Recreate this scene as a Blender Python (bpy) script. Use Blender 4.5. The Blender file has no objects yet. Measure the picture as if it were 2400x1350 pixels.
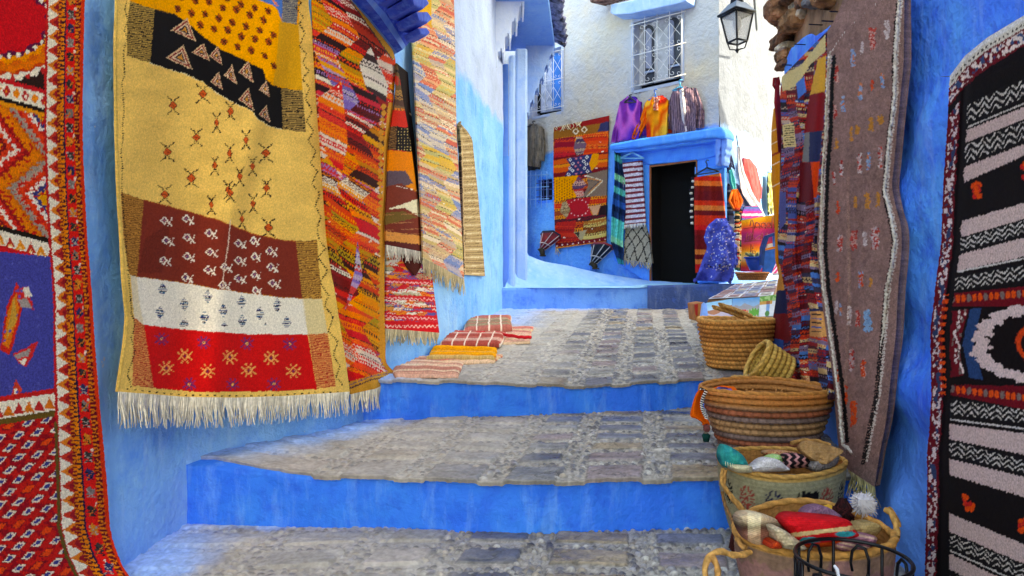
import bpy, math, random
import numpy as np
from mathutils import Vector
SC = bpy.context.scene
COL = SC.collection
R = math.radians
EXPOSURE = 3.0; WBT = 9500
# ------------------------------------------------------------------ camera, sky, sun, exposure
F = 1500.0; HC = 1.2; CX = 1200.0; HY = 640.0        # focal length and horizon in photograph pixels, eye height
cam = bpy.data.cameras.new('camera'); camo = bpy.data.objects.new('camera', cam); COL.objects.link(camo)
cam.sensor_width = 36.0; cam.lens = 36.0 * F / 2400.0; cam.shift_y = -(675 - HY) / 2400.0
cam.clip_start = 0.05; cam.clip_end = 500
camo.location = (0, 0, HC); camo.rotation_euler = (R(90), 0, 0)
SC.camera = camo
SUN = Vector((0.80, -0.60, 0.86)).normalized()
w = bpy.data.worlds.new('World'); SC.world = w; w.use_nodes = True
nt = w.node_tree; bg = nt.nodes['Background']
sky = nt.nodes.new('ShaderNodeTexSky'); sky.sky_type = 'NISHITA'; sky.sun_disc = False
sky.sun_elevation = math.asin(SUN.z); sky.sun_rotation = math.atan2(SUN.x, SUN.y)
sky.dust_density = 3.0; sky.ozone_density = 1.0
nt.links.new(sky.outputs[0], bg.inputs[0]); bg.inputs[1].default_value = 0.15
sl = bpy.data.lights.new('sun', 'SUN'); sl.energy = 2.0; sl.angle = R(0.5); sl.color = (1, .94, .84)
so = bpy.data.objects.new('sun', sl); COL.objects.link(so); so.rotation_euler = SUN.to_track_quat('Z', 'Y').to_euler()
so.location = (8, -6, 12)
vs = SC.view_settings; vs.view_transform = 'Standard'; vs.look = 'None'; vs.gamma = 1; vs.exposure = EXPOSURE
try:
    vs.use_white_balance = True; vs.white_balance_temperature = WBT; vs.white_balance_tint = 0
except Exception: pass

# ------------------------------------------------------------------ numpy helpers
rng = np.random.default_rng(5)
_T = np.random.default_rng(11).random((64, 64, 64)).astype(np.float32)
def vn(x, y, z=0):
    x = np.asarray(x, float); y = np.asarray(y, float); z = np.asarray(z, float) + x * 0; y = y + x * 0; x = x + y * 0
    xi = np.floor(x).astype(int); yi = np.floor(y).astype(int); zi = np.floor(z).astype(int)
    f = x - xi; g = y - yi; h = z - zi
    f = f * f * (3 - 2 * f); g = g * g * (3 - 2 * g); h = h * h * (3 - 2 * h)
    o = 0
    for a in (0, 1):
        for b in (0, 1):
            for c in (0, 1):
                o = o + _T[(xi + a) & 63, (yi + b) & 63, (zi + c) & 63] * (f if a else 1 - f) * (g if b else 1 - g) * (h if c else 1 - h)
    return o
def fbm(x, y, z=0, n=4):
    o = 0; a = .5
    for i in range(n):
        o = o + a * (vn(x, y, z) - .5); x = x * 2.03 + 7.1; y = y * 2.03 + 3.3; z = z * 2.03 + 5.7; a *= .5
    return o
def hsh(i, j=0, k=0):
    return _T[(np.asarray(i).astype(int) * 7 + 3) & 63, (np.asarray(j).astype(int) * 13 + 5) & 63, (np.asarray(k).astype(int) * 29 + np.asarray(i).astype(int) // 5) & 63]
def sm(a, b, x):
    t = np.clip((np.asarray(x, float) - a) / (b - a), 0, 1); return t * t * (3 - 2 * t)
def lin(c):
    c = np.asarray(c, float) / 255.0
    return np.where(c <= .04045, c / 12.92, ((c + .055) / 1.055) ** 2.4)

# ------------------------------------------------------------------ materials
_M = {}
def N(nt, t, **k):
    n = nt.nodes.new(t)
    for a, b in k.items(): setattr(n, a, b)
    return n
def mat_base(name):
    m = bpy.data.materials.new(name); m.use_nodes = True
    nt = m.node_tree; b = nt.nodes['Principled BSDF']
    return m, nt, b
def add_bump(nt, b, scale, strength, dist=0.01, kind='noise', detail=6, vec=None):
    L = nt.links.new
    tc = N(nt, 'ShaderNodeTexCoord')
    if kind == 'noise':
        t = N(nt, 'ShaderNodeTexNoise'); t.inputs['Scale'].default_value = scale; t.inputs['Detail'].default_value = detail
        out = t.outputs[0]
    else:
        t = N(nt, 'ShaderNodeTexVoronoi'); t.inputs['Scale'].default_value = scale; out = t.outputs['Distance']
    if vec:
        mp = N(nt, 'ShaderNodeMapping'); mp.inputs['Scale'].default_value = vec
        L(tc.outputs['Object'], mp.inputs[0]); L(mp.outputs[0], t.inputs['Vector'])
    else: L(tc.outputs['Object'], t.inputs['Vector'])
    bp = N(nt, 'ShaderNodeBump'); bp.inputs['Strength'].default_value = strength; bp.inputs['Distance'].default_value = dist
    L(out, bp.inputs['Height']); L(bp.outputs[0], b.inputs['Normal'])
    return out
def mat(col, rough=.8, bump=None, var=.12, metal=0, spec=.3, vscale=9, name='paint'):
    """plain colour with procedural variation"""
    key = (tuple(col), rough, bump, var, metal, spec, vscale)
    if key in _M: return _M[key]
    m, nt, b = mat_base(name); L = nt.links.new
    c = lin(col)
    tc = N(nt, 'ShaderNodeTexCoord'); t = N(nt, 'ShaderNodeTexNoise'); t.inputs['Scale'].default_value = vscale; t.inputs['Detail'].default_value = 5
    L(tc.outputs['Object'], t.inputs['Vector'])
    r = N(nt, 'ShaderNodeValToRGB'); r.color_ramp.elements[0].position = .3; r.color_ramp.elements[1].position = .7
    r.color_ramp.elements[0].color = (*(c * (1 - 2 * var)), 1); r.color_ramp.elements[1].color = (*np.minimum(c * (1 + var), 1), 1)
    L(t.outputs[0], r.inputs[0]); L(r.outputs[0], b.inputs['Base Color'])
    b.inputs['Roughness'].default_value = rough; b.inputs['Metallic'].default_value = metal
    b.inputs['Specular IOR Level'].default_value = spec
    if bump: add_bump(nt, b, *bump)
    _M[key] = m; return m
def mat_vc(rough=.9, bump=None, spec=.15, name='woven', var=.18, vscale=60, rattr=False, sheen=0):
    """colour from the surface's own painted pattern, times a small fibre noise"""
    key = ('vc', rough, bump, spec, var, vscale, rattr, sheen)
    if key in _M: return _M[key]
    m, nt, b = mat_base(name); L = nt.links.new
    at = N(nt, 'ShaderNodeAttribute', attribute_name='Col')
    tc = N(nt, 'ShaderNodeTexCoord'); t = N(nt, 'ShaderNodeTexNoise'); t.inputs['Scale'].default_value = vscale; t.inputs['Detail'].default_value = 4
    L(tc.outputs['Object'], t.inputs['Vector'])
    mr = N(nt, 'ShaderNodeMapRange'); mr.inputs[1].default_value = .3; mr.inputs[2].default_value = .7
    mr.inputs[3].default_value = 1 - var; mr.inputs[4].default_value = 1 + var
    L(t.outputs[0], mr.inputs[0])
    mx = N(nt, 'ShaderNodeVectorMath', operation='SCALE'); L(at.outputs['Color'], mx.inputs[0]); L(mr.outputs[0], mx.inputs['Scale'])
    L(mx.outputs[0], b.inputs['Base Color'])
    if rattr: L(at.outputs['Alpha'], b.inputs['Roughness'])
    else: b.inputs['Roughness'].default_value = rough
    b.inputs['Specular IOR Level'].default_value = spec
    if sheen: b.inputs['Sheen Weight'].default_value = sheen
    if bump: add_bump(nt, b, *bump)
    _M[key] = m; return m
WOOL = lambda: mat_vc(.95, (420, .5, .004), .08, 'wool_pile', .28, 180)
WEAVE = lambda: mat_vc(.9, (300, .5, .003, 'noise', 3, (.3, .3, 2.5)), .1, 'flat_weave', .16, 120)

# ------------------------------------------------------------------ objects
def tag(o, label=None, cat=None, group=None, kind=None):
    if label: o['label'] = label
    if cat: o['category'] = cat
    if group: o['group'] = group
    if kind: o['kind'] = kind
    return o
def thing(name, label, cat, loc, group=None):
    o = bpy.data.objects.new(name, None); COL.objects.link(o); o.empty_display_size = .1
    o.location = loc; return tag(o, label, cat, group)
def mesh(name, V, Fc, m, parent=None, col=None, smooth=False, extra=None):
    V = np.asarray(V, float).reshape(-1, 3)
    if parent is not None: org = np.array(root_loc(parent))
    else: org = np.array([(V[:, 0].min() + V[:, 0].max()) / 2, (V[:, 1].min() + V[:, 1].max()) / 2, V[:, 2].min()])
    me = bpy.data.meshes.new(name)
    V = V - org
    if isinstance(Fc, np.ndarray):
        nf, k = Fc.shape
        me.vertices.add(len(V)); me.vertices.foreach_set('co', V.astype(np.float32).ravel())
        me.loops.add(nf * k); me.loops.foreach_set('vertex_index', Fc.astype(np.int32).ravel())
        me.polygons.add(nf); me.polygons.foreach_set('loop_start', (np.arange(nf) * k).astype(np.int32))
        me.update(calc_edges=True)
    else:
        me.from_pydata([tuple(v) for v in V], [], Fc); me.update()
    if smooth: me.polygons.foreach_set('use_smooth', np.ones(len(me.polygons), bool))
    if col is not None:
        col = np.asarray(col, np.float32)
        if col.shape[1] == 3: col = np.concatenate([col, np.ones((len(col), 1), np.float32)], 1)
        a = me.attributes.new('Col', 'FLOAT_COLOR', 'POINT'); a.data.foreach_set('color', col.ravel())
    if m: me.materials.append(m)
    o = bpy.data.objects.new(name, me); COL.objects.link(o)
    if parent is not None:
        o.parent = parent; o.location = tuple(org - np.array(root_loc(parent)))
    else: o.location = tuple(org)
    return o
def root_loc(p):
    l = Vector(p.location); 
    while p.parent: p = p.parent; l = l + Vector(p.location)
    return l
def child(o): return o
def gridF(nr, nc, off=0, flip=False):
    i = np.arange(nr - 1)[:, None] * nc + np.arange(nc - 1)[None, :]
    q = np.stack([i, i + 1, i + nc + 1, i + nc], -1).reshape(-1, 4) + off
    return q[:, ::-1] if flip else q
class MB:
    """collects quads / polys into one mesh"""
    def __init__(s): s.V = []; s.Fq = []; s.n = 0; s.C = []
    def add(s, V, Fc, col=None):
        V = np.asarray(V, float).reshape(-1, 3)
        s.V.append(V); s.Fq += [tuple(int(a) + s.n for a in f) for f in Fc]; s.n += len(V)
        s.C.append(np.tile(lin(col) if col is not None else np.ones(3), (len(V), 1)) if (col is None or np.ndim(col) == 1) else np.asarray(col))
        return s
    def grid(s, P, closed=False, col=None):
        nr, nc = P.shape[:2]; V = P.reshape(-1, 3)
        f = gridF(nr, nc).tolist()
        if closed:
            for r in range(nr - 1): f.append((r * nc + nc - 1, r * nc, (r + 1) * nc, (r + 1) * nc + nc - 1))
        return s.add(V, f, col)
    def tube(s, pts, r, n=6, col=None, twist=0, caps=True):
        pts = [Vector(p) for p in pts]; k = len(pts)
        rr = r if hasattr(r, '__len__') else [r] * k
        T = []
        for i in range(k):
            t = pts[min(i + 1, k - 1)] - pts[max(i - 1, 0)]
            T.append(t.normalized() if t.length > 1e-9 else Vector((0, 0, 1)))
        u = T[0].orthogonal().normalized(); P = np.zeros((k, n, 3))
        for i in range(k):
            u = (u - T[i] * u.dot(T[i])); u = u.normalized() if u.length > 1e-6 else T[i].orthogonal().normalized()
            v = T[i].cross(u)
            for j in range(n):
                a = 2 * math.pi * j / n + twist * i
                P[i, j] = pts[i] + (u * math.cos(a) + v * math.sin(a)) * rr[i]
        s.grid(P, closed=True, col=col)
        if caps:
            b = s.n - k * n
            s.Fq.append(tuple(b + j for j in range(n))[::-1]); s.Fq.append(tuple(b + (k - 1) * n + j for j in range(n)))
        return s
    def box(s, c, d, ax=None, col=None, bev=0):
        """box centre c, half sizes d, axes ax"""
        ax = ax or (Vector((1, 0, 0)), Vector((0, 1, 0)), Vector((0, 0, 1))); c = Vector(c); V = []
        for i in (-1, 1):
            for j in (-1, 1):
                for k in (-1, 1): V.append(c + ax[0] * d[0] * i + ax[1] * d[1] * j + ax[2] * d[2] * k)
        return s.add(V, [(0, 1, 3, 2), (4, 6, 7, 5), (0, 4, 5, 1), (2, 3, 7, 6), (0, 2, 6, 4), (1, 5, 7, 3)], col)
    def prism(s, P0, P1, col=None):
        """closed polygon P0 and its shifted copy P1"""
        n = len(P0); V = [*P0, *P1]
        f = [tuple(range(n))[::-1], tuple(range(n, 2 * n))] + [(i, (i + 1) % n, n + (i + 1) % n, n + i) for i in range(n)]
        return s.add(V, f, col)
    def build(s, name, m, parent=None, smooth=False, bevel=0, cols=False):
        o = mesh(name, np.concatenate(s.V), s.Fq, m, parent, np.concatenate(s.C) if cols else None, smooth)
        if bevel:
            md = o.modifiers.new('bevel', 'BEVEL'); md.width = bevel; md.segments = 2; md.limit_method = 'ANGLE'
        return o

def P3(px, py, Y): return Vector(((px - CX) / F * Y, Y, HC + (HY - py) / F * Y))
class Plane:
    """vertical plane through (x0, y0) along plan direction d; normal faces the lane"""
    def __init__(s, x0, y0, dx, dy, nx, ny):
        s.p = Vector((x0, y0, 0)); s.d = Vector((dx, dy, 0)).normalized(); n = Vector((-s.d.y, s.d.x, 0))
        s.n = n if n.dot(Vector((nx, ny, 0))) > 0 else -n
    def Y(s, px, off=0):
        a = (np.asarray(px, float) - CX) / F; q = s.p + s.n * off
        return q.dot(s.n) / (a * s.n.x + s.n.y)
    def at(s, px, py, off=0, push=0):
        v = P3(px, py, float(s.Y(px, off))); return v + s.n * push
    def f(s, off=0): return lambda px, py: s.Y(px, off)
FAC = Plane(2.407, 9.5, -1.1, 1, -1, -1)            # facade of the white house
SID = Plane(2.92, 9.03, .75, 1, 1, -1)              # its sunny side
RW = Plane(1.05, 0, .207, 1, -1, 0)                 # wall on the lane's far side of the baskets
# wall of the blue house, bending twice
_lw = [(-1.66, .3), (-1.58, 2.2), (-1.58, 2.8), (-1.57, 3.06), (-1.40, 3.38), (-1.12, 3.8), (-.99, 4.02), (-.91, 4.25), (-.80, 4.75), (-.12, 8.7)]
_t = np.linspace(0, 1, 400); _a = np.array(_lw); _s = np.r_[0, np.cumsum(np.hypot(*np.diff(_a, axis=0).T))]
LWS = np.linspace(0, _s[-1], 600)
LWX = np.interp(LWS, _s, _a[:, 0]); LWY = np.interp(LWS, _s, _a[:, 1])
_k = np.hanning(31); _k /= _k.sum()
def _smo(a): return np.convolve(np.pad(a, 15, mode='reflect', reflect_type='odd'), _k, 'valid')
LWX = _smo(LWX); LWY = _smo(LWY)
_lpx = CX + F * LWX / LWY
def LY(px, off=0):
    px = np.asarray(px, float)
    y = np.interp(px, _lpx, LWY)
    return y - off
def L(off): return lambda px, py: LY(px, off)

# ------------------------------------------------------------------ pattern canvas, one cell per photograph pixel of the cloth
class Cv:
    def __init__(s, x0, y0, x1, y1, bg, k=1.0):
        s.x0, s.y0, s.k = x0, y0, k
        s.w = int((x1 - x0) * k) + 1; s.h = int((y1 - y0) * k) + 1
        s.a = np.empty((s.h, s.w, 3)); s.a[:] = lin(bg)
        s.X = x0 + (np.arange(s.w)[None, :] + .5) / k + np.zeros((s.h, 1)); s.Y = y0 + (np.arange(s.h)[:, None] + .5) / k + np.zeros((1, s.w))
    def mask(s, pts):
        p = np.asarray(pts, float); xi0 = max(int((p[:, 0].min() - s.x0) * s.k) - 1, 0); xi1 = min(int((p[:, 0].max() - s.x0) * s.k) + 2, s.w)
        yi0 = max(int((p[:, 1].min() - s.y0) * s.k) - 1, 0); yi1 = min(int((p[:, 1].max() - s.y0) * s.k) + 2, s.h)
        if xi1 <= xi0 or yi1 <= yi0: return (slice(0, 0), slice(0, 0)), np.zeros((0, 0), bool)
        sl_ = (slice(yi0, yi1), slice(xi0, xi1)); X = s.X[sl_]; Y = s.Y[sl_]; m = np.zeros(X.shape, bool)
        for (xa, ya), (xb, yb) in zip(p, np.roll(p, -1, 0)):
            if ya == yb: continue
            m ^= ((ya > Y) != (yb > Y)) & (X < (xb - xa) * (Y - ya) / (yb - ya) + xa)
        return sl_, m
    def poly(s, pts, col):
        sl_, m = s.mask(pts)
        if callable(col): v = col(s.X[sl_], s.Y[sl_]); s.a[sl_][m] = v[m]
        else: s.a[sl_][m] = lin(col)
        return s
    def line(s, pts, wd, col):
        for (xa, ya), (xb, yb) in zip(pts[:-1], pts[1:]):
            d = math.hypot(xb - xa, yb - ya) or 1; nx, ny = -(yb - ya) / d * wd / 2, (xb - xa) / d * wd / 2
            s.poly([(xa + nx, ya + ny), (xb + nx, yb + ny), (xb - nx, yb - ny), (xa - nx, ya - ny)], col)
        return s
    def dots(s, pts, step, wd, ln, col, jit=0):
        """short stitches along a path"""
        p = np.asarray(pts, float); c = np.r_[0, np.cumsum(np.hypot(*np.diff(p, axis=0).T))]; q = np.arange(0, c[-1], step)
        X = np.interp(q, c, p[:, 0]); Y = np.interp(q, c, p[:, 1])
        for x, y in zip(X, Y): s.poly([(x - ln / 2, y - wd / 2), (x + ln / 2, y - wd / 2 - jit), (x + ln / 2, y + wd / 2 - jit), (x - ln / 2, y + wd / 2)], col)
        return s
    def dia(s, x, y, rx, ry, col): return s.poly([(x, y - ry), (x + rx, y), (x, y + ry), (x - rx, y)], col)
    def ell(s, x, y, rx, ry, col, n=14): return s.poly([(x + rx * math.cos(t * 2 * math.pi / n), y + ry * math.sin(t * 2 * math.pi / n)) for t in range(n)], col)
    def samp(s, px, py, knot=(0, 0), jit=0, seed=3):
        """knot: size of the woven cell, jit: random shift in cells"""
        kx, ky = knot
        if kx:
            j = np.floor(py / ky); i = np.floor(px / kx + .5 * (j % 2)); 
            px2 = (i - .5 * (j % 2) + .5 + (hsh(i, j, seed) - .5) * 2 * jit) * kx; py2 = (j + .5 + (hsh(j, i, seed + 9) - .5) * 2 * jit) * ky
        else: px2, py2 = px, py
        xi = np.clip(((px2 - s.x0) * s.k).astype(int), 0, s.w - 1); yi = np.clip(((py2 - s.y0) * s.k).astype(int), 0, s.h - 1)
        c = s.a[yi, xi].copy()
        if kx: c *= (1 + .24 * (hsh(i + 17, j, seed + 2) - .5))[..., None]
        return c

def resamp(row, n):
    r = np.asarray(row, float)
    if len(r) == 2: t = np.linspace(0, 1, n)[:, None]; return r[0] * (1 - t) + r[1] * t
    d = np.r_[0, np.cumsum(np.hypot(*np.diff(r, axis=0).T))]; d /= d[-1]; t = np.linspace(0, 1, n)
    return np.stack([np.interp(t, d, r[:, 0]), np.interp(t, d, r[:, 1])], 1)
def cat(P, n):
    """smooth interpolation along axis 0"""
    k = len(P); t = np.linspace(0, k - 1, n); i = np.minimum(t.astype(int), k - 2); f = (t - i)[:, None, None]
    if k == 2: return P[i] * (1 - f) + P[i + 1] * f
    p0 = P[np.maximum(i - 1, 0)]; p1 = P[i]; p2 = P[i + 1]; p3 = P[np.minimum(i + 2, k - 1)]
    return .5 * ((2 * p1) + (-p0 + p2) * f + (2 * p0 - 5 * p1 + 4 * p2 - p3) * f ** 2 + (-p0 + 3 * p1 - 3 * p2 + p3) * f ** 3)
def edges2rows(left, right, step=None):
    """left / right edge point lists (x, y) from top to bottom -> rows"""
    n = max(len(left), len(right), 8) * 2
    a = resamp(left, n); b = resamp(right, n)
    return [[tuple(a[i]), tuple(b[i])] for i in range(n)]
def sheet(name, rows, depth, color, du=2.2, parent=None, fold=None, thick=.012, m=None, knot=(0, 0), jit=0, pile=0, seed=3, smooth=True, dv=None, puff=0, rag=0, bs=4):
    """cloth: control rows of points seen in the photograph, laid on the real surface given by depth(px, py),
    brought off it by fold(u, v, px, py) metres, with thickness; color = Cv, function or RGB"""
    W = max(abs(r[-1][0] - r[0][0]) + abs(r[-1][1] - r[0][1]) for r in rows)
    H = max(math.hypot(rows[-1][j][0] - rows[0][j][0], rows[-1][j][1] - rows[0][j][1]) for j in (0, -1))
    nc = max(int(W / du) + 2, 4); nr = max(int(H / (dv or du)) + 2, 4)
    C = np.stack([resamp(r, nc) for r in rows]); G = cat(C, nr)
    px = G[..., 0]; py = G[..., 1]; u = np.linspace(0, 1, nc)[None, :] + px * 0; v = np.linspace(0, 1, nr)[:, None] + px * 0
    if rag:
        e = np.minimum(u, 1 - u) < 1e-9; px = px + e * (hsh((py / 5).astype(int), 3, seed) - .5) * rag
    Y = depth(px, py) + px * 0
    if fold is not None: Y = Y - fold(u, v, px, py)
    Y00 = Y
    if pile: Y = Y - pile * (vn(px / 2.6, py / 2.6, seed) + 1.2 * vn(px / 8, py / 8, seed + 3))
    eu = np.minimum(np.minimum(u, 1 - u) * W, np.minimum(v, 1 - v) * H) 
    if puff:
        Y00 = Y = Y - puff * (1 - np.exp(-np.minimum(u, 1 - u) * W / 13.0)) * (1 - np.exp(-np.minimum(v, 1 - v) * H / 13.0)) * 1.25
    V0 = np.stack([(px - CX) / F * Y00, Y00, HC + (HY - py) / F * Y00], -1)
    V = np.stack([(px - CX) / F * Y, Y, HC + (HY - py) / F * Y], -1)
    if isinstance(color, Cv): c = color.samp(px, py, knot, jit, seed)
    elif callable(color): c = color(px, py, u, v)
    else: c = np.tile(lin(color), px.shape + (1,)) * (1 + .2 * (fbm(px / 9, py / 9, seed))[..., None])
    c = np.clip(c, 0, 1).reshape(-1, 3); V2 = V.reshape(-1, 3); n0 = nr * nc
    # back side, so that the cloth has thickness
    du_ = np.gradient(V0, axis=1); dv_ = np.gradient(V0, axis=0); nn = np.cross(du_, dv_); nn /= np.linalg.norm(nn, axis=-1, keepdims=True) + 1e-12
    nn *= np.sign(np.sum(nn * (V0 - np.array([0, 0, HC])), -1, keepdims=True) + 1e-9)
    s = bs; ri = np.unique(np.r_[np.arange(0, nr, s), nr - 1]); ci = np.unique(np.r_[np.arange(0, nc, s), nc - 1])
    B = (V0 + nn * thick)
    # rim strip (full resolution) + coarse back
    loop = np.r_[np.arange(nc), np.arange(1, nr) * nc + nc - 1, (nr - 1) * nc + np.arange(nc - 2, -1, -1), np.arange(nr - 2, 0, -1) * nc]
    Br = B.reshape(-1, 3)[loop]; nl = len(loop)
    Fr = np.stack([loop, n0 + np.arange(nl), n0 + (np.arange(nl) + 1) % nl, np.roll(loop, -1)], 1)
    Bc = B[np.ix_(ri, ci)].reshape(-1, 3); Fb = gridF(len(ri), len(ci), n0 + nl)
    FF = np.concatenate([gridF(nr, nc, 0, True), Fr, Fb])
    VV = np.concatenate([V2, Br, Bc]); CC = np.concatenate([c, c[loop] * .9, (c.reshape(nr, nc, 3)[np.ix_(ri, ci)]).reshape(-1, 3) * .8])
    o = mesh(name, VV, FF, m or WEAVE(), parent, CC, smooth)
    o_edge[name] = (V[-1], V[0])
    return o
o_edge = {}
def fringe(name, line, ln, parent, col=(225, 215, 195), r=.003, n=120, gap=0, seed=1, spread=.01, sag=0, dirv=(0, 0, -1), clump=3):
    """tassels hanging from a 3D line"""
    q = random.Random(seed); line = np.asarray(line); mb = MB(); k = len(line)
    d = Vector(dirv)
    for i in range(n):
        t = (i + q.random() * .6) / n * (k - 1); a = int(t); f = t - a; p = Vector(line[a] * (1 - f) + line[min(a + 1, k - 1)] * f)
        l = ln * (1 + q.uniform(-.22, .18)); c = q.uniform(-1, 1) * spread; e = q.uniform(-1, 1) * spread
        cl = math.sin(i / clump * 1.3) * spread * .8
        pts = [p, p + d * l * .35 + Vector((cl * .5, e * .4 - .004, 0)), p + d * l * .7 + Vector((cl + c * .6, e, 0)), p + d * l + Vector((cl + c * 1.3, e * 1.2, 0))]
        s = q.uniform(.75, 1.05)
        mb.tube(pts, [r, r * 1.1, r * .9, r * .5], 4, tuple(min(255, x * s) for x in col), caps=False)
    return mb.build(name, mat_vc(.9, None, .1, 'cotton'), parent, True, cols=True)
# ================================================================== SETTING
def plaster(name, a, b, c, white=None, zt=3.2, zs=.12, bump=.5, rough=.75, ns=1.3, warm=None, chip=0, bs=22, low=None, streak=.5):
    m, nt, bs_ = mat_base(name); Lk = nt.links.new
    g = N(nt, 'ShaderNodeNewGeometry')
    def noise(sc, det=6, rg=.6, off=0):
        t = N(nt, 'ShaderNodeTexNoise'); t.inputs['Scale'].default_value = sc; t.inputs['Detail'].default_value = det; t.inputs['Roughness'].default_value = rg
        mp = N(nt, 'ShaderNodeMapping'); mp.inputs['Location'].default_value = (off, off * 2, off * 3)
        Lk(g.outputs['Position'], mp.inputs[0]); Lk(mp.outputs[0], t.inputs['Vector']); return t.outputs[0]
    def ramp(s, lo, hi):
        r = N(nt, 'ShaderNodeMapRange'); r.inputs[1].default_value = lo; r.inputs[2].default_value = hi; Lk(s, r.inputs[0]); return r.outputs[0]
    def mix(f, x, y):
        k = N(nt, 'ShaderNodeMix', data_type='RGBA'); Lk(f, k.inputs[0])
        for i, q in ((6, x), (7, y)):
            if isinstance(q, tuple): k.inputs[i].default_value = (*lin(q), 1)
            else: Lk(q, k.inputs[i])
        return k.outputs[2]
    base = mix(ramp(noise(ns), .38, .62), a, b)
    base = mix(ramp(noise(ns * 3.7, 8, .7, 3), .5, .75), base, c)
    if streak:
        t = N(nt, 'ShaderNodeTexNoise'); t.inputs['Scale'].default_value = 1; t.inputs['Detail'].default_value = 7; t.inputs['Roughness'].default_value = .7
        mp = N(nt, 'ShaderNodeMapping'); mp.inputs['Scale'].default_value = (11, 11, 2.2); mp.inputs['Rotation'].default_value = (0, .5, 0); Lk(g.outputs['Position'], mp.inputs[0]); Lk(mp.outputs[0], t.inputs['Vector'])
        r1 = N(nt, 'ShaderNodeMapRange'); r1.inputs[1].default_value = .52; r1.inputs[2].default_value = .8; r1.inputs[4].default_value = streak; Lk(t.outputs[0], r1.inputs[0]); base = mix(r1.outputs[0], base, tuple(int(q + (255 - q) * .45) for q in b))
        r2 = N(nt, 'ShaderNodeMapRange'); r2.inputs[1].default_value = .66; r2.inputs[2].default_value = .78; r2.inputs[4].default_value = streak; Lk(noise(17, 8, .75, 21), r2.inputs[0]); base = mix(r2.outputs[0], base, tuple(int(q * .6) for q in c))
    sx = N(nt, 'ShaderNodeSeparateXYZ'); Lk(g.outputs['Position'], sx.inputs[0])
    def zstep(z0, soft, amp, off):
        nn = noise(3.1, 6, .6, off); mm = N(nt, 'ShaderNodeMath', operation='MULTIPLY_ADD'); Lk(nn, mm.inputs[0]); mm.inputs[1].default_value = amp; Lk(sx.outputs[2], mm.inputs[2])
        return ramp(mm.outputs[0], z0 + amp / 2 - soft, z0 + amp / 2 + soft)
    if low:   # paler, dirtier foot of the wall
        base = mix(zstep(low[1], low[2] if len(low) > 2 else .25, low[3] if len(low) > 3 else .5, 4), low[0], base)
    if white:
        wv = mix(ramp(noise(2.2, 8, .65, 9), .4, .7), white, tuple(int(q * .9) for q in white)) if not warm else mix(ramp(noise(.8, 8, .65, 9), .42, .62), white, warm)
        base = mix(zstep(zt, zs, .35, 6), base, wv)
    if chip:
        base = mix(ramp(noise(9, 8, .7, 12), .66, .69), base, (205, 212, 225))
    Lk(base, bs_.inputs['Base Color']); bs_.inputs['Roughness'].default_value = rough; bs_.inputs['Specular IOR Level'].default_value = .25
    t1 = noise(bs, 9, .62, 1); bp = N(nt, 'ShaderNodeBump'); bp.inputs['Strength'].default_value = bump; bp.inputs['Distance'].default_value = .02
    Lk(t1, bp.inputs['Height']); Lk(bp.outputs[0], bs_.inputs['Normal'])
    return m
M_LW = plaster('blue_limewash', (104, 180, 255), (142, 202, 255), (70, 150, 252), white=(176, 198, 238), zt=3.2, zs=.06, bump=.9, ns=1.1, chip=1, low=((132, 192, 255), .10))
M_RW = plaster('deep_blue_limewash', (22, 112, 255), (70, 160, 255), (10, 84, 242), bump=.9, ns=2.2, chip=0, low=((92, 162, 255), .5))
M_FAC = plaster('white_limewash', (52, 146, 248), (80, 168, 252), (38, 126, 242), white=(182, 187, 198), zt=3.3, zs=.05, bump=2.2, ns=.8, warm=(200, 190, 174), bs=13)
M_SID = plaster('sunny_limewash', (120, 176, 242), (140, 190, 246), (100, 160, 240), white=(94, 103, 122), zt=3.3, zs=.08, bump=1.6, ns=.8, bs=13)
M_RIS = plaster('step_paint', (4, 112, 238), (28, 132, 242), (0, 90, 222), bump=.7, ns=2.6, rough=.6, bs=16, chip=0)
M_RIS3 = plaster('worn_step_paint', (100, 162, 244), (84, 150, 242), (24, 96, 220), bump=.4, ns=1.6)
M_CAN = plaster('canopy_paint', (34, 138, 252), (58, 156, 254), (22, 116, 242), bump=.25, ns=1.5, rough=.55)
M_PAL = plaster('pale_blue_paint', (140, 180, 238), (160, 194, 242), (110, 160, 238), bump=.3, ns=1.2)
M_MID = plaster('mid_blue_paint', (104, 162, 240), (118, 172, 242), (86, 142, 236), bump=.3, ns=1.2)
M_DEEP = plaster('ledge_paint', (34, 88, 232), (22, 68, 212), (84, 140, 246), bump=.3, ns=5, rough=.6)
M_LEDGE2 = plaster('ledge_pale_paint', (104, 158, 244), (84, 140, 240), (130, 176, 248), bump=.3, ns=5, rough=.6)
M_STONE = mat((150, 118, 92), .9, (14, 1, .03), .35, vscale=5, name='rough_stone')
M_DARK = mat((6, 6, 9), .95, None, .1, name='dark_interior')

# ---- blue house: long wall that bends twice
blue = thing('blue_house', 'blue limewashed house wall bending along the lane behind the hanging rugs', 'house', (-1.5, 3.0, 0))
def wall_grid(X, Y, nx, ny, z0, z1, dz, amp, fr, seed):
    z = np.arange(z0, z1 + dz, dz); P = np.zeros((len(z), len(X), 3)); XX = X[None, :] + z[:, None] * 0; YY = Y[None, :] + z[:, None] * 0; ZZ = z[:, None] + XX * 0
    d = amp * (fbm(XX * fr, YY * fr, ZZ * fr + seed, 5) * 1.6)
    P[..., 0] = XX + nx * d; P[..., 1] = YY + ny * d; P[..., 2] = ZZ
    return P, d
P, _ = wall_grid(LWX[::2], LWY[::2], .9, -.3, -.1, 5.2, .035, .035, 2.2, 3)
mb = MB(); mb.grid(P); mb.build('wall', M_LW, blue, True)
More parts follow.
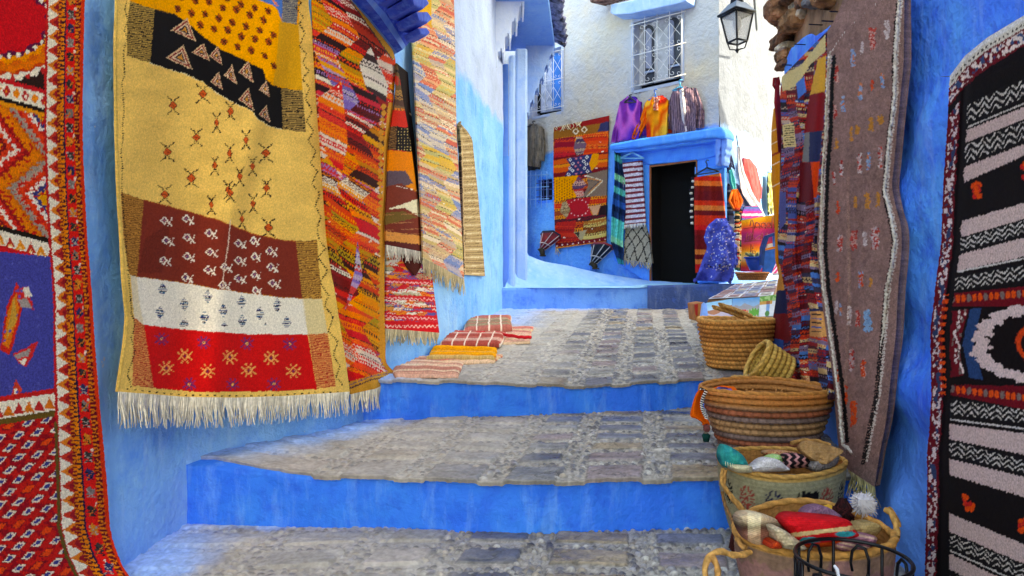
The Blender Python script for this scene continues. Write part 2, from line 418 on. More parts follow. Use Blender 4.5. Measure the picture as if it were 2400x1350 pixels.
# end of that wall, recess, pilaster with pale paint
def pbox(mb_, pxs, pys, Y0, Y1):
    """box whose front face is seen at pixel columns pxs, rows pys at depth Y0 and that runs back to Y1"""
    a = P3(pxs[0], pys[1], Y0); b = P3(pxs[1], pys[0], Y0)
    return mb_.box(((a.x + b.x) / 2, (Y0 + Y1) / 2, (a.z + b.z) / 2), ((b.x - a.x) / 2, (Y1 - Y0) / 2, abs(b.z - a.z) / 2))
xe = float(LWX[-1])
mb = MB(); mb.box((xe - 3 + .0, 10.2, 2.6), (2.98, 1.48, 2.6)); mb.build('side_wall', M_PAL, blue)      # house body behind the corner
mb = MB(); pbox(mb, (1160, 1193), (366, 730), 8.86, 9.3); mb.build('recess_lower', plaster('recess_paint', (84, 164, 240), (92, 170, 242), (76, 150, 236), bump=.3, low=((104, 160, 242), 2.0)), blue)
mb = MB(); pbox(mb, (1160, 1191), (150, 366), 8.9, 9.3); mb.build('recess_upper', M_MID, blue)
mb = MB(); pbox(mb, (1192, 1208), (128, 720), 8.78, 9.6); pbox(mb, (1208, 1236), (112, 720), 8.95, 11.3); mb.build('pilaster', M_PAL, blue, bevel=.03)
# gateway: two stepped brackets, soffit, tiled eave
def steps_profile(pts, n, t=.5, w_=.45):
    """stepped edge between two pixels with small notches"""
    (xa, ya), (xb, yb) = pts; out = []
    for i in range(n):
        x0 = xa + (xb - xa) * i / n; x1 = xa + (xb - xa) * (i + 1) / n; y0 = ya + (yb - ya) * i / n; y1 = ya + (yb - ya) * (i + 1) / n
        dx, dy = x1 - x0, y1 - y0
        out += [(x0, y0), (x0 + dx * .30, y0 + dy * .02), (x0 + dx * .32, y0 + dy * .22), (x0 + dx * .52, y0 + dy * .22), (x0 + dx * .55, y0 - dy * .10), (x0 + dx * .8, y0 - dy * .05), (x0 + dx * .82, y0 + dy * .45)]
    return out + [(xb, yb)]
def bracket(name, prof, back, Y0, Y1, m):
    pr = [P3(x, y, Y0) for x, y in prof + back]; p1 = [Vector((v.x, Y1, v.z)) for v in pr]
    mb = MB(); mb.prism(pr, p1); return mb.build(name, m, blue)
bracket('bracket', steps_profile([(1152, 156), (1232, -20)], 5), [(1150, -60), (1060, -60), (1060, 10), (1120, 156)], 8.25, 8.72, plaster('bracket_paint', (222, 232, 250), (208, 224, 250), (186, 208, 246), bump=.4))
bracket('bracket', steps_profile([(1232, 268), (1300, 102)], 6), [(1236, 100), (1232, 110)], 9.85, 10.1, M_PAL)
# soffit sloping and eave tiles
Yn, Yf = 8.3, 9.95
mb = MB()
zs_ = P3(1215, 112, Yf).z; x1 = P3(1302, 100, Yf).x; x0 = P3(1208, 100, Yf).x
xn = P3(1290, -20, Yn).x
mb.prism([Vector((x0 - .5, Yf + .15, zs_)), Vector((x1, Yf + .15, zs_)), Vector((x1 - .25, Yn - .4, zs_)), Vector((x0 - .75, Yn - .4, zs_))],
         [Vector((x0 - .5, Yf + .15, zs_ + .12)), Vector((x1, Yf + .15, zs_ + .12)), Vector((x1 - .25, Yn - .4, zs_ + .12)), Vector((x0 - .75, Yn - .4, zs_ + .12))])
mb.build('soffit', M_MID, blue)
mb = MB(); q = random.Random(4)
for i in range(15):
    t = i / 14; y = Yn - .3 + (Yf + .2 - Yn + .3) * t; x = x1 - .25 * (1 - t) - .05
    pts = [Vector((x - .1, y, zs_ + .24)), Vector((x + .10, y, zs_ + .20)), Vector((x + .22 + q.uniform(-.02, .04), y, zs_ + .13 + q.uniform(-.02, .02)))]
    mb.tube(pts, [.055, .055, .05], 8)
mb.build('eave_tile', mat((120, 130, 170), .9, (30, 1, .02), .5, vscale=12, name='old_tile'), blue, True)
# deep blue ledge with corbels over the patchwork kilim
def lpt(px, py, off): return P3(px, py, float(LY(px, off)))
def ledge_strip(name, A, B, offA, offB, m, th=.05, parent=None):
    """ribbon between two pixel paths at two stand-offs from the wall"""
    n = 24; a = resamp(A, n); b = resamp(B, n)
    top = [lpt(x, y, offA) for x, y in a]; bot = [lpt(x, y, offB) for x, y in b]
    mb = MB(); G = np.zeros((5, n, 3))
    for i in range(n):
        G[0, i] = top[i]; G[1, i] = bot[i]; e = Vector((-.4, .4, 0)).normalized() * th
        G[2, i] = bot[i] + e; G[3, i] = top[i] + e; G[4, i] = top[i]
    mb.grid(G); return mb.build(name, m, parent or blue)
ledge_strip('ledge', [(800, -8), (850, 38), (925, 128)], [(818, -8), (865, 40), (930, 122)], .06, .14, M_LEDGE2)
ledge_strip('ledge_moulding', [(818, -8), (865, 40), (931, 124)], [(848, -12), (890, 38), (944, 116)], .12, .26, M_DEEP)
ledge_strip('ledge_moulding', [(848, -12), (890, 38), (944, 116)], [(862, -14), (906, 34), (952, 106)], .26, .30, M_LEDGE2)
ledge_strip('ledge_moulding', [(862, -14), (906, 34), (952, 108)], [(930, -16), (955, 10), (975, 78)], .30, .52, M_DEEP)
for k, (x, y, s) in enumerate([(905, 4, 1.25), (930, 36, 1.1), (949, 66, .95), (962, 92, .7)]):
    o = .5; c = [lpt(x - 24 * s, y - 12 * s, o), lpt(x + 6 * s, y - 14 * s, o), lpt(x + 20 * s, y + 2 * s, o), lpt(x + 6 * s, y + 14 * s, o), lpt(x - 16 * s, y + 8 * s, o)]
    d = Vector((.16, -.12, .03)) * s
    mb = MB(); mb.prism([v for v in c], [v + d for v in c]); mb.build('corbel', M_DEEP, blue, bevel=.01)
# little pale rag of plaster at the ledge's end
ledge_strip('ledge_end', [(940, -6), (962, 30), (976, 92)], [(952, -6), (974, 30), (979, 88)], .62, .66, M_LEDGE2)

# ---- stone house on the right, blue plaster below
stoneh = thing('stone_house', 'rough stone house wall with deep blue plaster to head height', 'house', (1.8, 3.0, 0))
yy = np.arange(.35, 4.90, .018); XX = 1.05 + .207 * yy
z = np.arange(-.05, 2.92, .022); A, Bz = np.meshgrid(yy, z); X0 = 1.05 + .207 * A
ztop = 2.64 + .12 * sm(3.4, 4.2, A) + .10 * fbm(A * 3, A * 0, 4) + .05 * np.sin(A * 3)
Z = np.minimum(Bz, ztop)
low = sm(2.0, .9, A * 0 + Z) 
lump = (vn(A * 5, Z * 4, 8) ** 2 * .09 + fbm(A * 9, Z * 9, 2, 4) * .035) * (.35 + .9 * sm(1.9, 1.0, Z)) * (.2 + .8 * sm(3.0, 2.6, A) * sm(1.98, 2.2, A)) + fbm(A * 2, Z * 2, 6) * .02
P = np.stack([X0 - lump + .02, A + lump * .2, Z], -1)
mb = MB(); mb.grid(P[:, ::-1]); mb.build('wall', M_RW, stoneh, True)
mb = MB()
mb.box((5.2, .8, 6.2), (2.8, 4.0, 6.2)); mb.box((11.0, .8, 4.92), (3.0, 3.99, 4.92)); mb.box((3.2, -1.75, 5.1), (2.0, 2.12, 5.1)); mb.build('unseen_core', plaster('sun_block_coat', (190, 170, 150), (170, 150, 130), (210, 200, 185), bump=1), stoneh)  # unseen blocks added behind the wall, sized to keep sun off the lane
mb = MB()   # body following the wall's slant, a hand behind the plaster
mb.prism([Vector((1.05 + .207 * .35 + .07, .35, 0)), Vector((1.05 + .207 * 4.84 + .07, 4.84, 0)), Vector((3.0, 4.84, 0)), Vector((3.0, .35, 0))],
         [Vector((1.05 + .207 * .35 + .07, .35, 10.1)), Vector((1.05 + .207 * 4.84 + .07, 4.84, 10.1)), Vector((3.0, 4.84, 10.1)), Vector((3.0, .35, 10.1))])
mb.build('masonry', M_STONE, stoneh)
# protruding rubble stones above the plaster
def rock(c, s, seed, n=10):
    """angular stone: cube-sphere quantised by noise"""
    V = []; Fc = []
    u = np.linspace(0, 2 * np.pi, 2 * n, endpoint=False); v = np.linspace(-np.pi / 2, np.pi / 2, n)
    U, W = np.meshgrid(u, v); x = np.cos(W) * np.cos(U); y = np.cos(W) * np.sin(U); z = np.sin(W)
    def pw(a): return np.sign(a) * np.abs(a) ** .55
    r = 1 + .55 * fbm(x * 1.6 + seed, y * 1.6, z * 1.6, 3) + .30 * fbm(x * 5 + seed, y * 5, z * 5, 3)
    return np.stack([c[0] + pw(x) * s[0] * r, c[1] + pw(y) * s[1] * r, c[2] + pw(z) * s[2] * r], -1)
q = random.Random(9)
for (px, py, Yq, sx_, sy_, sz_, cc) in [(1852, 20, 4.75, .16, .12, .13, 0), (1872, -14, 4.6, .12, .12, .10, 1), (1905, 12, 4.5, .13, .12, .12, 2), (1938, -2, 4.1, .12, .1, .05, 3), (1856, 68, 4.8, .09, .12, .07, 0), (1846, 96, 4.9, .11, .13, .06, 1), (1841, 128, 4.9, .06, .12, .05, 4),
                                       (1874, 46, 4.6, .12, .12, .07, 4), (1928, -20, 4.2, .14, .12, .10, 0), (1965, -22, 3.8, .16, .1, .11, 4), (1838, 152, 4.9, .045, .1, .03, 1), (1836, 44, 4.8, .05, .08, .05, 4), (1890, 2, 4.4, .06, .08, .05, 1), (1844, 112, 4.85, .07, .08, .03, 2), (1858, -4, 4.7, .05, .08, .04, 2)]:
    mb = MB(); mb.grid(rock(P3(px, py, Yq), (sx_, sy_, sz_ * .86), q.random() * 30, 22), closed=True)
    col = [(158, 112, 84), (128, 92, 72), (206, 194, 176), (120, 122, 130), (176, 134, 100), (80, 120, 220)][cc]
    mb.build('stone', mat(col, .95, (26, 1, .05), .45, vscale=9, name='rubble_stone'), stoneh, True)
# nails in the plaster
for px, py in [(1912, 60), (1877, 106), (1846, 154), (1962, 30), (1943, 52)]:
    p = RW.at(px, py, .01); mb = MB(); mb.tube([p + Vector((.04, 0, .004)), p + Vector((-.05, -.02, 0))], .004, 5); mb.build('nail', mat((30, 30, 45), .5, None, .1, .5, name='iron'), stoneh)

# ---- white house at the end
white = thing('white_house', 'rough white limewashed house with a blue lower storey behind the steps', 'house', (2.4, 9.5, 1.0))
def fgrid(pl, s0, s1, z0, z1, ds, amp, fr, seed, holes=()):
    s = np.arange(s0, s1 + ds, ds); z = np.arange(z0, z1 + ds, ds); S, Zz = np.meshgrid(s, z)
    d = fbm(S * fr, Zz * fr, seed, 4) * amp
    P = np.stack([pl.p.x + pl.d.x * S + pl.n.x * d, pl.p.y + pl.d.y * S + pl.n.y * d, Zz], -1)
    nr, nc = S.shape; Fq = gridF(nr, nc); c = P.reshape(-1, 3)[Fq].mean(1); sc = S.reshape(-1)[Fq].mean(1); zc = Zz.reshape(-1)[Fq].mean(1)
    keep = np.ones(len(Fq), bool)
    for a, b, e, f in holes: keep &= ~((sc > a) & (sc < b) & (zc > e) & (zc < f))
    return P.reshape(-1, 3), Fq[keep]
def sz(pl, px, py):
    v = pl.at(px, py); return (v - pl.p).dot(pl.d), v.z
def hole(pl, xa, ya, xb, yb):
    a = [sz(pl, x, y) for x, y in ((xa, ya), (xb, yb))]
    return (min(a[0][0], a[1][0]), max(a[0][0], a[1][0]), min(a[0][1], a[1][1]), max(a[0][1], a[1][1]))
sc_ = (Vector((2.92, 9.03, 0)) - FAC.p).dot(FAC.d)
H_door = hole(FAC, 1524, 384, 1632, 668); H_win = hole(FAC, 1484, 52, 1600, 190); H_w2 = hole(FAC, 1246, 128, 1318, 262); H_w3 = hole(FAC, 1262, 420, 1297, 470)
V, Fq = fgrid(FAC, sc_, 3.4, .5, 7.5, .045, .06, 3, 5, (H_door, H_win, H_w2, H_w3))
mesh('wall', V, Fq, M_FAC, white, smooth=True)
V, Fq = fgrid(SID, 0, 6.5, .5, 7.5, .05, .06, 3, 15)
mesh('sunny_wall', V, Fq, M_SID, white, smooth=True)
# a thick body behind
b_ = FAC.p + FAC.d * 3.3; c_ = SID.p + SID.d * 6.4; bk = Vector((2.5, 17, 0))
k_ = [SID.p + Vector((0, .45, 0)), b_ + Vector((.1, .45, 0)), bk, c_ + Vector((-.3, .3, 0))]
mb = MB(); mb.prism([v + Vector((0, 0, .5)) for v in k_], [v + Vector((0, 0, 7.4)) for v in k_]); mb.build('unseen_core', M_DARK, white)
def fpoly(mb_, pl, pts, o0, o1, col=None):
    """polygon seen at pixels pts on a wall plane, from stand-off o0 to o1"""
    A = [pl.at(x, y, o1) for x, y in pts]; return mb_.prism([v - pl.n * (o1 - o0) for v in A], A, col)
# reveals round the openings
def reveal(pl, h, depth, m, name='reveal', t=.03):
    a, b, e, f = h; mb = MB()
    def q4(s0, s1, z0, z1):
        c = pl.p + pl.d * ((s0 + s1) / 2) - pl.n * (depth / 2 - .0); mb.box((c.x, c.y, (z0 + z1) / 2), ((s1 - s0) / 2, depth / 2 + .012, (z1 - z0) / 2), (pl.d, pl.n, Vector((0, 0, 1))))
    q4(a - t, a + .015, e, f); q4(b - .015, b + t, e, f); q4(a + .015, b - .015, f - .015, f + t); q4(a + .015, b - .015, e - t, e + .015)
    return mb.build(name, m, white)
M_REV = plaster('reveal_paint', (176, 188, 212), (166, 180, 208), (150, 172, 210), bump=.4); reveal(FAC, H_win, .22, M_REV, 'window_reveal'); reveal(FAC, H_w2, .2, M_REV, 'window_reveal'); reveal(FAC, H_w3, .14, M_CAN, 'window_reveal')
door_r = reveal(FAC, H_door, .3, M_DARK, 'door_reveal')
# windows: panel with two arched lights
IRON = mat((222, 222, 226), .5, None, .08, .2, name='painted_iron')
def arched(cx, y0, y1, hw, n=10):
    """arched light outline: y0 top, y1 bottom, half width hw (pixels)"""
    pts = [(cx - hw, y1)]
    for i in range(n + 1):
        a = math.pi - math.pi * i / n; pts.append((cx + hw * math.cos(a), y0 + hw * 1.3 - hw * 1.3 * math.sin(a)))
    return pts + [(cx + hw, y1)]
win = thing_w = MB(); fpoly(win, FAC, [(1478, 206), (1478, 50), (1604, 26), (1604, 178)], -.20, -.16)
win = win.build('window', mat((186, 190, 200), .7, (30, .5, .01), .15), white)
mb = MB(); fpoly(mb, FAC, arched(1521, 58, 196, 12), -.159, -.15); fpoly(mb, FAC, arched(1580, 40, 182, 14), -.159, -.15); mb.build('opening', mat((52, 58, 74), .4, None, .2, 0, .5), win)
for cx, y0, y1 in ((1525, 66, 160), (1577, 46, 150)):
    mb = MB(); fpoly(mb, FAC, arched(cx - 5, y0, y1, 6.5), -.149, -.12); mb.build('shutter', mat((150, 158, 186), .6, None, .1), win)
for cx, y0, y1 in ((1521, 168, 194), (1580, 154, 180)):
    mb = MB(); fpoly(mb, FAC, [(cx - 12, y0), (cx + 13, y0 - 5), (cx + 13, y0 - 1), (cx - 12, y0 + 4)], -.14, -.11); mb.build('transom', mat((150, 170, 205), .6, None, .1), win)
def curl(pl, cx, cy, r, a0, a1, off, n=12, shrink=.35):
    return [pl.at(cx + r * (1 - (1 - shrink) * i / n) * math.cos(a0 + (a1 - a0) * i / n), cy + r * (1 - (1 - shrink) * i / n) * math.sin(a0 + (a1 - a0) * i / n), off) for i in range(n + 1)]
def grille(name, x0, x1, ytl, ytr, ybl, ybr, nb, parent, spikes=True, off=.06, r=.007):
    mb = MB(); top = lambda t: ytl + (ytr - ytl) * t; bot = lambda t: ybl + (ybr - ybl) * t; X = lambda t: x0 + (x1 - x0) * t
    T = [i / nb for i in range(nb + 1)]
    for t in T:
        mb.tube([FAC.at(X(t), top(t) - (20 if spikes else 0), off), FAC.at(X(t), bot(t) + 2, off)], r, 5)
    for f in (0, .5, 1):
        mb.tube([FAC.at(X(-.06), top(0) + (bot(0) - top(0)) * f + 1, off + .01), FAC.at(X(1.08), top(1) + (bot(1) - top(1)) * f - 2, off + .01)], r * 1.1, 5)
    for c in range(nb):
        tc = (c + .5) / nb; hw = (x1 - x0) / nb * .5
        for f0, f1 in ((0, .5), (.5, 1)):
            ya = top(tc) + (bot(tc) - top(tc)) * f0; yb = top(tc) + (bot(tc) - top(tc)) * f1; ym = (ya + yb) / 2; s = (ybr - ybl) / (x1 - x0) * hw
            for sgx, sgy in ((1, 1), (1, -1), (-1, 1), (-1, -1)):
                mb.tube([FAC.at(X(tc), ym, off), FAC.at(X(tc) + sgx * hw, ym + sgy * (yb - ya) * .26 + sgx * s, off)], r * .7, 4)
                mb.tube(curl(FAC, X(tc) + sgx * hw * .55, ym + sgy * (yb - ya) * .38, hw * .42, 0 if sgx > 0 else math.pi, (1.5 if sgx > 0 else -.5) * math.pi * sgy * 1.2, off), r * .6, 4)
    return mb.build(name, IRON, parent, True)
grille('grille', 1482, 1598, 60, 28, 204, 176, 4, win)
mb = MB(); fpoly(mb, FAC, [(1430, 30), (1432, 10), (1612, -28), (1608, 2), (1590, 8), (1478, 32), (1440, 34)], .0, .28); mb.build('hood', M_PAL, white, bevel=.015)
mb = MB()
for i in range(6):
    x = 1424 + i * 9; p = FAC.at(x, 8 - i * 2.6) ; mb.tube([p + Vector((0, 0, 0)) + FAC.n * .05, p + FAC.n * .42 + Vector((0, 0, -.07 - .01 * (i % 2)))], [.055, .05], 8)
mb.build('roof_tile', mat((150, 110, 100), .9, (30, 1, .02), .4, name='clay_tile'), white, True)
# second window with blue shutters
w2 = MB(); fpoly(w2, FAC, [(1240, 268), (1240, 132), (1322, 116), (1322, 256)], -.19, -.15); w2 = w2.build('window', mat((170, 178, 200), .7, (30, .5, .01), .2), white)
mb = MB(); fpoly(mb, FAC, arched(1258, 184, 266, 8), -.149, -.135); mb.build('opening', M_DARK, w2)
mb = MB(); fpoly(mb, FAC, arched(1305, 124, 254, 11), -.149, -.12); mb.build('shutter', mat((20, 120, 205), .5, None, .12), w2)
mb = MB(); fpoly(mb, FAC, [(1249, 266), (1249, 222), (1253, 222), (1253, 266)], -.134, -.11); mb.build('shutter', mat((20, 120, 205), .5, None, .12), w2)
grille('grille', 1240, 1316, 132, 118, 264, 250, 4, w2, False, .05, .006)
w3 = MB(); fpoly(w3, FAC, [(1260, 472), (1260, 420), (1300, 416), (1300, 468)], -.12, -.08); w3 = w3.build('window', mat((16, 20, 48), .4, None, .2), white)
mb = MB()
for i in range(4): mb.tube([FAC.at(1263 + i * 11, 412) + FAC.n * .0, FAC.at(1263 + i * 11, 476) + FAC.n * .0], .008, 5)
for yq in (430, 446, 462): mb.tube([FAC.at(1258, yq) + FAC.n * .01, FAC.at(1300, yq - 3) + FAC.n * .01], .008, 5)
mb.build('bars', mat((70, 90, 150), .5, None, .1), w3, True)
mb = MB()
for i in range(5): mb.tube([FAC.at(1240 + i * 13, 404) + FAC.n * .12, FAC.at(1240 + i * 13, 488) + FAC.n * .12], .006, 5)
for yq in (414, 442, 470): mb.tube([FAC.at(1236, yq) + FAC.n * .13, FAC.at(1298, yq - 3) + FAC.n * .13], .006, 5)
mb.build('grille', mat((120, 178, 242), .5, None, .1), w3, True)
# blue porch round the door
mb = MB()
fpoly(mb, FAC, [(1437, 350), (1437, 610), (1523, 668), (1521, 386)], .005, .09)          # panel left of the door
fpoly(mb, FAC, [(1632, 377), (1633, 664), (1700, 662), (1698, 360)], .005, .09)          # panel right of it
fpoly(mb, FAC, [(1437, 350), (1521, 386), (1632, 377), (1698, 360), (1700, 320)], .0, .088)  # lintel
mb.build('porch_panel', M_CAN, white, bevel=.02)
mb = MB(); fpoly(mb, FAC, [(1428, 352), (1428, 338), (1500, 324), (1668, 300), (1690, 296), (1700, 310), (1700, 325), (1670, 322), (1500, 344)], .02, .34); mb.build('canopy', M_CAN, white, bevel=.03)
mb = MB(); fpoly(mb, FAC, [(1440, 358), (1440, 350), (1500, 342), (1676, 320), (1684, 330), (1500, 354)], .02, .24); mb.build('canopy_moulding', M_CAN, white, bevel=.02)
mb = MB()
for (xa, xb) in ((1676, 1684), (1690, 1698)):
    fpoly(mb, FAC, [(xa, 326), (xb + 6, 322), (xb + 6, 344), (xb + 2, 350), (xb + 4, 360), (xb, 366), (xb + 1, 378), (xb - 3, 388), (xa, 386)], .092, .27)
mb.build('corbel', M_LEDGE2, white, bevel=.015)
mb = MB(); fpoly(mb, FAC, [(1634, 392), (1706, 384), (1706, 392), (1634, 400)], .092, .13); mb.build('ledge', M_CAN, white, bevel=.01)
fr = mat((146, 86, 50), .6, None, .15, name='brown_wood')
mb = MB(); fpoly(mb, FAC, [(1522, 668), (1522, 388), (1525, 388), (1526, 666)], .075, .096); fpoly(mb, FAC, [(1522, 388), (1632, 374), (1632, 378), (1525, 392)], .075, .096); fpoly(mb, FAC, [(1631, 378), (1634, 377), (1634, 470), (1632, 470)], .075, .096)
mb.build('door_frame', fr, white)
a, b, e, f = H_door
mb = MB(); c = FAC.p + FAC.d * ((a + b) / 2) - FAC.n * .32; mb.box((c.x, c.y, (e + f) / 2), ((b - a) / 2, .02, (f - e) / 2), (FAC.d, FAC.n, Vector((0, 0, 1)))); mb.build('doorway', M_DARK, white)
# bench of pale plaster along the facade
n = 30
T = resamp([(1226, 575), (1240, 600), (1275, 613), (1330, 622), (1400, 640), (1470, 652), (1530, 660), (1600, 662)], n)
Bm = resamp([(1176, 690), (1230, 690), (1300, 688), (1400, 684), (1500, 678), (1600, 672)], n)
G = np.zeros((5, n, 3))
for i in range(n):
    t = i / (n - 1); Yb = 8.62 + .55 * t; Yt = 9.3 + 0 * t + .25 * math.sin(t * 2.2)
    b0 = P3(Bm[i, 0], Bm[i, 1], Yb); tp = P3(T[i, 0], T[i, 1], Yt)
    back = FAC.at(T[i, 0], T[i, 1]); back.z = tp.z + .01
    if back.y < tp.y + .02: back = tp + Vector((.01, .02, 0))
    G[0, i] = b0 - Vector((0, 0, .12)); G[1, i] = b0; G[2, i] = b0 * .45 + tp * .55 + Vector((0, .05, .01)); G[3, i] = tp; G[4, i] = back
mb = MB(); mb.grid(G); mb.build('bench', plaster('bench_paint', (116, 176, 248), (142, 192, 250), (90, 158, 246), bump=.4), white, True)

# ---- paving: heightfields with pebbles and slates
def pave(name, Xr, dx, n_rows, Yfun, Zfun, strips, cross, seed, cem, wet=1.0, pr=.019):
    """strips: lane-wise pebble rows (u position), cross: transverse rows (distance from the front edge)"""
    xs = np.arange(Xr[0], Xr[1], dx); nc = len(xs); t = np.linspace(0, 1, n_rows)
    Y0, Y1 = Yfun(xs); YY = Y0[None, :] + (Y1 - Y0)[None, :] * t[:, None]; XX = xs[None, :] + YY * 0
    U = XX - .207 * YY; D = YY - Y0[None, :]
    q = np.random.default_rng(seed)
    pmk = np.zeros(XX.shape); Hh = np.zeros(XX.shape); isl = np.ones(XX.shape)         # slab mask
    wob = .025 * fbm(U * 3, YY * 3, seed) * 2
    ds = np.full(XX.shape, 9.); dcx = np.full(XX.shape, 9.)
    for s in strips: ds = np.minimum(ds, np.abs(U - s + wob) )
    for c in cross: dcx = np.minimum(dcx, np.abs(D - c + wob * .8 + .03 * np.sin(U * 2)))
    peb = np.maximum(sm(.075, .06, ds), sm(.048, .036, dcx))
    si = np.zeros(XX.shape) 
    for s in strips: si += (U > s)
    ci = np.zeros(XX.shape)
    for c in cross: ci += (D > c)
    k = hsh(si, ci, seed)
    slab = np.array([lin((112, 112, 118)), lin((100, 100, 105)), lin((136, 122, 120)), lin((122, 121, 120)), lin((146, 143, 136)), lin((112, 114, 124)), lin((148, 132, 108))])
    Cc = slab[(k * 7).astype(int) % 7]
    mott = fbm(XX * 6, YY * 6, seed + 2, 5); fine = fbm(XX * 30, YY * 30, seed + 4, 3)
    Cc = Cc * (1 + 1.1 * mott + .8 * fine)[..., None]
    tilt = ((hsh(si, ci, seed + 3) - .5) * (U * 7 % 1) * .006)
    Hh += (fbm(XX * 9, YY * 9, seed + 7, 4) * .014 + .004 + tilt) * (1 - peb)
    mort = lin((160, 154, 145)) * (1 + 1.0 * fine + .5 * mott)[..., None]
    Cc = Cc * (1 - peb[..., None]) + mort * peb[..., None]
    Hh += peb * (-.006 + fbm(XX * 25, YY * 25, seed, 3) * .010)
    rough = np.clip(.24 + .5 * (mott + .25) / wet + .45 * peb, .16, .9)
    pebc = [lin((146, 144, 148)), lin((110, 110, 118)), lin((180, 176, 168)), lin((160, 154, 146)), lin((96, 92, 96)), lin((172, 160, 142))]
    dY = (YY[-1, nc // 2] - YY[0, nc // 2]) / (n_rows - 1)
    joint = np.clip(1 - np.abs(peb - .5) * 2.2, 0, 1)[..., None]; Cc = Cc * (1 - .55 * joint); Hh -= .004 * joint[..., 0]
    crk = (np.abs(fbm(XX * 5 + 3, YY * 11, seed + 8, 5)) < .007) & (peb < .5); Cc[crk] *= .45; Hh[crk] -= .004
    strat = fbm(XX * 4, YY * 34, seed + 9, 3); Cc = Cc * (1 + .7 * strat * (1 - peb))[..., None]; Hh += .005 * strat * (1 - peb)
    Cc = Cc * (.82 + .36 * q.random(XX.shape))[..., None]; Hh += (q.random(XX.shape) - .5) * .0022
    def pebble(ux, dd, r, e, ang):
        if dd < .03: return
        # centre in grid
        yq = None
        # X = u + .207 Y ; Y = Y0(X)+dd
        Yc = float(np.interp(ux, xs, Y0)) + dd; Xc = ux + .207 * Yc; Yc = float(np.interp(Xc, xs, Y0)) + dd; Xc = ux + .207 * Yc
        ci_ = (Xc - xs[0]) / dx; ri_ = dd / dY
        wX = int(r / dx) + 2; wY = int(r * 1.3 / dY) + 2
        a, b = max(int(ci_) - wX, 0), min(int(ci_) + wX + 1, nc); c, d = max(int(ri_) - wY, 0), min(int(ri_) + wY + 1, n_rows)
        if a >= b or c >= d: return
        x = XX[c:d, a:b] - Xc; y = YY[c:d, a:b] - Yc; ca, sa = math.cos(ang), math.sin(ang)
        xx = (x * ca + y * sa) / r; y2 = (-x * sa + y * ca) / (r * e); rr = xx * xx + y2 * y2; m = rr < 1
        h = np.sqrt(np.clip(1 - rr, 0, 1)) * r * .75
        cem_ = float(cem(np.array([Xc]), np.array([Yc]))[0])
        Hs = Hh[c:d, a:b]; Hs[m] = np.maximum(Hs[m], h[m] * .8 * (1 - .6 * cem_) - .003)
        gap = (rr >= 1) & (rr < 1.7); Cc[c:d, a:b][gap] *= .74; Hs[gap] -= .0018; colr = pebc[int(q.integers(0, 6))] * q.uniform(.55, 1.25); Cc[c:d, a:b][m] = colr
        rough[c:d, a:b][m] = q.uniform(.3, .6); pmk[c:d, a:b][m] = 1
    Dm = float(D.max())
    for s in strips:
        for off in (-.045, 0, .045):
            d = q.uniform(0, .03)
            while d < Dm:
                pebble(s + off + q.normal(0, .008), d, pr * q.uniform(.6, 1.25), q.uniform(.6, .95), q.uniform(0, 3.1)); d += pr * q.uniform(2.0, 2.9)
    for c in cross:
        for off in (-.018, .018):
            u = U.min()
            while u < U.max():
                pebble(u, c + off + q.normal(0, .006), pr * q.uniform(.6, 1.2), q.uniform(.5, .9), q.uniform(-.6, .6)); u += pr * q.uniform(2.2, 3.2)
    ce = (cem(XX, YY) * (1 - .5 * pmk))[..., None]
    cement = lin((178, 172, 162)) * (1 + .5 * mott + .35 * fine)[..., None]
    Cc = Cc * (1 - ce * .72) + cement * ce * .72
    rough = rough * (1 - ce[..., 0]) + .8 * ce[..., 0]
    Cc = Cc * np.array([1.0, 1.0, 1.03])
    # blue paint spilling off the walls
    lw = np.interp(YY, LWY, LWX); dl = XX - lw
    bl = sm(.42 + .5 * sm(5, 7.5, YY), .02, dl + .5 * fbm(XX * 3, YY * 3, 9) + .2 * fbm(XX * 12, YY * 12, 3)) * .9
    bl = np.maximum(bl, sm(.10 + .5 * sm(7.5, 8.6, YY) * sm(2.0, .4, XX), .0, (Y1[None, :] - YY) + .12 * fbm(XX * 8, YY * 8, 6)) * .8)
    bl = bl[..., None]; Cc = Cc * (1 - bl) + lin((136, 178, 242)) * (1 + .25 * mott)[..., None] * bl
    ed = sm(.03, 0, D)[..., None] * .4; Cc = Cc * (1 - ed) + lin((150, 140, 128)) * ed
    Z = Zfun(XX, YY) + Hh
    # front lip
    lipn = 4; V = np.stack([XX, YY, Z], -1)
    fr = np.stack([np.stack([xs, Y0 + .004 + 0 * xs + .012 * fbm(xs * 20, xs * 0, seed), Z[0] - .006 * i - .002], -1) for i in range(3, 0, -1)], 0)
    V = np.concatenate([fr, V], 0); cf = np.repeat((Cc[:1] * .8), 3, 0); Cc = np.concatenate([cf, Cc], 0); rough = np.concatenate([np.full((3, nc), .8), rough], 0)
    col = np.concatenate([np.clip(Cc, .01, 1), rough[..., None]], -1).reshape(-1, 4)
    return mesh(name, V.reshape(-1, 3), gridF(V.shape[0], nc), mat_vc(.5, (90, .35, .004), .45, 'paving', .2, 40, rattr=True), None, col, True)
E1x = [-1.7, -1.47, -1.3, -.84, -.39, .10, .5, 1.05, 2.2]; E1y = [3.16, 3.16, 3.10, 3.03, 2.985, 2.93, 2.975, 3.0, 3.0]
E2x = [-1.1, -.78, -.3, .5, .85, 1.6, 3.]; E2y = [4.11, 4.13, 4.22, 4.34, 4.38, 4.6, 4.75]
def z1(X, Y): return .25 + .045 * sm(-.9, -1.5, X)
def z2e(X): return np.interp(X, [-1.1, -.78, -.3, .5, .85, 1.6, 3.], [.525, .515, .492, .437, .455, .459, .46])
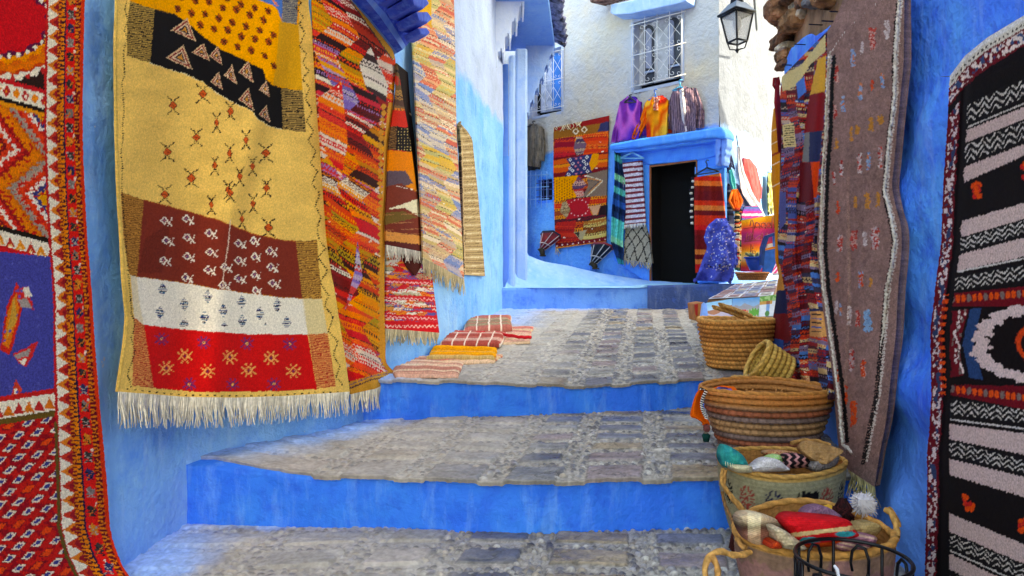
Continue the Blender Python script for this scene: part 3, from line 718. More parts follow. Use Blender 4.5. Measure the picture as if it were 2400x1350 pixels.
def z2(X, Y):
    y0 = np.interp(X, E2x, E2y); b = sm(0, 1.2, Y - y0); return z2e(X) * (1 - b) + .46 * b + .06 * (Y - 4.3) * sm(0, .3, Y - y0) + 0
# smooth the edges a little with hand-made waviness
def e1(X): return np.interp(X, E1x, E1y) + .03 * fbm(X * 5, X * 0, 2) + .01 * fbm(X * 25, X * 0, 4)
def e2(X): return np.interp(X, E2x, E2y) + .03 * fbm(X * 5, X * 0, 7) + .012 * fbm(X * 25, X * 0, 8)
cemf = lambda a, b: (lambda X, Y: np.clip(sm(b, a, X - .207 * Y + .5 * fbm(X * 2, Y * 2, 5)), 0, 1))
tag(pave('path', (-1.75, 1.75), .0065, 150, lambda x: (x * 0 + 2.2, x * 0 + 3.08), lambda X, Y: 0 * X, [-1.66, -1.235, -.855, -.47, 0.0, .42], [.16, .38, .60, .80], 3, cemf(-1.0, -.55), pr=.015), kind='structure')
tag(pave('path', (-1.66, 2.05), .008, 190, lambda x: (e1(x) - .015, x * 0 + 4.8), z1, [-1.5, -1.1, -.70, -.35, .055, .45, .85], [.24, .46, .66, .86, 1.06, 1.3, 1.5], 5, cemf(-1.0, -.5), pr=.015), kind='structure')
tag(pave('path', (-1.15, 3.4), .011, 400, lambda x: (e2(x) - .015, x * 0 + 8.75), z2, [-1.7, -1.4, -1.1, -.80, -.48, -.16, .16, .48, .8, 1.2, 1.6], [.25 + .24 * i for i in range(18)], 7, cemf(-.98, -.5), pr=.017), kind='structure')
tag(mesh('path', [(-2, -4, -.012), (2, -4, -.012), (2, 2.25, -.012), (-2, 2.25, -.012)], [(0, 1, 2, 3)], mat((130, 128, 128), .6, (40, 1, .01), .3, name='paving_coarse')), kind='structure')
# risers
def riser(name, xs, yf, zb, zt, m, seed, back=.02):
    n = 14; t = np.linspace(0, 1, n)[:, None]; X = xs[None, :] + t * 0; Z = zb + (zt - zb)[None, :] * t; Yy = yf[None, :] + .018 * fbm(X * 6, Z * 8, seed) + .01 * (1 - t) * 0 + .012 * t * 0
    P = np.stack([X, Yy, Z], -1); top = P[-1].copy(); top[:, 1] += .25
    P = np.concatenate([P, top[None]], 0); mb = MB(); mb.grid(P); return tag(mb.build(name, m, None, True), kind='structure')
xs = np.arange(-1.72, 2.1, .02); yb = np.interp(xs, [-1.7, -1.45, 2.1], [3.16, 3.03, 3.03]); riser('step', xs, np.minimum(np.interp(xs, [-1.72, -1.55, -1.3, 2.2], [3.1, 3.06, 3.035, 3.03]), e1(xs) + .02), -.05, z1(xs, 0) - .012, M_RIS, 3)
xs = np.arange(-1.15, 2.3, .02); riser('step', xs, e2(xs) + .012, .2, z2e(xs) - .012, M_RIS, 8)
xs = np.arange(-.35, 1.85, .03); riser('step', xs, 8.62 + 0 * xs + .06 * np.sin(xs * 1.5), .55, 1.0 + 0 * xs, M_RIS3, 5)
xs = np.arange(1.82, 4.6, .03); riser('step', xs, 8.60 + 0 * xs, .55, 1.03 + .02 * (xs - 1.8), plaster('navy_step_paint', (52, 84, 150), (44, 70, 128), (40, 90, 200), bump=.5, ns=1.6), 6)
G = np.zeros((6, 40, 3)); 
for i, y in enumerate(np.linspace(8.63, 11.6, 6)):
    for j, x in enumerate(np.linspace(-.3, 4.6, 40)): G[i, j] = (x, y, 1.0 + .02 * (y - 8.6) + .03 * sm(1.7, 2.0, x))
mb = MB(); mb.grid(G); tag(mb.build('path', plaster('threshold_paint', (140, 205, 240), (120, 190, 240), (190, 215, 240), bump=.4), None, True), kind='structure')
tag(mesh('ground', [(-300, -300, -.06), (300, -300, -.06), (300, 300, -.06), (-300, 300, -.06)], [(0, 1, 2, 3)], mat((150, 140, 125), .95, None, .2, name='earth')), kind='structure')
# ================================================================== RUGS ON THE BLUE HOUSE
ORANGE, RED, MAR, CREAM, BLACK, BLUEV, GOLD = (228, 110, 20), (214, 26, 22), (110, 14, 22), (232, 222, 200), (34, 26, 26), (56, 60, 138), (226, 150, 22)
def S(pts, ox, oy, k): return [(ox + x / k, oy + y / k) for x, y in pts]
# ---- 1. thick pile rug at the left edge of the lane
EY = [-40, 0, 155, 311, 466, 570, 650, 806, 909, 1065, 1143, 1236, 1304, 1348, 1400]; EX = [200, 198, 195, 194, 200, 206, 213, 223, 231, 245, 252, 259, 280, 305, 345]
def E(y): return np.interp(y, EY, EX)
c = Cv(-70, -45, 350, 1400, RED)
A_ = [-70, -45]
# fields: medallion, chevrons, blue field, lozenge field
sk = .27
def yy_(x, y0): return y0 + sk * x           # weft lines slope towards the end of the lane
def band(cv, y0, y1, col, x0=-70, x1=350, s=sk):
    cv.poly([(x0, y0 + s * x0), (x1, y0 + s * x1), (x1, y1 + s * x1), (x0, y1 + s * x0)], col)
c.poly([(-70, -45), (350, -45), (350, 230), (-70, 230)], (46, 26, 22))
# medallion rings
def ring(cx, cy, r, sy, col, teeth=0, amp=0, ph=0):
    pts = []
    for i in range(96):
        a = i * 2 * math.pi / 96; k = r * (1 + amp * math.sin(teeth * a + ph) / r)
        pts.append((cx + k * math.cos(a), cy + k * sy * math.sin(a)))
    c.poly(pts, col)
ring(10, 50, 186, .80, (46, 26, 22)); ring(10, 50, 172, .80, CREAM, 28, 5); 
for i in range(56):
    a = i * 2 * math.pi / 56; c.dia(10 + 170 * math.cos(a), 50 + 170 * .8 * math.sin(a), 7, 8, (190, 40, 40) if i % 2 else CREAM)
ring(10, 50, 156, .80, (196, 60, 18), 28, 5); ring(10, 50, 148, .80, ORANGE, 22, 5, 1); ring(10, 50, 132, .78, (216, 92, 20), 18, 5, 2); ring(10, 50, 124, .78, (240, 140, 20), 20, 6, 3); ring(10, 50, 112, .76, (96, 20, 60), 22, 5)
for i in range(30):
    a = i * 2 * math.pi / 30; c.dia(10 + 108 * math.cos(a), 50 + 108 * .76 * math.sin(a), 6, 7, CREAM)
ring(10, 50, 100, .74, (200, 16, 30), 12, 6)
# border of white with red shapes and the dark line
band(c, 182, 192, (200, 24, 34)); band(c, 192, 226, CREAM)
for i in range(-5, 20):
    x = i * 22 - 6; y = yy_(x, 209); c.dia(x, y, 10, 13, (190, 40, 40) if i % 2 else (232, 130, 30)); c.dia(x, y + 2, 4, 5, CREAM if i % 3 == 0 else (232, 130, 30))
band(c, 226, 236, (30, 22, 18)); band(c, 236, 246, (226, 140, 30))
# chevron field: nested zigzags running down the rug
def chev(X, Y):
    Yl = Y - sk * X; d = np.abs(((Yl - 246) % 190) - 95) / 95.0
    t = (X + d * 88 + 6 * ((Y // 6) % 2)) ; t = t - 12
    bands = [(-200, (226, 130, 20)), (-2, (120, 20, 30)), (10, (222, 60, 26)), (22, (232, 214, 196)), (36, (214, 40, 30)), (48, (150, 20, 26)), (60, (226, 120, 22)), (88, (200, 100, 24)), (98, (150, 136, 124)), (112, (176, 150, 130)), (118, (222, 56, 26)), (140, (232, 220, 206)), (154, (48, 50, 110)), (166, (226, 150, 24)), (200, (200, 120, 24))]
    o = np.zeros(X.shape + (3,)); 
    for b, col in bands: o[t > b] = lin(col)
    k = (vn(X / 5, Y / 5, 2) > .72); o[k] = lin((190, 30, 24)); return o
c.poly([(-70, 246 - 19), (350, 246 + 94), (350, 530 + 94), (-70, 530 - 19)], chev)
band(c, 528, 540, (30, 22, 18)); band(c, 540, 546, CREAM); band(c, 546, 574, CREAM)
for i in range(-5, 20):
    x = i * 24; y = yy_(x, 562); c.poly([(x - 12, y + 11), (x, y - 14), (x + 12, y + 11)], (190, 44, 30) if i % 2 else (230, 140, 40)); c.poly([(x - 5, y + 11), (x, y), (x + 5, y + 11)], (238, 190, 120))
band(c, 576, 590, (204, 24, 34))
band(c, 590, 948, (62, 66, 150), s=.1)
# small bird-like motif on the violet field
fx, fy = 44, 742
c.poly([(0, fy + 80), (14, fy - 20), (40, fy - 80), (56, fy - 40), (44, fy + 20), (24, fy + 90)], (205, 40, 30)); c.poly([(6, fy + 66), (20, fy - 16), (40, fy - 60), (50, fy - 36), (38, fy + 14), (20, fy + 74)], (220, 116, 30)); c.poly([(12, fy + 60), (34, fy - 50), (40, fy + 5)], (200, 150, 60))
c.poly([(38, 676), (60, 672), (82, 728), (60, 716), (42, 718)], (205, 40, 40)); c.poly([(40, 700), (64, 700), (76, 722), (50, 720)], (158, 146, 140)); c.poly([(52, 676), (66, 672), (76, 694), (60, 696)], CREAM)
c.poly([(30, 830), (56, 818), (90, 800), (76, 834), (60, 860), (44, 852)], (205, 40, 40)); c.poly([(34, 832), (72, 818), (66, 834), (40, 842)], (158, 146, 140)); c.poly([(44, 846), (66, 838), (56, 858)], CREAM)
c.poly([(26, 925), (38, 888), (52, 914), (44, 930)], (205, 60, 40)); c.poly([(33, 912), (40, 908), (42, 934), (33, 936)], CREAM)
for k in range(46):
    x = random.Random(k).uniform(-60, 96); y = random.Random(k + 90).uniform(600, 940); 
    c.ell(x, y, 4, 3, (76, 80, 165))
band(c, 930, 942, (196, 30, 30), s=-.16); band(c, 942, 984, CREAM, s=-.16)
for i in range(-5, 20):
    x = i * 24 - 4; y = 962 - .16 * x; c.poly([(x - 13, y + 15), (x, y - 12), (x + 13, y + 15)], (216, 110, 30) if i % 2 else (190, 40, 40))
band(c, 982, 996, (100, 78, 30), s=-.16)
def loz(X, Y):
    Yl = Y + .16 * X; j = np.floor(Yl / 26); Xo = X + (j % 2) * 22; i = np.floor(Xo / 44); cx = (i + .5) * 44; cy = (j + .5) * 26
    dx = (Xo - cx); dy = (Yl - cy) + dx * .32; d = np.abs(dx) / 17 + np.abs(dy) / 9.5
    o = np.tile(lin((196, 28, 26)), X.shape + (1,)); o[vn(X / 9, Y / 7, 4) > .58] = lin((150, 16, 30)); o[d < 1.15] = lin((120, 16, 30))
    k = hsh(i, j, 2); o[(d < 1) & (k > .22)] = lin((226, 208, 186)); o[(d < .58) & (k > .22)] = lin((52, 58, 130)); o[(d < .95) & (k <= .22)] = lin((226, 70, 26)); return o
c.poly([(-70, 1008), (350, 940), (350, 1400), (-70, 1400)], loz)
# borders that follow the edge
sc1 = lambda Y: np.interp(Y, [0, 700, 1060, 1400], [1, 1.02, 1.25, 1.45])
D_ = (E(c.Y) - c.X) / sc1(c.Y)
def strip(d0, d1, col):
    m = (D_ >= d0) & (D_ < d1)
    if callable(col): v = col(c.X, c.Y); c.a[m] = v[m]
    else: c.a[m] = lin(col)
ypar = c.Y
strip(60, 88, CREAM)
def tri(X, Y):
    o = np.tile(lin((232, 222, 200)), X.shape + (1,)); j = np.floor(Y / 34); f = Y / 34 - j; d = D_ - 60
    m = d < 24 * (1 - np.abs(f - .5) * 2); o[m] = lin((200, 50, 34)); o[m & (j % 2 == 0)] = lin((222, 120, 36)); o[(d < 11 * (1 - np.abs(f - .5) * 3))] = lin((150, 24, 34)); return o
strip(60, 86, tri); strip(84, 90, (190, 28, 30))
m = (D_ >= 86) & (D_ < 92) & (c.Y > 990); c.a[m] = lin((96, 76, 32))
def two(a, b, L1, ph=0, w_=.5):
    def f(X, Y):
        o = np.tile(lin(a), X.shape + (1,)); t = (Y / L1 + ph + .35 * (vn(X / 6, Y / 6, 5) - .5)) % 1; o[t < w_] = lin(b); return o
    return f
strip(52, 60, two((120, 16, 26), (222, 120, 26), 9)); strip(44, 53, two((232, 126, 24), (60, 24, 34), 11, .3, .35)); strip(42, 45, (28, 26, 60))
strip(20, 42, (222, 26, 24)); strip(12, 20, two((226, 120, 26), (110, 16, 26), 9, .1)); strip(8, 12.5, two((110, 14, 26), (226, 120, 26), 13, 0, .3)); strip(-99, 8, (216, 50, 20))
q = random.Random(3); y = -30; k = 0
while y < 1400:
    s = float(sc1(y)); x = float(E(y)) - 31 * s; col = [(48, 44, 44), (216, 130, 40), (58, 52, 50), (40, 42, 90), (120, 110, 104)][k % 5]
    for a in (-1, 0, 1):
        c.poly([(x - 9 * s, y + a * 7 * s), (x - 3 * s, y + a * 9 * s - 6), (x + 6 * s, y + a * 6 * s - 3), (x + 9 * s, y + a * 4 * s + 3), (x, y + a * 5 * s + 3)], col)
    c.dots([(x - 7 * s, y - 8 * s), (x + 8 * s, y + 8 * s)], 5, 3, 4, (170, 160, 150) if k % 2 == 0 else (30, 26, 30)); c.dots([(x + 7 * s, y - 9 * s), (x - 6 * s, y + 9 * s)], 5, 3, 4, (150, 140, 132) if k % 2 == 0 else (210, 120, 40))
    if k % 3 == 1: c.ell(x + 10 * s, y + 18 * s, 3, 4, (236, 200, 180))
    y += 33 * s; k += 1
ys = [-40, 60, 155, 311, 466, 570, 650, 806, 909, 1000, 1065, 1143, 1236, 1304, 1348, 1395]
rows = [[(-60, y - .27 * 60), (-60 + (float(E(y)) + 60) * .5, y), (float(E(y)), y + 6)] for y in ys]
o = sheet('pile_rug', rows, L(.05), c, 2.0, fold=lambda u, v, x, y: .012 * np.sin(v * 14) * u + .02 * u + .10 * sm(1230, 1380, y) * sm(200, 320, x), pile=.0009, knot=(2.7, 2.4), jit=.28, thick=.03, m=WOOL(), rag=1.5, seed=7)
tag(o, 'thick red and orange wool pile rug with a violet field, at the photo\'s left edge', 'rug', 'rugs for sale hung on the lane walls')

# ---- 2. mustard kilim with motifs
MUS = (230, 188, 100)
c = Cv(265, -45, 835, 950, MUS, 1.0)
mott = fbm(c.X / 60, c.Y / 22, 4) ; c.a *= (1 + .35 * mott)[..., None]
def hatch(bg, st, pitch=4.2, slope=.12):
    def f(X, Y):
        o = np.tile(lin(bg), X.shape + (1,)); t = ((Y - slope * X + 2 * vn(X / 8, Y / 8, 2)) / pitch) % 1; o[t < .48] = lin(st); return o
    return f
blk_t = [(363, 22), (409, 33), (443, 56), (480, 89), (517, 115), (572, 141), (617, 163), (624, 185), (639, 200), (659, 207)]
blk_b = [(352, 148), (391, 161), (435, 174), (476, 193), (509, 219), (554, 244), (591, 259), (602, 278), (631, 296), (663, 304)]
GOLDC = (238, 158, 14)
c.poly([(300, -45), (305, 3)] + blk_t + [(709, 211), (700, 55), (705, -45)], GOLDC)
c.poly([(655, 50), (700, 58), (709, 211), (640, 200), (650, 120)], (216, 156, 34))
def specks(n, seed):
    q = random.Random(seed)
    for i in range(8):
        for j in range(9):
            x = 405 + j * 32 + (i % 2) * 15 + i * 6; y = -38 + i * 28 + j * 9 + q.uniform(-4, 4)
            lim = np.interp(x, [p[0] for p in blk_t], [p[1] for p in blk_t]) - 12
            if y < lim and x < 648:
                s = q.uniform(.8, 1.1); c.dia(x, y, 9 * s, 11 * s, (168, 72, 16)); c.dots([(x - 6, y - 6), (x + 6, y + 7)], 4, 3, 5, (70, 30, 16)); c.dots([(x - 3, y + 6), (x + 5, y - 6)], 5, 2.5, 4, (70, 30, 16))
specks(0, 3)
c.poly([(595, -45), (605, 0), (640, 12), (652, 24), (660, 48), (668, -45)], (60, 110, 190)); c.poly([(662, -45), (700, -45), (696, 58), (662, 52)], hatch((150, 145, 130), (70, 75, 100)))
c.dots([(640, 0), (652, 16)], 4, 3, 6, (220, 120, 60))
c.poly([(305, 3)] + blk_t[:1] + blk_b[:1] + [(298, 130), (298, 55)], hatch((176, 142, 72), (58, 44, 26)))
c.poly(blk_t + blk_b[::-1], (16, 14, 18)); c.poly([(659, 207), (709, 211), (717, 309), (663, 304)], hatch((166, 134, 76), (44, 34, 24), 4.2, .06))
c.dots(blk_b, 5, 2.5, 2.5, (220, 205, 170)); c.dots(blk_t, 5, 2, 2.5, (120, 70, 20))
for (x, y, s, f) in S([(480, 180, ), (455, 370), (600, 330), (690, 350), (775, 470), (885, 455), (700, 520), (885, 620), (1000, 560), (1000, 720)], 250, 0, 2.7) and [(430, 70, 1.15, 1), (420, 135, 1.2, 1), (470, 122, .85, 1), (506, 130, .95, 1), (540, 175, .95, 1), (577, 168, 1.1, 1), (508, 190, .9, 1), (577, 232, 1.1, 1), (620, 208, .8, 1), (620, 267, .85, 1)]:
    w_ = 1.0 if x < 480 else .62; A = (x + 8 * s * w_, y - 24 * s); B = (x - 26 * s * w_, y - 2 * s + 3); C2 = (x + 26 * s * w_, y + 24 * s)
    cols = [(228, 190, 150), (150, 40, 40), (230, 200, 170), (60, 40, 50), (220, 150, 60)]
    g = ((A[0] + B[0] + C2[0]) / 3, (A[1] + B[1] + C2[1]) / 3)
    for i, cc in enumerate(cols):
        k = 1 - i * .19; c.poly([(g[0] + (p[0] - g[0]) * k, g[1] + (p[1] - g[1]) * k) for p in (A, B, C2)], hatch(cc, tuple(int(v * .72) for v in cc), 5, 1.0))
# turtles
for x, y in S([(415, 660), (605, 600), (790, 710), (690, 780), (575, 870), (385, 955), (880, 890), (780, 965), (690, 1040), (1010, 965), (535, 1130), (850, 1120), (920, 1050), (775, 1205), (1018, 1190), (365, 1225), (665, 1300), (918, 1290)], 250, 0, 2.7) + [(566, 512), (630, 532), (537, 455)]:
    q_ = random.Random(int(x * 7 + y)); w_ = (1.0 if x < 480 or x > 600 else .72) * q_.uniform(.82, 1.15); x += q_.uniform(-3, 3); y += q_.uniform(-3, 3)
    c.dia(x, y, 11 * w_, 11, (60, 30, 20)); c.dia(x, y, 9 * w_, 9, (204, 84, 34)); c.dots([(x - 6 * w_, y - 2), (x + 6 * w_, y + 3)], 4, 2, 3, (120, 40, 20))
    for a, b in ((-1, -1), (1, -1), (-1, 1), (1, 1)):
        c.dots([(x + a * 4 * w_, y + b * 11), (x + a * 4 * w_, y + b * 15), (x + a * 10 * w_, y + b * 17), (x + a * 14 * w_, y + b * 22)], 3.4, 2.6, 3.6, (44, 28, 18))
# brown band
br = [(337, 468), (428, 492), (517, 517), (588, 546), (650, 561), (694, 565)]; brb = [(321, 649), (428, 663), (517, 679), (583, 688), (650, 697), (708, 700)]
BRN = (126, 44, 32)
c.poly(br + brb[::-1] + [(321, 605)], BRN); c.poly([(340, 560), (400, 520), (380, 640), (323, 640)], (110, 38, 28))
c.poly([(283, 450), (337, 468), (321, 649), (303, 643), (290, 560)], hatch((186, 128, 58), (118, 74, 34))); c.poly([(694, 565), (743, 563), (754, 700), (708, 700)], hatch((190, 140, 64), (110, 70, 36), 4.2, 0))
c.dots(br, 4, 2, 3, (190, 100, 34)); c.dots(brb, 3, 2.4, 3, (200, 130, 40))
for x, y in S([(305, 150), (420, 140), (540, 215), (315, 255), (425, 240), (300, 360), (425, 340), (545, 315), (535, 410), (415, 450), (695, 270), (775, 255), (860, 310), (695, 360), (780, 340), (865, 395), (695, 455), (780, 435), (875, 480), (622, 395), (785, 520), (612, 490)], 250, 450, 2.25):
    w_ = .8 if 560 < x < 610 else 1
    c.dots([(x - 9 * w_, y), (x, y - 9), (x + 8 * w_, y), (x, y + 9), (x - 9 * w_, y)], 3.6, 2.6, 3.6, (232, 222, 206)); c.dia(x, y, 5 * w_, 5, (86, 60, 110)); c.dia(x, y, 2, 2, (190, 90, 80))
    c.dots([(x + 7 * w_, y + 2), (x + 17 * w_, y + 12)], 3.4, 3, 4, (232, 222, 206)); c.dots([(x + 17 * w_, y - 5), (x + 8 * w_, y + 14)], 4, 2.6, 3.4, (232, 222, 206))
c.dots([(540, 520), (534, 580), (524, 640), (522, 680)], 9, 9, 2.2, (214, 190, 170))
# cream band
cb = [(314, 743), (337, 761), (428, 772), (521, 779), (579, 783), (721, 784)]
c.poly([(306, 645)] + brb + [(754, 700), (768, 781)] + cb[::-1], (222, 208, 176)); c.poly([(321, 649)] + brb[1:] + [(721, 784)] + cb[1:][::-1] + [(325, 700)], (232, 226, 212)); c.poly([(712, 700), (754, 700), (768, 781), (721, 784)], (214, 196, 148))
for x, y in S([(295, 515), (280, 635), (410, 590), (410, 700), (533, 550), (515, 660), (615, 625), (620, 718), (712, 580), (715, 680), (807, 640), (840, 725), (900, 595), (950, 690)], 250, 450, 2.25):
    s = 1 if x < 700 else .85
    for r in range(-5, 6):
        hw = 11 * s * (1 - abs(r) / 6); 
        if 766 < y + r * 2.9: continue
        c.line([(x - hw, y + r * 2.9), (x + hw, y + r * 2.9)], 1.7, [(40, 60, 120), (60, 40, 50), (44, 100, 130)][r % 3])
# red band
rb = [(361, 910), (472, 919), (650, 917), (743, 912)]
c.poly(cb[1:] + rb[::-1], (206, 18, 24)); c.poly([(314, 743), (337, 761), (361, 910), (310, 903)], hatch((214, 140, 80), (176, 60, 40))); c.poly([(723, 784), (768, 781), (787, 906), (743, 911)], hatch((214, 140, 80), (176, 60, 40), 4.2, 0))
def star(x, y, a, b, r=12):
    c.dots([(x - r * .7, y), (x, y - r * .8), (x + r * .7, y), (x, y + r * .8), (x - r * .7, y)], 3.6, 3.2, 4.4, a); c.dia(x, y, 4, 4, b)
    for sx_, sy_ in ((1, 1), (1, -1), (-1, 1), (-1, -1)): c.dots([(x + sx_ * r * .45, y + sy_ * r), (x + sx_ * r * .7, y + sy_ * (r + 5))], 3, 3, 4, a); c.dots([(x + sx_ * (r - 1), y + sy_ * 4), (x + sx_ * (r + 4), y + sy_ * 8)], 3, 3, 4, a)
for x, y in S([(290, 775), (512, 795), (740, 800), (965, 802), (435, 1012), (665, 1015), (882, 1012)], 250, 450, 2.25): star(x, y, (110, 40, 100), (232, 170, 90), 10); c.dia(x, y, 2, 2, (80, 40, 80))
for x, y in S([(412, 865), (650, 870), (867, 875), (315, 930), (533, 945), (748, 940), (985, 945)], 250, 450, 2.25): star(x, y, (232, 160, 90), (110, 40, 80))
zr = S([(1230, -70), (1195, -10), (1235, 20), (1195, 45), (1245, 110), (1220, 150), (1255, 210), (1220, 290), (1265, 340), (1240, 400), (1280, 450), (1240, 500), (1285, 560), (1255, 620), (1300, 700), (1265, 770), (1310, 830), (1275, 890), (1325, 960), (1290, 1030), (1335, 1085), (1300, 1160), (1350, 1230), (1320, 1300)], 250, 0, 2.7) + S([(1130, 130), (1110, 190), (1120, 255), (1155, 300), (1115, 345), (1165, 415), (1125, 475), (1170, 545), (1150, 600), (1195, 660), (1170, 735), (1220, 790), (1195, 860), (1230, 920), (1210, 975), (1255, 1030)], 250, 450, 2.25)
zl = S([(140, -60), (115, 60), (135, 130), (110, 190), (130, 240), (105, 330), (115, 480), (95, 520), (105, 620), (110, 700), (100, 800), (105, 880), (90, 960), (100, 1050), (95, 1180)], 250, 0, 2.7) + S([(115, 440), (125, 550), (130, 640), (150, 700), (130, 770), (150, 840), (135, 890), (110, 960), (130, 1030)], 250, 450, 2.25)
c.dots(zr, 5.2, 3.0, 3.6, (44, 32, 20)); c.dots([(x, y) for x, y in zl if y < 440 or y > 640], 5.2, 2.8, 3.4, (44, 32, 20))
c.dots([(300, 912), (420, 926), (600, 928), (800, 918)], 17, 3, 5, (60, 40, 20))
left = [(277, -30), (277, 0), (273, 100), (275, 300), (280, 450), (287, 550), (292, 650), (300, 740), (296, 800), (285, 870), (278, 918)]
right = [(722, -30), (722, 0), (735, 100), (745, 250), (757, 400), (768, 550), (780, 650), (795, 750), (808, 830), (820, 918)]
rws = []
for t in np.linspace(0, 1, 22):
    a = resamp(left, 200)[int(t * 199)]; b = resamp(right, 200)[int(t * 199)]
    mid = (a + b) / 2 + np.array([0, 14 * t]); rws.append([tuple(a), (a[0] * .72 + b[0] * .28, a[1] * .72 + b[1] * .28 + 12 * t), tuple(mid), (a[0] * .28 + b[0] * .72, a[1] * .28 + b[1] * .72 + 10 * t), tuple(b)])
def fold2(u, v, x, y):   # bulge over the hidden pole at the top, one soft crease down the middle
    cr = 640 - (v < .35) * 0 
    d = (x - np.interp(y, [0, 160, 280, 500, 700, 920], [660, 645, 605, 545, 520, 500]))
    return .03 + .07 * np.sin(np.pi * np.clip(u, 0, 1)) ** 1 + .035 * np.exp(-(d / 26) ** 2) * (1 - v * .7) - .03 * np.exp(-((d - 45) / 40) ** 2) * (1 - v) + .024 * np.sin(u * 11 + v * 3) * v + .012 * np.sin(u * 23 + v * 5) * sm(.3, .9, v) + .02 * fbm(x / 70, y / 120, 3)
kilim = thing('kilim', 'mustard yellow flatweave kilim with black, brown, cream and red bands on the blue wall', 'rug', tuple(P3(540, 1000, 3.4)), 'rugs for sale hung on the lane walls')
o = sheet('weave', rws, L(.07), c, 1.9, kilim, fold2, knot=(1.7, 1.7), jit=.18, thick=.014)
fringe('fringe', o_edge['weave'][0], .125, kilim, (236, 230, 216), .0026, 420, seed=3, spread=.012, clump=4)

# ---- generator for striped, zigzagging kilim weave
def weave_pattern(pal, seed, slope=.5, wmin=7, wmax=20, wave=5, wl=60, fine=1.0, patch=None):
    q = random.Random(seed); segs = []; t = -400
    while t < 1800:
        w_ = q.uniform(wmin, wmax); segs.append((t, q.choice(pal), q.choice(pal), q.choice([0, 1, 1, 2, 3, 3]))); t += w_
    st = np.array([s[0] for s in segs]); ca = np.array([lin(s[1]) for s in segs]); cb_ = np.array([lin(s[2]) for s in segs]); ty = np.array([s[3] for s in segs])
    def f(X, Y):
        t = Y - slope * X + wave * .5 * np.sin(X / wl * np.pi + seed) + 1.5 * vn(X / 40, Y / 40, seed)
        i = np.clip(np.searchsorted(st, t) - 1, 0, len(st) - 2); fr = (t - st[i]) / (st[i + 1] - st[i]); wpx = (st[i + 1] - st[i])
        o = ca[i].copy(); T = ty[i]; ph = (X / (5.5 * fine))
        m = (T == 1) & (np.abs(fr - .5) < .22) & ((ph + i * .3) % 1 < .55); o[m] = cb_[i][m]
        m = (T == 2) & (np.abs(fr - .5 - .22 * (2 * np.abs((ph * .7) % 1 - .5) * 2 - 1)) < .16); o[m] = cb_[i][m]
        m = (T == 3) & (((np.floor(t / 3.0) + np.floor(ph)) % 2) == 0) & (fr > .2) & (fr < .85); o[m] = cb_[i][m] * .8 + ca[i][m] * .2
        edge = (fr < .12) & ((i % 3) == 0); o[edge] = lin(BLACK) * 1.3
        dash = (hsh(np.floor(X / 5), np.floor(t / 2.0), seed) > .9965); o[dash] = lin((236, 220, 200))
        return o
    return f
def patches(cv, region, pals, seed, slope, w_=62, h_=120, **k):
    """hourglass / triangle patches, each with its own weave"""
    q = random.Random(seed); fs = [weave_pattern(p, seed + 7 * i, slope * q.uniform(.8, 1.15), **k) for i, p in enumerate(pals)]
    def f(X, Y):
        Ys = Y - slope * X; r = Ys / h_; tri = np.abs((r % 1) * 2 - 1); a = np.floor((X + tri * w_ * .9 + seed * 5) / w_); b = np.floor(r * 2 + .5)
        idx = (hsh(a, b, seed) * len(fs) * .999).astype(int); o = np.zeros(X.shape + (3,))
        for i, g in enumerate(fs):
            m = idx == i
            if m.any():
                v = g(X + i * 13, Y + i * 37 + a * 23); o[m] = v[m]
        return o
    return cv.poly(region, f)
# ---- 3. red and orange patchwork kilim
HOT = [(214, 30, 26), (226, 60, 30), (236, 130, 20), (226, 150, 26), (100, 24, 28), (44, 24, 28), (222, 210, 190), (150, 110, 170), (206, 40, 60)]
HOT2 = [(236, 136, 20), (226, 150, 26), (200, 120, 20), (214, 60, 24), (60, 28, 24), (176, 140, 30)]
HOT3 = [(120, 26, 26), (150, 30, 34), (214, 34, 30), (226, 214, 196), (70, 26, 28), (180, 50, 34)]
HOT4 = [(214, 26, 34), (206, 30, 44), (226, 70, 40), (220, 196, 180), (236, 120, 24)]
HOT5 = [(120, 96, 176), (92, 80, 150), (168, 140, 180), (200, 60, 60), (180, 170, 180)]
c = Cv(715, -60, 990, 930, HOT[0])
patches(c, [(715, -60), (990, -60), (990, 930), (715, 930)], [HOT, HOT2, HOT3, HOT4, HOT, HOT2, HOT4, HOT5], 5, .55, 62, 150, wmin=6, wmax=17)
c.poly([(745, 230), (800, 190), (815, 330), (800, 420), (750, 330)], weave_pattern(HOT4, 3, .6))
c.poly([(868, 110), (910, 200), (905, 240), (860, 210), (842, 150)], weave_pattern([(222, 212, 196), (214, 200, 190), (60, 40, 44), (226, 210, 200)], 6, .5))
for pts in ([(838, 560), (850, 652), (808, 728), (830, 640)],): c.poly(pts, weave_pattern(HOT5, 4, .3))
c.line([(x - 6, y) for x, y in [(922, 240), (912, 330), (908, 450), (903, 560), (901, 660), (902, 760), (905, 850), (930, 880)]], 11, (206, 140, 50))
for i in range(40): c.dia(891 + (i % 2) * 2 + max(0, 330 - (250 + i * 15)) * .1, 250 + i * 15, 7, 8, (206, 140, 50))
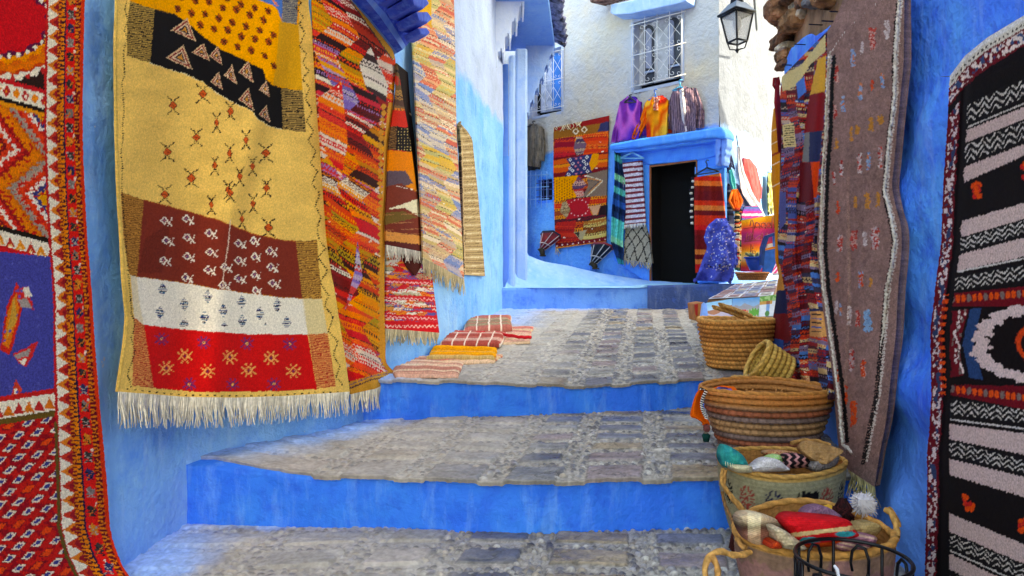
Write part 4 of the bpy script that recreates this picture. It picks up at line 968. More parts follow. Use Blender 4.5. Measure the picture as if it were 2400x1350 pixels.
# plain ochre border with a brown line at the top edge and bottom
tl = [(806, -40), (835, 0), (930, 130), (935, 150)]
c.line([(790, -60), (828, -2), (926, 136)], 13, (206, 150, 60)); c.line([(786, -54), (823, 4), (921, 142)], 3, (90, 60, 60))
c.poly([(800, 900), (900, 872), (990, 860), (990, 930), (800, 930)], (206, 146, 54)); c.line([(815, 912), (870, 890), (940, 876)], 3, (70, 40, 60)); c.line([(815, 904), (870, 882), (940, 870)], 2, (110, 70, 110))
left = [(728, -35), (735, 100), (745, 250), (757, 400), (768, 550), (780, 650), (795, 750), (808, 830), (822, 924)]
right = [(802, -60), (865, 45), (930, 132), (922, 240), (912, 330), (908, 450), (903, 560), (901, 660), (902, 760), (905, 850), (938, 882)]
ra = resamp(left, 24); rb_ = resamp(right, 24); rws = []
for i in range(24):
    t = i / 23; rws.append([tuple(ra[i]), ((ra[i][0] + rb_[i][0]) / 2, (ra[i][1] + rb_[i][1]) / 2 + 8 * t), tuple(rb_[i])])
f3 = lambda u, v, x, y: .02 + .035 * np.sin(u * 9 + v * 2.5 + 1) * (.3 + v) + .03 * np.sin(np.pi * u) + .05 * sm(.9, 1, v) * u
kil = thing('kilim', 'red and orange patchwork kilim with dashed stripes, hanging below the deep blue ledge', 'rug', tuple(P3(880, 930, 4.2)), 'rugs for sale hung on the lane walls')
sheet('weave', rws, L(.09), c, 1.9, kil, f3, knot=(1.8, 1.5), jit=.15)
fringe('fringe', o_edge['weave'][0], .12, kil, (226, 218, 200), .0034, 70, seed=5, spread=.012)
# ---- 4. narrow brown and orange runner, rolled and hung with its lining showing
c = Cv(890, 130, 1010, 660, (90, 30, 26))
c.poly([(890, 130), (1010, 130), (1010, 360), (890, 360)], weave_pattern([(206, 60, 30), (214, 40, 36), (226, 120, 40), (110, 80, 50)], 3, .2, 20, 60, 2))
c.poly([(890, 215), (1010, 205), (1010, 260), (890, 250)], weave_pattern([(120, 90, 60), (90, 60, 50), (180, 130, 70)], 5, .1)); c.poly([(890, 255), (1010, 265), (1010, 310), (890, 298)], (206, 40, 28))
c.poly([(890, 298), (930, 296), (935, 352), (890, 350)], hatch((130, 90, 50), (50, 30, 24))); c.poly([(930, 296), (962, 300), (966, 356), (928, 352)], (24, 16, 18)); 
for i in range(5):
    for j in range(8): c.dots([(934 + i * 7, 302 + j * 7), (936 + i * 7, 303 + j * 7)], 9, 2, 2.5, (210, 180, 110))
c.poly([(890, 352), (1010, 358), (1010, 404), (890, 400)], (232, 124, 14)); c.poly([(950, 400), (1010, 395), (1010, 470), (960, 440), (925, 432)], (226, 130, 24)); c.poly([(890, 400), (950, 400), (968, 430), (890, 455)], (92, 72, 84)); 
c.poly([(890, 440), (940, 430), (1010, 470), (1010, 510), (890, 520)], (122, 48, 34)); c.poly([(910, 490), (985, 464), (990, 512), (950, 488)], (226, 214, 180)); c.poly([(890, 500), (945, 495), (985, 512), (890, 540)], (110, 84, 36)); c.poly([(890, 530), (985, 508), (1010, 560), (890, 556)], (118, 44, 32)); c.poly([(890, 540), (1010, 556), (1010, 576), (890, 562)], (214, 140, 70))
c.dots([(930, 436), (1000, 452)], 6, 1.6, 4, (226, 220, 210)); 
for yq in (500, 520, 536, 548): c.dots([(896, yq + 4), (990, yq)], 3, 1.2, 3.4, (170, 110, 70))
run = thing('runner_rug', 'narrow brown and orange runner hanging rolled beside the pale patchwork rug', 'rug', tuple(P3(950, 640, 4.7)), 'rugs for sale hung on the lane walls')
left = [(927, 150), (925, 240), (912, 330), (908, 450), (904, 520), (905, 574)]; right = [(932, 150), (944, 230), (962, 330), (975, 430), (985, 510), (988, 590)]
sheet('weave', edges2rows(left, right), L(.13), c, 1.8, run, lambda u, v, x, y: .09 * np.sin(np.pi * u) * (.3 + v * .7), knot=(1.8, 1.5), jit=.15)
fringe('fringe', o_edge['weave'][0], .085, run, (232, 226, 214), .004, 60, seed=6, spread=.012)
c2 = Cv(920, 560, 1000, 650, (74, 22, 18))
sheet('lining', [[(925, 572), (985, 585)], [(940, 600), (990, 605)], [(955, 628), (985, 628)], [(968, 644), (974, 646)]], L(.11), c2, 2.2, run, lambda u, v, x, y: .03 * np.sin(np.pi * u))
c3 = Cv(925, 140, 985, 480, (196, 40, 40)); c3.poly([(925, 140), (985, 140), (985, 480), (925, 480)], weave_pattern([(110, 24, 30), (200, 34, 40), (150, 100, 140), (226, 160, 60), (60, 20, 30)], 8, .9, 8, 18))
sheet('back_fold', edges2rows([(930, 148), (942, 220), (958, 320), (972, 430), (982, 560)], [(956, 170), (962, 250), (972, 330), (980, 430), (990, 560)]), L(.04), c3, 2, run)
# ---- 5. pale patchwork rug
PALE = [(206, 176, 140), (196, 166, 130), (216, 120, 90), (200, 96, 80), (216, 190, 150), (180, 160, 150), (120, 130, 176), (196, 170, 110), (226, 206, 180), (190, 150, 120)]
PAL2 = [(214, 120, 90), (206, 90, 70), (220, 160, 120), (216, 190, 160), (196, 110, 90)]
PAL3 = [(110, 130, 180), (140, 140, 176), (170, 160, 170), (206, 190, 170)]
PAL4 = [(214, 170, 70), (206, 160, 80), (176, 166, 110), (216, 190, 140), (190, 180, 120)]
c = Cv(945, -60, 1100, 690, PALE[0]); patches(c, [(945, -60), (1100, -60), (1100, 690), (945, 690)], [PALE, PAL2, PALE, PAL3, PAL4, PALE], 9, .5, 36, 92, wmin=4, wmax=11, wave=3, wl=44)
c.poly([(970, -30), (1010, -20), (1012, 66), (985, 40), (968, 20)], (214, 160, 40)); 
pal = thing('patchwork_rug', 'pale faded patchwork rug with long cream fringe at the far end of the kilims', 'rug', tuple(P3(1030, 670, 5.6)), 'rugs for sale hung on the lane walls')
left = [(955, -40), (966, 60), (972, 180), (978, 300), (984, 420), (990, 530), (992, 604)]; right = [(1062, -45), (1066, 60), (1068, 180), (1070, 300), (1076, 420), (1082, 530), (1088, 655)]
sheet('weave', edges2rows(left, right), L(.10), c, 1.8, pal, lambda u, v, x, y: .04 + .05 * np.sin(u * 8 + v * 2) * (.4 + .6 * v) + .06 * np.sin(v * 2.5) * (u < .25), knot=(1.7, 1.5), jit=.15)
fringe('fringe', o_edge['weave'][0], .15, pal, (222, 206, 168), .005, 90, seed=7, spread=.016)
# ---- 6. red flatweave down at the paving
RD = [(206, 20, 36), (206, 24, 40), (200, 30, 40), (226, 130, 40), (222, 214, 204), (90, 80, 130)]
c = Cv(890, 545, 1045, 800, (206, 20, 36)); patches(c, [(890, 545), (1045, 545), (1045, 770), (890, 770)], [RD, [(170, 160, 130), (206, 130, 60), (222, 214, 204), (206, 40, 60)], [(226, 130, 40), (206, 20, 36), (90, 80, 150), (222, 214, 204)]], 4, .05, 22, 30, wmin=4, wmax=9, wave=1.5, wl=16)
for y in (652, 690, 735, 752): c.poly([(890, y), (1045, y + 6), (1045, y + 17), (890, y + 11)], (208, 20, 36)); c.line([(895 + i * 5, y + 5 + (i % 2) * 5 + i * .2) for i in range(29)], 2, (230, 170, 170))
c.poly([(890, 750), (1045, 757), (1045, 800), (890, 800)], (208, 18, 34)); c.line([(895 + i * 5, 762 + (i % 2) * 6) for i in range(29)], 2, (236, 190, 180))
red = thing('flatweave_rug', 'small red flatweave rug with zigzag bands and cream fringe, hanging lowest on the wall', 'rug', tuple(P3(965, 805, 4.8)), 'rugs for sale hung on the lane walls')
sheet('weave', edges2rows([(908, 552), (906, 650), (903, 770)], [(985, 585), (1012, 640), (1018, 690), (1030, 780)]), L(.05), c, 1.8, red, lambda u, v, x, y: .03 + .02 * np.sin(u * 6), knot=(1.9, 1.7), jit=.25)
fringe('fringe', o_edge['weave'][0], .10, red, (224, 212, 178), .005, 70, seed=8, spread=.014)
# ---- 7. striped beige blanket on a hanger
c = Cv(1060, 280, 1150, 660, (176, 150, 108))
for i in range(60):
    y = 300 + i * 6.3; c.line([(1060, y + 2), (1150, y - 4 + i * .09)], 2.2, (128, 106, 74) if i % 3 else (212, 196, 160))
c.poly([(1060, 330), (1080, 330), (1090, 560), (1088, 660), (1060, 660)], (60, 42, 34)); c.line([(1083, 330), (1090, 640)], 2, (200, 170, 130)); c.line([(1078, 330), (1086, 640)], 1.5, (150, 110, 90))
bl_ = thing('blanket', 'beige striped blanket folded over a blue hanger next to the patchwork rug', 'blanket', tuple(P3(1110, 648, 6.6)))
sheet('weave', edges2rows([(1076, 296), (1080, 330), (1082, 450), (1085, 560), (1089, 644)], [(1080, 290), (1106, 320), (1120, 450), (1130, 560), (1137, 647)]), L(.10), c, 1.7, bl_, lambda u, v, x, y: .04 + .02 * np.sin(u * 9), thick=.03, knot=(1.8, 1.6), jit=.2)
mb = MB(); A = [P3(x, y, 6.9) for x, y in ((1078, 312), (1084, 292), (1092, 300), (1104, 324))]; mb.tube(A, .012, 6); mb.tube([P3(1084, 292, 6.9), P3(1083, 282, 6.95), P3(1078, 284, 7.0)], .008, 6); mb.build('hanger', mat((50, 110, 210), .4, None, .1, name='plastic'), bl_, True)
# ---- floor rugs lying on the paving
def GY(px, py, lift=0.0):
    """depth where the view meets the third paving level"""
    a = (py - HY) / F; X0 = 0; Y = 5.0 + 0 * np.asarray(px, float) + 0 * np.asarray(py, float)
    for _ in range(25):
        X = (px - CX) / F * Y; z = z2(X, Y) + lift; Y = Y * .4 + .6 * (HC - z) / a
    return Y
def flat(name, rows, colr, label, lift, du=2.0, fr=None, seed=1, th=.02):
    o = sheet(name, rows, lambda x, y: GY(x, y, lift), colr, du, None, lambda u, v, x, y: 0 * u, thick=.004, knot=(1.8, 1.3), jit=.25)
    return o
def flat_rug(corners, colr, label, lift, seed, th=.022, wob=.012, grp='rugs laid out on the paving', nameq='floor_rug'):
    """near-left, near-right, far-right, far-left pixel corners on the paving; a slab of cloth with wavy edges"""
    P = [np.array(P3(x, y, float(GY(x, y, lift)))) for x, y in corners]; n, m_ = 90, 60
    u = np.linspace(0, 1, n)[None, :, None]; v = np.linspace(0, 1, m_)[:, None, None]
    G = (P[0] * (1 - u) + P[1] * u) * (1 - v) + (P[3] * (1 - u) + P[2] * u) * v
    U = u[..., 0] + v[..., 0] * 0; W_ = v[..., 0] + 0 * u[..., 0]
    G[..., 1] += wob * 2 * fbm(U * 5, W_ * 2, seed); G[..., 0] += wob * 2 * fbm(U * 2, W_ * 6, seed + 5)
    ed = np.minimum(np.minimum(U, 1 - U) * 12, np.minimum(W_, 1 - W_) * 12); ed = np.clip(ed, 0, 1) ** .5
    zz = z2(G[..., 0], G[..., 1]) + lift
    G[..., 2] = zz + th * (.25 + .75 * ed) + .02 * (fbm(U * 4, W_ * 5, seed + 2) + .1) + .004 * np.sin(W_ * 60)
    cc = colr(U, W_)
    lo = G.copy(); 
    loop = np.r_[np.arange(n), np.arange(1, m_) * n + n - 1, (m_ - 1) * n + np.arange(n - 2, -1, -1), np.arange(m_ - 2, 0, -1) * n]
    V = G.reshape(-1, 3); B = V[loop].copy(); B[:, 2] = z2(B[:, 0], B[:, 1]) + max(lift - .01, .0); nl = len(loop); n0 = len(V)
    Fr = np.stack([loop, n0 + np.arange(nl), n0 + (np.arange(nl) + 1) % nl, np.roll(loop, -1)], 1)
    o = mesh(nameq, np.concatenate([V, B]), np.concatenate([gridF(m_, n), Fr]), WEAVE(), None, np.concatenate([cc.reshape(-1, 3), cc.reshape(-1, 3)[loop] * .8]), True)
    return tag(o, label, 'rug', grp)
def stripes(cols, n, axis=1, noise=.25, seed=0, plaid=None):
    cl = np.array([lin(k) for k in cols])
    def f(U, W_):
        t = (W_ if axis else U) * n; i = np.floor(t).astype(int); o = cl[(hsh(i, seed, 3) * len(cl)).astype(int) % len(cl)]
        o = o * (1 + noise * (vn(U * 80, W_ * 40, seed) - .5) * 2)[..., None]
        if plaid is not None: k = (U * plaid % 1) < .12; o[k] = lin((226, 206, 190))
        return np.clip(o, 0, 1)
    return f
flat_rug([(925, 886), (1072, 887), (1095, 842), (912, 833)], stripes([(196, 140, 120), (206, 160, 140), (180, 120, 104), (214, 186, 160)], 34), 'pink and beige striped rug nearest the step edge on the paving', .0, 3)
flat_rug([(1015, 858), (1155, 852), (1180, 835), (1040, 838)], stripes([(206, 170, 130), (200, 120, 100), (214, 180, 150)], 20, seed=4), 'beige rug with red border peeping out under the yellow rug', .0, 5, .02)
flat_rug([(1000, 842), (1158, 843), (1166, 820), (1016, 816)], stripes([(226, 150, 20), (232, 160, 30), (214, 140, 24), (200, 170, 110)], 12, seed=2), 'bright yellow rug lying across the others on the paving', .025, 6, .03)
flat_rug([(975, 825), (1015, 822), (1030, 806), (985, 812)], stripes([(206, 180, 140), (196, 150, 120)], 8, seed=7), 'small beige rug end left of the yellow rug on the paving', .0, 8, .02)
flat_rug([(1040, 816), (1240, 806), (1250, 768), (1075, 770)], stripes([(200, 170, 140), (206, 60, 60), (190, 120, 110), (206, 160, 140)], 16, seed=9), 'wide pinkish rug with red edges under the folded ones', .0, 9, .02)
flat_rug([(1028, 817), (1172, 812), (1188, 783), (1048, 780)], stripes([(176, 90, 80), (190, 120, 110), (160, 70, 60), (196, 150, 136)], 14, seed=12, plaid=5), 'plaid dusky pink rug folded behind the yellow rug', .03, 11, .035)
flat_rug([(1085, 782), (1200, 774), (1198, 748), (1092, 750)], stripes([(150, 130, 104), (166, 146, 120), (176, 100, 90), (140, 120, 96)], 14, seed=14, plaid=4), 'grey beige folded rug farthest up the paving', .04, 13, .06)
q = random.Random(5)
mb = MB(); pts = []
for i in range(26):
    t = i / 25; x = 1060 + 185 * t; y = 778 + 12 * t + 3 * math.sin(t * 9); Yq = float(GY(x, y, .05)); pts.append(P3(x, y, Yq) + Vector((0, 0, .01 * q.random())))
mb.tube(pts, .016, 6, (200, 30, 44)); o = mb.build('rug_trim', mat_vc(.9, None, .1, 'cotton'), None, True, cols=True); tag(o, 'twisted red trim lying across the pinkish rugs on the paving', 'trim')

# ================================================================== RUGS ON THE STONE HOUSE
def RWf(off): return lambda px, py: RW.Y(px, off)
# ---- brown wool rug with white cord outline
BR = (140, 108, 102)
c = Cv(1895, -60, 2135, 1150, BR); c.a *= (1 + .5 * fbm(c.X / 25, c.Y / 40, 4, 5) + .9 * fbm(c.X / 4, c.Y / 6, 7, 3))[..., None]
cordL = [(1943, 133), (1938, 200), (1935, 300), (1928, 400), (1925, 500), (1922, 583), (1930, 678), (1950, 817), (1965, 928), (1974, 1039)]
cordR = [(2107, 0), (2097, 133), (2097, 217), (2083, 333), (2073, 450), (2088, 510), (2097, 561), (2090, 620), (2078, 678), (2069, 789), (2055, 928), (2040, 1000), (2033, 1039), (2025, 1083)]
cordT = [(1943, 133), (1975, 85), (2015, 45), (2060, 8), (2083, -10)]; cordB = [(1974, 1041), (1995, 1058), (2025, 1082)]
c.dots([(x + 12, y) for x, y in cordL], 5, 8, 9, (20, 16, 16)); c.dots([(x + 2, y) for x, y in cordL], 8, 7, 8, (206, 194, 184)); c.dots([(x + 5, y) for x, y in cordR], 8, 6, 8, (206, 194, 184)); c.dots([(x - 2, y + 4) for x, y in cordR], 6, 5, 10, (34, 26, 26)); 
def tuft(x, y, w_, h_, cols, seed=1):
    q = random.Random(seed)
    for i in range(int(w_ * h_ / 9)):
        c.ell(x + q.uniform(-w_ / 2, w_ / 2) * (1 - .5 * abs(q.uniform(-1, 1))), y + q.uniform(-h_ / 2, h_ / 2), 2.2, 3.4, q.choice(cols), 6)
RR = [(160, 44, 40), (190, 70, 60), (200, 150, 140)]; WW = [(206, 190, 186), (180, 160, 160)]; BB = [(110, 140, 180), (140, 160, 190), (200, 120, 80)]; OO = [(214, 80, 30), (196, 60, 30)]; YY2 = [(180, 120, 50), (196, 130, 60)]
for x, y, w_, h_, cc in [(2045, 92, 16, 50, RR), (2079, 70, 12, 40, WW), (1999, 137, 11, 40, BB), (2020, 112, 6, 30, WW), (1961, 175, 10, 38, RR), (2068, 190, 12, 30, BB), (2044, 200, 8, 24, OO), (2016, 216, 10, 40, BB), (1976, 245, 10, 34, BB), (2042, 290, 13, 30, YY2), (2010, 304, 14, 18, YY2), (2063, 280, 16, 18, YY2), (1958, 262, 6, 26, RR), (1995, 315, 7, 30, YY2), (1961, 335, 7, 24, YY2),
                         (2014, 382, 10, 44, RR + WW), (2063, 370, 10, 50, RR + WW), (2035, 378, 9, 40, BB), (1972, 395, 8, 34, RR + WW), (1955, 415, 7, 34, RR + WW), (2033, 470, 12, 34, YY2), (2005, 475, 8, 28, YY2), (2058, 468, 8, 34, YY2), (1965, 485, 7, 28, OO),
                         (2001, 562, 16, 42, RR), (2051, 558, 20, 50, RR + WW), (2026, 562, 12, 30, WW), (1969, 570, 12, 34, RR + WW), (2017, 655, 14, 34, OO + BB), (2041, 662, 6, 18, YY2), (1964, 648, 8, 20, OO), (1961, 720, 7, 30, WW), (1970, 728, 4, 26, BB), (1991, 740, 10, 42, WW), (2011, 745, 10, 36, RR), (2033, 752, 20, 48, [(110, 150, 190), (130, 170, 205)]), (1996, 845, 12, 50, RR + WW), (2023, 865, 12, 44, OO + RR), (1963, 880, 4, 30, OO), (2000, 970, 16, 56, OO), (1984, 925, 4, 40, OO)]:
    tuft(x, y, w_, h_, cc, int(x + y))
left = [(1990, -40), (1965, 30), (1934, 82), (1938, 160), (1932, 300), (1926, 400), (1911, 511), (1905, 583), (1922, 678), (1942, 817), (1955, 928), (1964, 1039), (1975, 1092)]
right = [(2121, -40), (2120, 0), (2118, 150), (2103, 300), (2090, 450), (2111, 522), (2114, 583), (2105, 678), (2100, 789), (2089, 872), (2078, 983), (2061, 1067), (2050, 1142)]
br_ = thing('wool_rug', 'long brown wool rug with white corded outline and small coloured tufts, over the baskets', 'rug', tuple(P3(2015, 1140, 3.0)), 'rugs for sale hung on the lane walls')
def fb(u, v, x, y):
    cr = np.interp(y, [0, 450, 700, 1000], [2010, 1992, 1996, 1982]); d = x - cr
    return .04 + .05 * np.sin(np.pi * u) ** .8 - .05 * np.exp(-(d / 7) ** 2) * sm(.15, .6, v) + .05 * sm(0, 25, d) * sm(.3, .8, v) + .02 * np.sin(v * 9)
o = sheet('weave', edges2rows(left, right), RWf(.05), c, 1.9, br_, fb, knot=(2.2, 2.2), jit=.5, thick=.03, m=WOOL(), pile=.0009)
def cord(name, pts, off, parent, r=.008, col=(200, 190, 180), fold=None, seed=1, blob=True):
    p = resamp(pts, int(sum(math.hypot(b[0] - a[0], b[1] - a[1]) for a, b in zip(pts[:-1], pts[1:])) / 4)); mb = MB(); q = random.Random(seed)
    P = []; rr = []
    for i, (x, y) in enumerate(p):
        x += q.uniform(-1.5, 1.5); Yq = float(RW.Y(x, .03)) - off; P.append(P3(x, y, Yq)); rr.append(r * (1.35 if i % 2 else .7) * q.uniform(.8, 1.2))
    mb.tube(P, rr, 6, col); return mb.build(name, mat_vc(.95, None, .05, 'cotton'), parent, True, cols=True)
cord('cord', cordL[:], .24, br_, .006, seed=1); cord('cord', cordR, .17, br_, .0055, seed=2); cord('cord', cordT, .13, br_, .007, seed=3); cord('cord', cordB, .18, br_, .008, seed=4)
fringe('fringe', o_edge['weave'][0][20:], .10, br_, (196, 180, 130), .0022, 60, seed=9, spread=.02)
# pale rag edge tacked along the top
c = Cv(1820, -60, 2010, 200, (190, 176, 140))
# ---- colourful gathered kilim
DK = [(40, 44, 84), (90, 20, 28), (196, 60, 30), (60, 110, 180), (36, 24, 28), (120, 100, 130), (200, 170, 120), (150, 30, 36)]
c = Cv(1770, 60, 1975, 920, (60, 30, 40)); _dk = [weave_pattern(p_, 31 + 9 * i, [-.15, .12, -.3, .2, .05, -.1][i], 5, [11, 14, 12, 17, 10, 13][i], 2) for i, p_ in enumerate([DK, DK + [(60, 50, 70)], [(90, 18, 26), (140, 30, 36), (200, 60, 30), (40, 40, 80), (120, 100, 130)], DK, [(36, 24, 30), (196, 60, 30), (60, 80, 150), (150, 40, 40), (190, 160, 140)], DK])]
def dkf(X, Y):
    ci = (np.floor((X + 9 * np.sin(Y / 75) + 5 * np.sin(Y / 31)) / 21)).astype(int); b = np.floor(Y / 170 + ci * .37).astype(int); k = (hsh(ci, b, 5) * 5.99).astype(int); o = np.zeros(X.shape + (3,))
    for i, g in enumerate(_dk):
        m = k == i
        if m.any(): v = g(X, Y + (ci % 7) * 19); o[m] = v[m]
    return o
c.poly([(1770, 60), (1975, 60), (1975, 920), (1770, 920)], dkf)
c.poly([(1830, 180), (1880, 150), (1935, 80), (1935, 120), (1900, 150), (1868, 200), (1850, 208), (1834, 215)], (206, 186, 130)); c.poly([(1917, 140), (1936, 130), (1934, 214), (1898, 222)], (214, 160, 60)); c.poly([(1898, 222), (1934, 214), (1930, 306), (1884, 312)], (130, 22, 30)); c.poly([(1896, 310), (1927, 306), (1922, 380), (1896, 380)], (36, 44, 84)); c.poly([(1886, 312), (1897, 310), (1896, 380), (1880, 380)], (120, 120, 120))
c.poly([(1900, 380), (1922, 378), (1914, 464), (1904, 464)], (214, 64, 24)); c.poly([(1875, 380), (1900, 382), (1908, 470), (1872, 474)], (100, 24, 34))
c.poly([(1834, 292), (1860, 288), (1866, 344), (1836, 346)], (214, 190, 130)); 
for i in range(9): c.line([(1838 + (i % 2) * 2, 296 + i * 5.5), (1862, 294 + i * 5.5)], 1.8, (30, 24, 28))
c.poly([(1866, 195), (1884, 180), (1890, 215), (1870, 232)], (60, 110, 190)); c.poly([(1825, 450), (1842, 450), (1842, 520), (1827, 540)], (76, 80, 140))
c.poly([(1900, 730), (1936, 730), (1938, 790), (1898, 788)], (210, 150, 90)); 
for i in range(5): c.line([(1902, 736 + i * 10), (1926, 738 + i * 10)], 3, [(40, 30, 40), (60, 90, 160)][i % 2])
c.poly([(1800, 630), (1828, 620), (1840, 685), (1822, 690)], (190, 130, 60)); c.poly([(1822, 680), (1842, 680), (1846, 735), (1813, 735)], (30, 34, 70)); c.poly([(1812, 735), (1846, 735), (1854, 800), (1803, 792)], (110, 24, 28)); c.poly([(1800, 792), (1836, 796), (1836, 846), (1786, 845)], (36, 76, 150))
left = [(1833, 180), (1828, 220), (1832, 300), (1830, 400), (1826, 480), (1822, 560), (1826, 620), (1820, 690), (1808, 770), (1786, 846), (1840, 880)]
right = [(1937, 74), (1938, 160), (1932, 300), (1926, 400), (1914, 490), (1910, 583), (1924, 678), (1942, 817), (1950, 870), (1954, 920), (1955, 935)]
kg = thing('gathered_kilim', 'dark multicoloured kilim with red, navy and ochre blocks, gathered in deep folds', 'rug', tuple(P3(1880, 910, 4.1)), 'rugs for sale hung on the lane walls')
rwk = edges2rows(left, right)
sheet('weave', rwk, RWf(.06), c, 1.8, kg, lambda u, v, x, y: .05 + ( .085) * np.sin(u * 17 + np.sin(v * 4) * 1.5) * (.35 + .65 * v) + .03 * np.sin(u * 7), knot=(1.6, 1.4), jit=.12, thick=.025, bs=1)
# ---- ochre cloth at the wall's end with a red tassel cord
c = Cv(1800, 240, 1850, 700, (206, 124, 20))
for y in (300, 330, 380, 430): c.line([(1805, y + 10), (1840, y - 8)], 2.2, (226, 200, 170)); 
c.line([(1805, 366), (1840, 350)], 5, (150, 50, 30)); c.poly([(1826, 240), (1850, 240), (1850, 700), (1832, 700)], (120, 60, 20))
og = sheet('hanging_cloth', edges2rows([(1813, 255), (1808, 300), (1808, 420), (1815, 520), (1817, 610), (1830, 660)], [(1828, 245), (1830, 300), (1829, 420), (1829, 520), (1828, 620), (1838, 690)]), RWf(-.08), c, 1.8, None, lambda u, v, x, y: .05 * np.sin(u * 5))
tag(og, 'ochre cloth with thin stripes hanging at the far end of the stone house', 'cloth')
mb = MB(); q = random.Random(8)
for k in range(26):
    x0 = 1823 + q.uniform(-5, 5); mb.tube([P3(1822 + q.uniform(-3, 3), 190 + q.uniform(-6, 6), 4.86), P3(x0, 240, 4.84), P3(1828 + q.uniform(-3, 3), 330 + q.uniform(-20, 30), 4.84)], [.008, .012, .006], 5)
mb.tube([P3(1820, 210, 4.86), P3(1813, 200, 4.85), P3(1814, 184, 4.85), P3(1824, 182, 4.85), P3(1827, 200, 4.85)], .01, 6)
tag(mb.build('tassel', mat((130, 14, 30), .9, None, .25, name='yarn'), None, True), 'dark red wool tassel hanging from a loop at the wall end', 'tassel')

# ---- black, cream and maroon rug nearest on the right
c = Cv(2150, -20, 2520, 1420, (20, 14, 16))
LX, RX_ = 2250.0, 2400.0
def rb2(l0, l1, r0, r1, col, wig=0):
    """band given by its rows at x = 2250 and x = 2400, carried on to the rug's far edge"""
    f = (2520 - LX) / (RX_ - LX); g = (2225 - LX) / (RX_ - LX)
    top = [(LX + (RX_ - LX) * t, l0 + (r0 - l0) * (t if t < 0 or True else t)) for t in np.linspace(g, f, 60)]; bot = [(LX + (RX_ - LX) * t, l1 + (r1 - l1) * t) for t in np.linspace(g, f, 60)]
    if wig: top = [(x, y + (wig if i % 2 else 0)) for i, (x, y) in enumerate(top)]; bot = [(x, y + (wig if i % 2 else 0)) for i, (x, y) in enumerate(bot)]
    c.poly(top + bot[::-1], col)
CRM = (196, 168, 164)
def chevf(l0, l1, r0, r1):
    def f(X, Y):
        t = (X - LX) / (RX_ - LX); a = l0 + (r0 - l0) * t; b = l1 + (r1 - l1) * t; v = (Y - a) / (b - a)
        o = np.tile(lin((24, 20, 22)), X.shape + (1,)); ang = np.abs(((X + 8 * vn(X / 20, Y / 30, 3)) / 15) % 2 - 1)
        k = ((v * 3.1 + ang * 1.15) % 1 < .34) & (v > .1) & (v < .9); o[k] = lin((196, 186, 180)); 
        k2 = (hsh(X // 6, Y // 5, 3) > .8) & (v > .1) & (v < .9); o[k2] *= .4; return o
    return f
for (a, b, d, e, ty) in [(232, 249, 160, 181, 'k'), (249, 300, 181, 233, 'z'), (300, 304, 236, 241, 'k'), (304, 307, 241, 244, 'w'), (310, 345, 250, 280, 'c'), (340, 392, 279, 333, 'z'), (394, 430, 336, 363, 'c'), (518, 556, 474, 513, 'c'), (557, 591, 513, 552, 'z'), (595, 632, 556, 600, 'c'), (634, 638, 604, 608, 'w'), (646, 682, 617, 660, 'z'),
                         (936, 978, 955, 994, 'z'), (984, 988, 1003, 1007, 'w'), (995, 1033, 1014, 1064, 'c'), (1036, 1076, 1075, 1112, 'z'), (1080, 1118, 1116, 1163, 'c'), (1212, 1256, 1274, 1320, 'c'), (1257, 1294, 1322, 1362, 'z'), (1299, 1303, 1368, 1372, 'w'), (1308, 1345, 1380, 1420, 'c'), (1350, 1400, 1425, 1470, 'z')]:
    rb2(a, b, d, e, {'k': (18, 14, 16), 'z': chevf(a, b, d, e), 'c': CRM, 'w': (200, 190, 186)}[ty], 3 if ty == 'c' else 0)
for x, y in ((2289, 446), (2405, 400), (2268, 1178), (2400, 1230)):
    for k in range(12): q = random.Random(k + int(x)); c.ell(x + q.uniform(-11, 11), y + q.uniform(-16, 16), 6, 7, (220, 70, 20) if k % 3 else (190, 30, 30), 6)
# medallion panel
rb2(686, 930, 672, 960, (110, 12, 26)); rb2(718, 902, 718, 905, (20, 12, 14))
for yl, yr in ((700, 688), (914, 932)):
    for i in range(22):
        x = 2232 + i * 13; y = yl + (yr - yl) * (x - LX) / 150; c.ell(x, y, 6, 10, (226, 76, 24) if i % 3 else (120, 100, 96), 7)
for i in range(15): c.ell(2210 + (i % 2) * 4, 704 + i * 14, 6, 8, (220, 70, 26), 6)
c.poly([(2225, 730), (2270, 725), (2248, 808), (2258, 880), (2225, 885)], (110, 12, 26))
for i in range(40): q = random.Random(i); t = i / 40; c.ell(2256 - 26 * (1 - abs(t - .5) * 2) * .7 + q.uniform(-9, 9), 728 + t * 150, 3, 5, (222, 200, 196) if i % 3 else (120, 100, 96), 6)
c.poly([(2274, 724), (2300, 722), (2282, 808), (2304, 890), (2272, 886), (2256, 808)], (34, 64, 110))
for i in range(60):
    q = random.Random(i); a = math.pi * (.5 + i / 59 * 1.0); st = 9 * ((i // 4) % 2); r_ = 1 + .06 * q.uniform(-1, 1)
    x = 2402 + (112 - st) * math.cos(a) * r_; y = 806 + (80 - st * .6) * math.sin(a) * r_
    c.poly([(x - 11, y - 6), (x + 9, y - 9), (x + 12, y + 6), (x - 8, y + 8)], (214, 186, 184)); 
    if i % 4 == 0: c.dia(x - 14, y, 8, 7, (214, 186, 184)); c.dia(x + 17, y + 3, 8, 7, (214, 186, 184))
    if i % 2 == 0: c.poly([(2430 + 44 * math.cos(a) - 7, 806 + 42 * math.sin(a) - 6), (2430 + 44 * math.cos(a) + 8, 806 + 42 * math.sin(a) - 4), (2430 + 44 * math.cos(a) + 3, 806 + 42 * math.sin(a) + 8)], (214, 64, 24)); c.ell(2450 + 30 * math.cos(a), 806 + 26 * math.sin(a), 6, 6, (120, 110, 110), 6)
for i in range(4): c.dia(2300 + i * 3, 770 + i * 26, 8, 10, (214, 186, 184))
